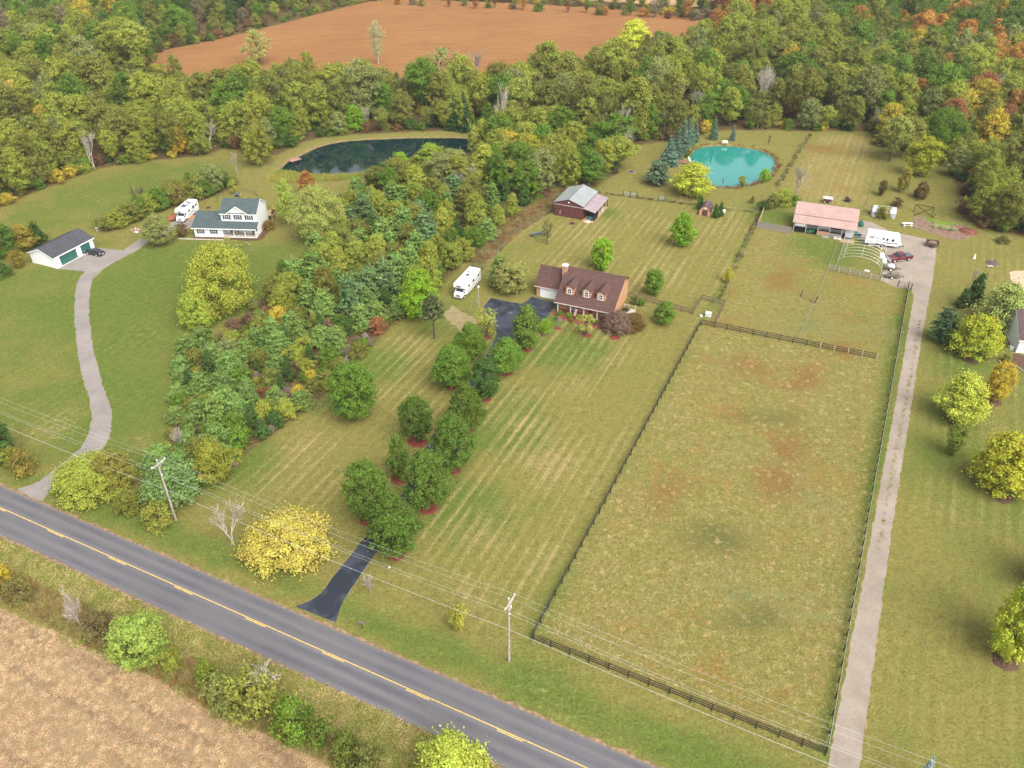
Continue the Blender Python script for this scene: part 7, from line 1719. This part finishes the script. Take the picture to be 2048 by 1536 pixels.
# docks
def dock(a, b, w, label, m):
    A_, B_ = G(*a), G(*b); d = (B_ - A_).length; rz = math.atan2(B_.y - A_.y, B_.x - A_.x); t = thing("dock", label, "dock", A_, rz); n = int(d / .22)
    me = MB().box(0, .205, -w / 2, w / 2, .22, .27).mesh("plank", m)
    for i in range(n): link("plank", me, t, loc=(i * d / n, 0, 0))
    for y in (-w / 2 + .1, w / 2 - .1):
        MB().box(0, d, y - .05, y + .05, .1, .217).build("stringer", DWOOD, t)
        for x in (.3, d * .5, d - .2): MB().tube([(x, y, -1.8), (x, y, .219)], .08, 6).build("pile", DWOOD, t)
    return t
dock((1352, 323), (1381, 326), 2.2, "brown plank dock on the turquoise pond by the spruces", M("dock_red", (.24, .115, .085), amt=.25, scale=3))
dock((580, 324), (600, 318), 1.9, "pinkish plank dock at the dark pond's end", M("dock_pink", (.36, .20, .17), amt=.2, scale=3))
g = G(1355, 314); t = thing("hot_tub", "dark blue covered tub beside the turquoise pond's dock", "tub", g); MB().lathe([(.95, 0), (1.0, .75), (.9, .8)], 14).build("shell", M("tub_navy", (.03, .06, .12)), t); MB().lathe([(1.02, .803), (1.02, .88), (.7, .93)], 14).build("cover", M("tub_cover", (.36, .45, .52)), t)
for a, lb in (((1378, 322), "white chair at the end of the turquoise pond's dock"), ((1380, 326), "second white chair at the dock's water end")):
    g = G(*a); t = thing("dock_chair", lb, "chair", (g.x, g.y, .28), .8, "white chairs on the dock")
    MB().box(-.28, .28, -.28, .28, .34, .40).build("seat", WTRIM, t); MB().box(-.28, .28, .22, .28, .42, .98).build("backrest", WTRIM, t)
    for x in (-.25, .2):
        for y in (-.25, .2): MB().box(x, x + .05, y, y + .05, 0, .335).build("leg", WTRIM, t)
# fire rings
for px, py, r, lb in ((1144, 447.5, .75, "rusty fire ring on the lawn before the maroon barn"), (1262, 344, .95, "stone fire ring on the lawn before the spruces"), (417, 416, .7, "dark fire ring on the lawn behind the white house's garage wing")):
    g = G(px, py); t = thing("fire_ring", lb, "fire ring", g, 0, "fire rings on the lawns"); rn = random.Random(int(px))
    me = MB().bbox(-.17, .17, -.12, .12, 0, .24, .04).mesh("stone", M("rusty_stone", (.22, .11, .08), amt=.4) if px < 1200 else M("grey_stone", (.28, .25, .23), amt=.3)); n = int(r * 15)
    for i in range(n):
        a = 2 * math.pi * i / n; s = link("stone", me, t, loc=(r * math.cos(a), r * math.sin(a), 0), rz=a + math.pi / 2); s.scale.z = rn.uniform(.7, 1.2)
    MB().cyl((0, 0, .0), r * .85, .05, k=16).build("ash", DARKIN, t)
g = G(1985, 526); t = thing("burn_pile", "heap of dark burnt branches on the lawn above the leaning evergreen", "heap", g); rn = random.Random(6); wood_ = M("charred_wood", (.10, .075, .065), amt=.5)
MB().lathe([(1.5, 0), (1.1, .2), (.5, .38)], 12).build("ash_heap", wood_, t)
for i in range(22):
    a = rn.uniform(0, 6.28); b_ = a + rn.uniform(2.4, 3.8); r = rn.uniform(.6, 1.7); MB().tube([(r * math.cos(a), r * math.sin(a), .08), (.8 * r * math.cos(b_), .8 * r * math.sin(b_), rn.uniform(.2, .55))], rn.uniform(.03, .07), 4).build("branch", wood_ if i % 4 else PWOOD, t)
g = G(1980, 535); MB().bbox(-.8, .5, -.2, .2, .35, .45, .02).build("log_bench", PWOOD, loc=(g.x, g.y, 0), rz=.2, label="pale plank bench beside the burn pile", cat="bench"); 
for x in (-.6, .3): MB().box(x, x + .12, -.15, .15, 0, .347).build("leg", PWOOD, bpy.data.objects["log_bench"])
g = G(1948, 517); t = thing("garden_statue", "small white statue standing on the lawn left of the burn pile", "statue", g); MB().lathe([(.3, 0), (.34, .12), (.15, .3), (.22, .6), (.12, .8)], 10).build("figure", WTRIM, t); MB().lathe([(.05, .78), (.15, .88), (.13, 1.05), (.03, 1.12)], 8).build("top", WTRIM, t)
# white utility boxes in the corral
g = G(1416, 632); t = thing("utility_box", "pale green utility box inside the corral fence", "utility box", g, math.radians(-22)); MB().bbox(-.6, .6, -.5, .5, 0, .85, .06).build("cabinet", M("box_green", (.50, .58, .56)), t); MB().box(-.5, .5, -.52, -.502, .1, .7).build("door", M("box_green", (.5, .58, .56)), t)
g = G(1402, 633); MB().bbox(-.2, .2, -.3, .3, 0, .35, .08).build("well_cap", WTRIM, loc=(g.x, g.y, 0), rz=.4, label="small white well cap beside the pale green utility box", cat="well cap")
# yard light, mailbox
g = G(957.7, 614.6); t = thing("yard_light", "slim pale yard light pole beside the blacktop turnaround", "lamp post", g); MB().tube([(0, 0, 0), (0, 0, 4.5)], [.07, .045], 8).build("pole", STEEL, t); MB().lathe([(.08, 0), (.2, .08), (.22, .35), (.1, .48)], 10).build("lantern", WTRIM, t, loc=(0, 0, 4.5))
g = G(725, 1257); t = thing("mailbox", "dark mailbox on a post beside the blacktop entrance", "mailbox", g, road_a); MB().bbox(-.05, .05, -.05, .05, 0, 1.0, .01).build("post", DWOOD, t)
b = MB(); b.prism([(-.14, 1.0), (.14, 1.0), (.14, 1.18)] + [(.14 * math.cos(a), 1.18 + .14 * math.sin(a)) for a in (.5, 1.0, 1.57, 2.1, 2.6)] + [(-.14, 1.18)], 'x', -.3, .3); b.build("box", M("mailbox_grey", (.13, .14, .15)), t); MB().box(.1, .2, -.16, -.143, 1.1, 1.3).build("flag", TAIL, t)
# decorative wire edging round the white house lawn
def edging(pts, label):
    W_ = smooth(np.array([tuple(G(*p)[:2]) for p in pts]), 0); root = thing("garden_fence", label, "garden fence", (W_[0][0], W_[0][1], 0), 0, "low wire garden fences by the white house"); me = shared("stake", lambda: MB().tube([(0, 0, 0), (0, 0, .95)], .03, 4).mesh("stake", M("green_wire", (.06, .09, .07), amt=.2)))
    prev = None
    for a, c in zip(W_, W_[1:]):
        d = math.hypot(*(c - a)); n = max(1, int(d / .55))
        for i in range(n): q = a + (c - a) * i / n - W_[0]; link("stake", me, root, loc=(q[0], q[1], 0))
    for z in (.35, .8): MB().tube([(p[0] - W_[0][0], p[1] - W_[0][1], z) for p in W_], .014, 4).build("wire", MATS["green_wire"], root)
edging([(429,486),(431,493),(445,499),(462,500),(480,499),(492,494),(499,488)], "low wire garden fence curving before the white house's porch")
edging([(436,406),(434,398),(440,392),(452,388)], "low wire garden fence behind the white house, garage side")
edging([(480,382),(495,383),(508,388),(518,396)], "low wire garden fence behind the white house's ridge")
edging([(536,418),(548,422),(560,424),(561,430)], "low wire garden fence beside the white house's deck")
# oddments round the white house
g = G(347, 444); t = thing("trailer_ramp", "low rusty red flatbed trailer beside the house's motorhome", "trailer", g, math.radians(80)); MB().box(0, 3.2, 0, 1.9, .4, .5).build("deck", M("rust_red", (.32, .11, .07), amt=.3), t); wheels(t, (1.4,), (-.12, 2.02), .3, .18)
for x0 in (.05, 1.75): MB().box(.05, 3.15, x0, x0 + .08, .5, .72).build("side_board", M("rust_red", (.32, .11, .07)), t)
MB().tube([(0, .95, .42), (-1.0, .95, .42)], .05, 5).build("drawbar", BLACKR, t)
g = G(376, 440); t = thing("fire_wood", "low pile of split orange firewood at the motorhome's rear wheel", "woodpile", g, math.radians(60)); me = MB().tube([(0, -.25, 0), (0, .25, 0)], .1, 6).mesh("log", M("split_wood", (.45, .22, .10), amt=.35)); 
for r_ in range(3):
    for i in range(11 - r_): link("log", me, t, loc=(i * .21 + r_ * .105, 0, .1 + r_ * .18))
g = G(278, 461); t = thing("rubble_pile", "pile of red bricks and white scraps beside the grey gravel drive", "rubble", g); rn = random.Random(2); bm_ = [M("brick_red", (.34, .11, .07), amt=.3), M("scrap_white", (.62, .60, .57), amt=.1), M("scrap_brown", (.2, .12, .09), amt=.3)]
MB().lathe([(1.5, 0), (1.0, .18), (.4, .3)], 10).build("heap", bm_[2], t)
for i in range(60):
    a, r = rn.uniform(0, 6.28), 1.6 * rn.random() ** .6; s = rn.uniform(.12, .3); q = MB().box(-s, s, -s * .5, s * .5, -s * .3, s * .3).build("brick", bm_[0 if rn.random() < .6 else 1], t, loc=(r * math.cos(a), r * math.sin(a), .12 + .22 * max(0, 1 - r))); q.rotation_euler = (rn.uniform(-.5, .5), rn.uniform(-.5, .5), a)
picnic(199, 461, math.radians(35), "pale pink little picnic table at the hedgerow's end", M("pale_pink_wood", (.55, .42, .36)), .8)
g = G(475, 393); t = thing("patio_set", "dark covered patio heap behind the white house's ridge", "grill", g); MB().bbox(-.6, .6, -.4, .4, .5, 1.0, .1).build("hood", GREYP, t); MB().bbox(-.9, .9, -.35, .35, .45, .5, .01).build("shelf", STEEL, t); MB().bbox(-.5, .5, -.3, .3, 0, .45, .02).build("cart", BLACKR, t)
g = G(496, 487.5); MB().box(-.9, .9, -.12, .12, 0, .09).build("timber_plank", TWOOD, loc=(g.x, g.y, .02), rz=-.7, label="loose pale plank on the lawn before the porch bed", cat="plank")

# ------------------------------------------------------------------ thin haze over the far woods
hm, ht, ho = nodes("haze")
pv = N(ht, "ShaderNodeVolumePrincipled"); pv.inputs["Color"].default_value = (.86, .90, .95, 1); pv.inputs["Density"].default_value = .00013; pv.inputs["Anisotropy"].default_value = .2
L(ht, pv.outputs[0], ho.inputs["Volume"])
MB().box(-5600, 5600, -5600, 6600, -3.2, 88).build("haze", hm, kind="stuff", label="thin pale haze lying over the far woods and fields")
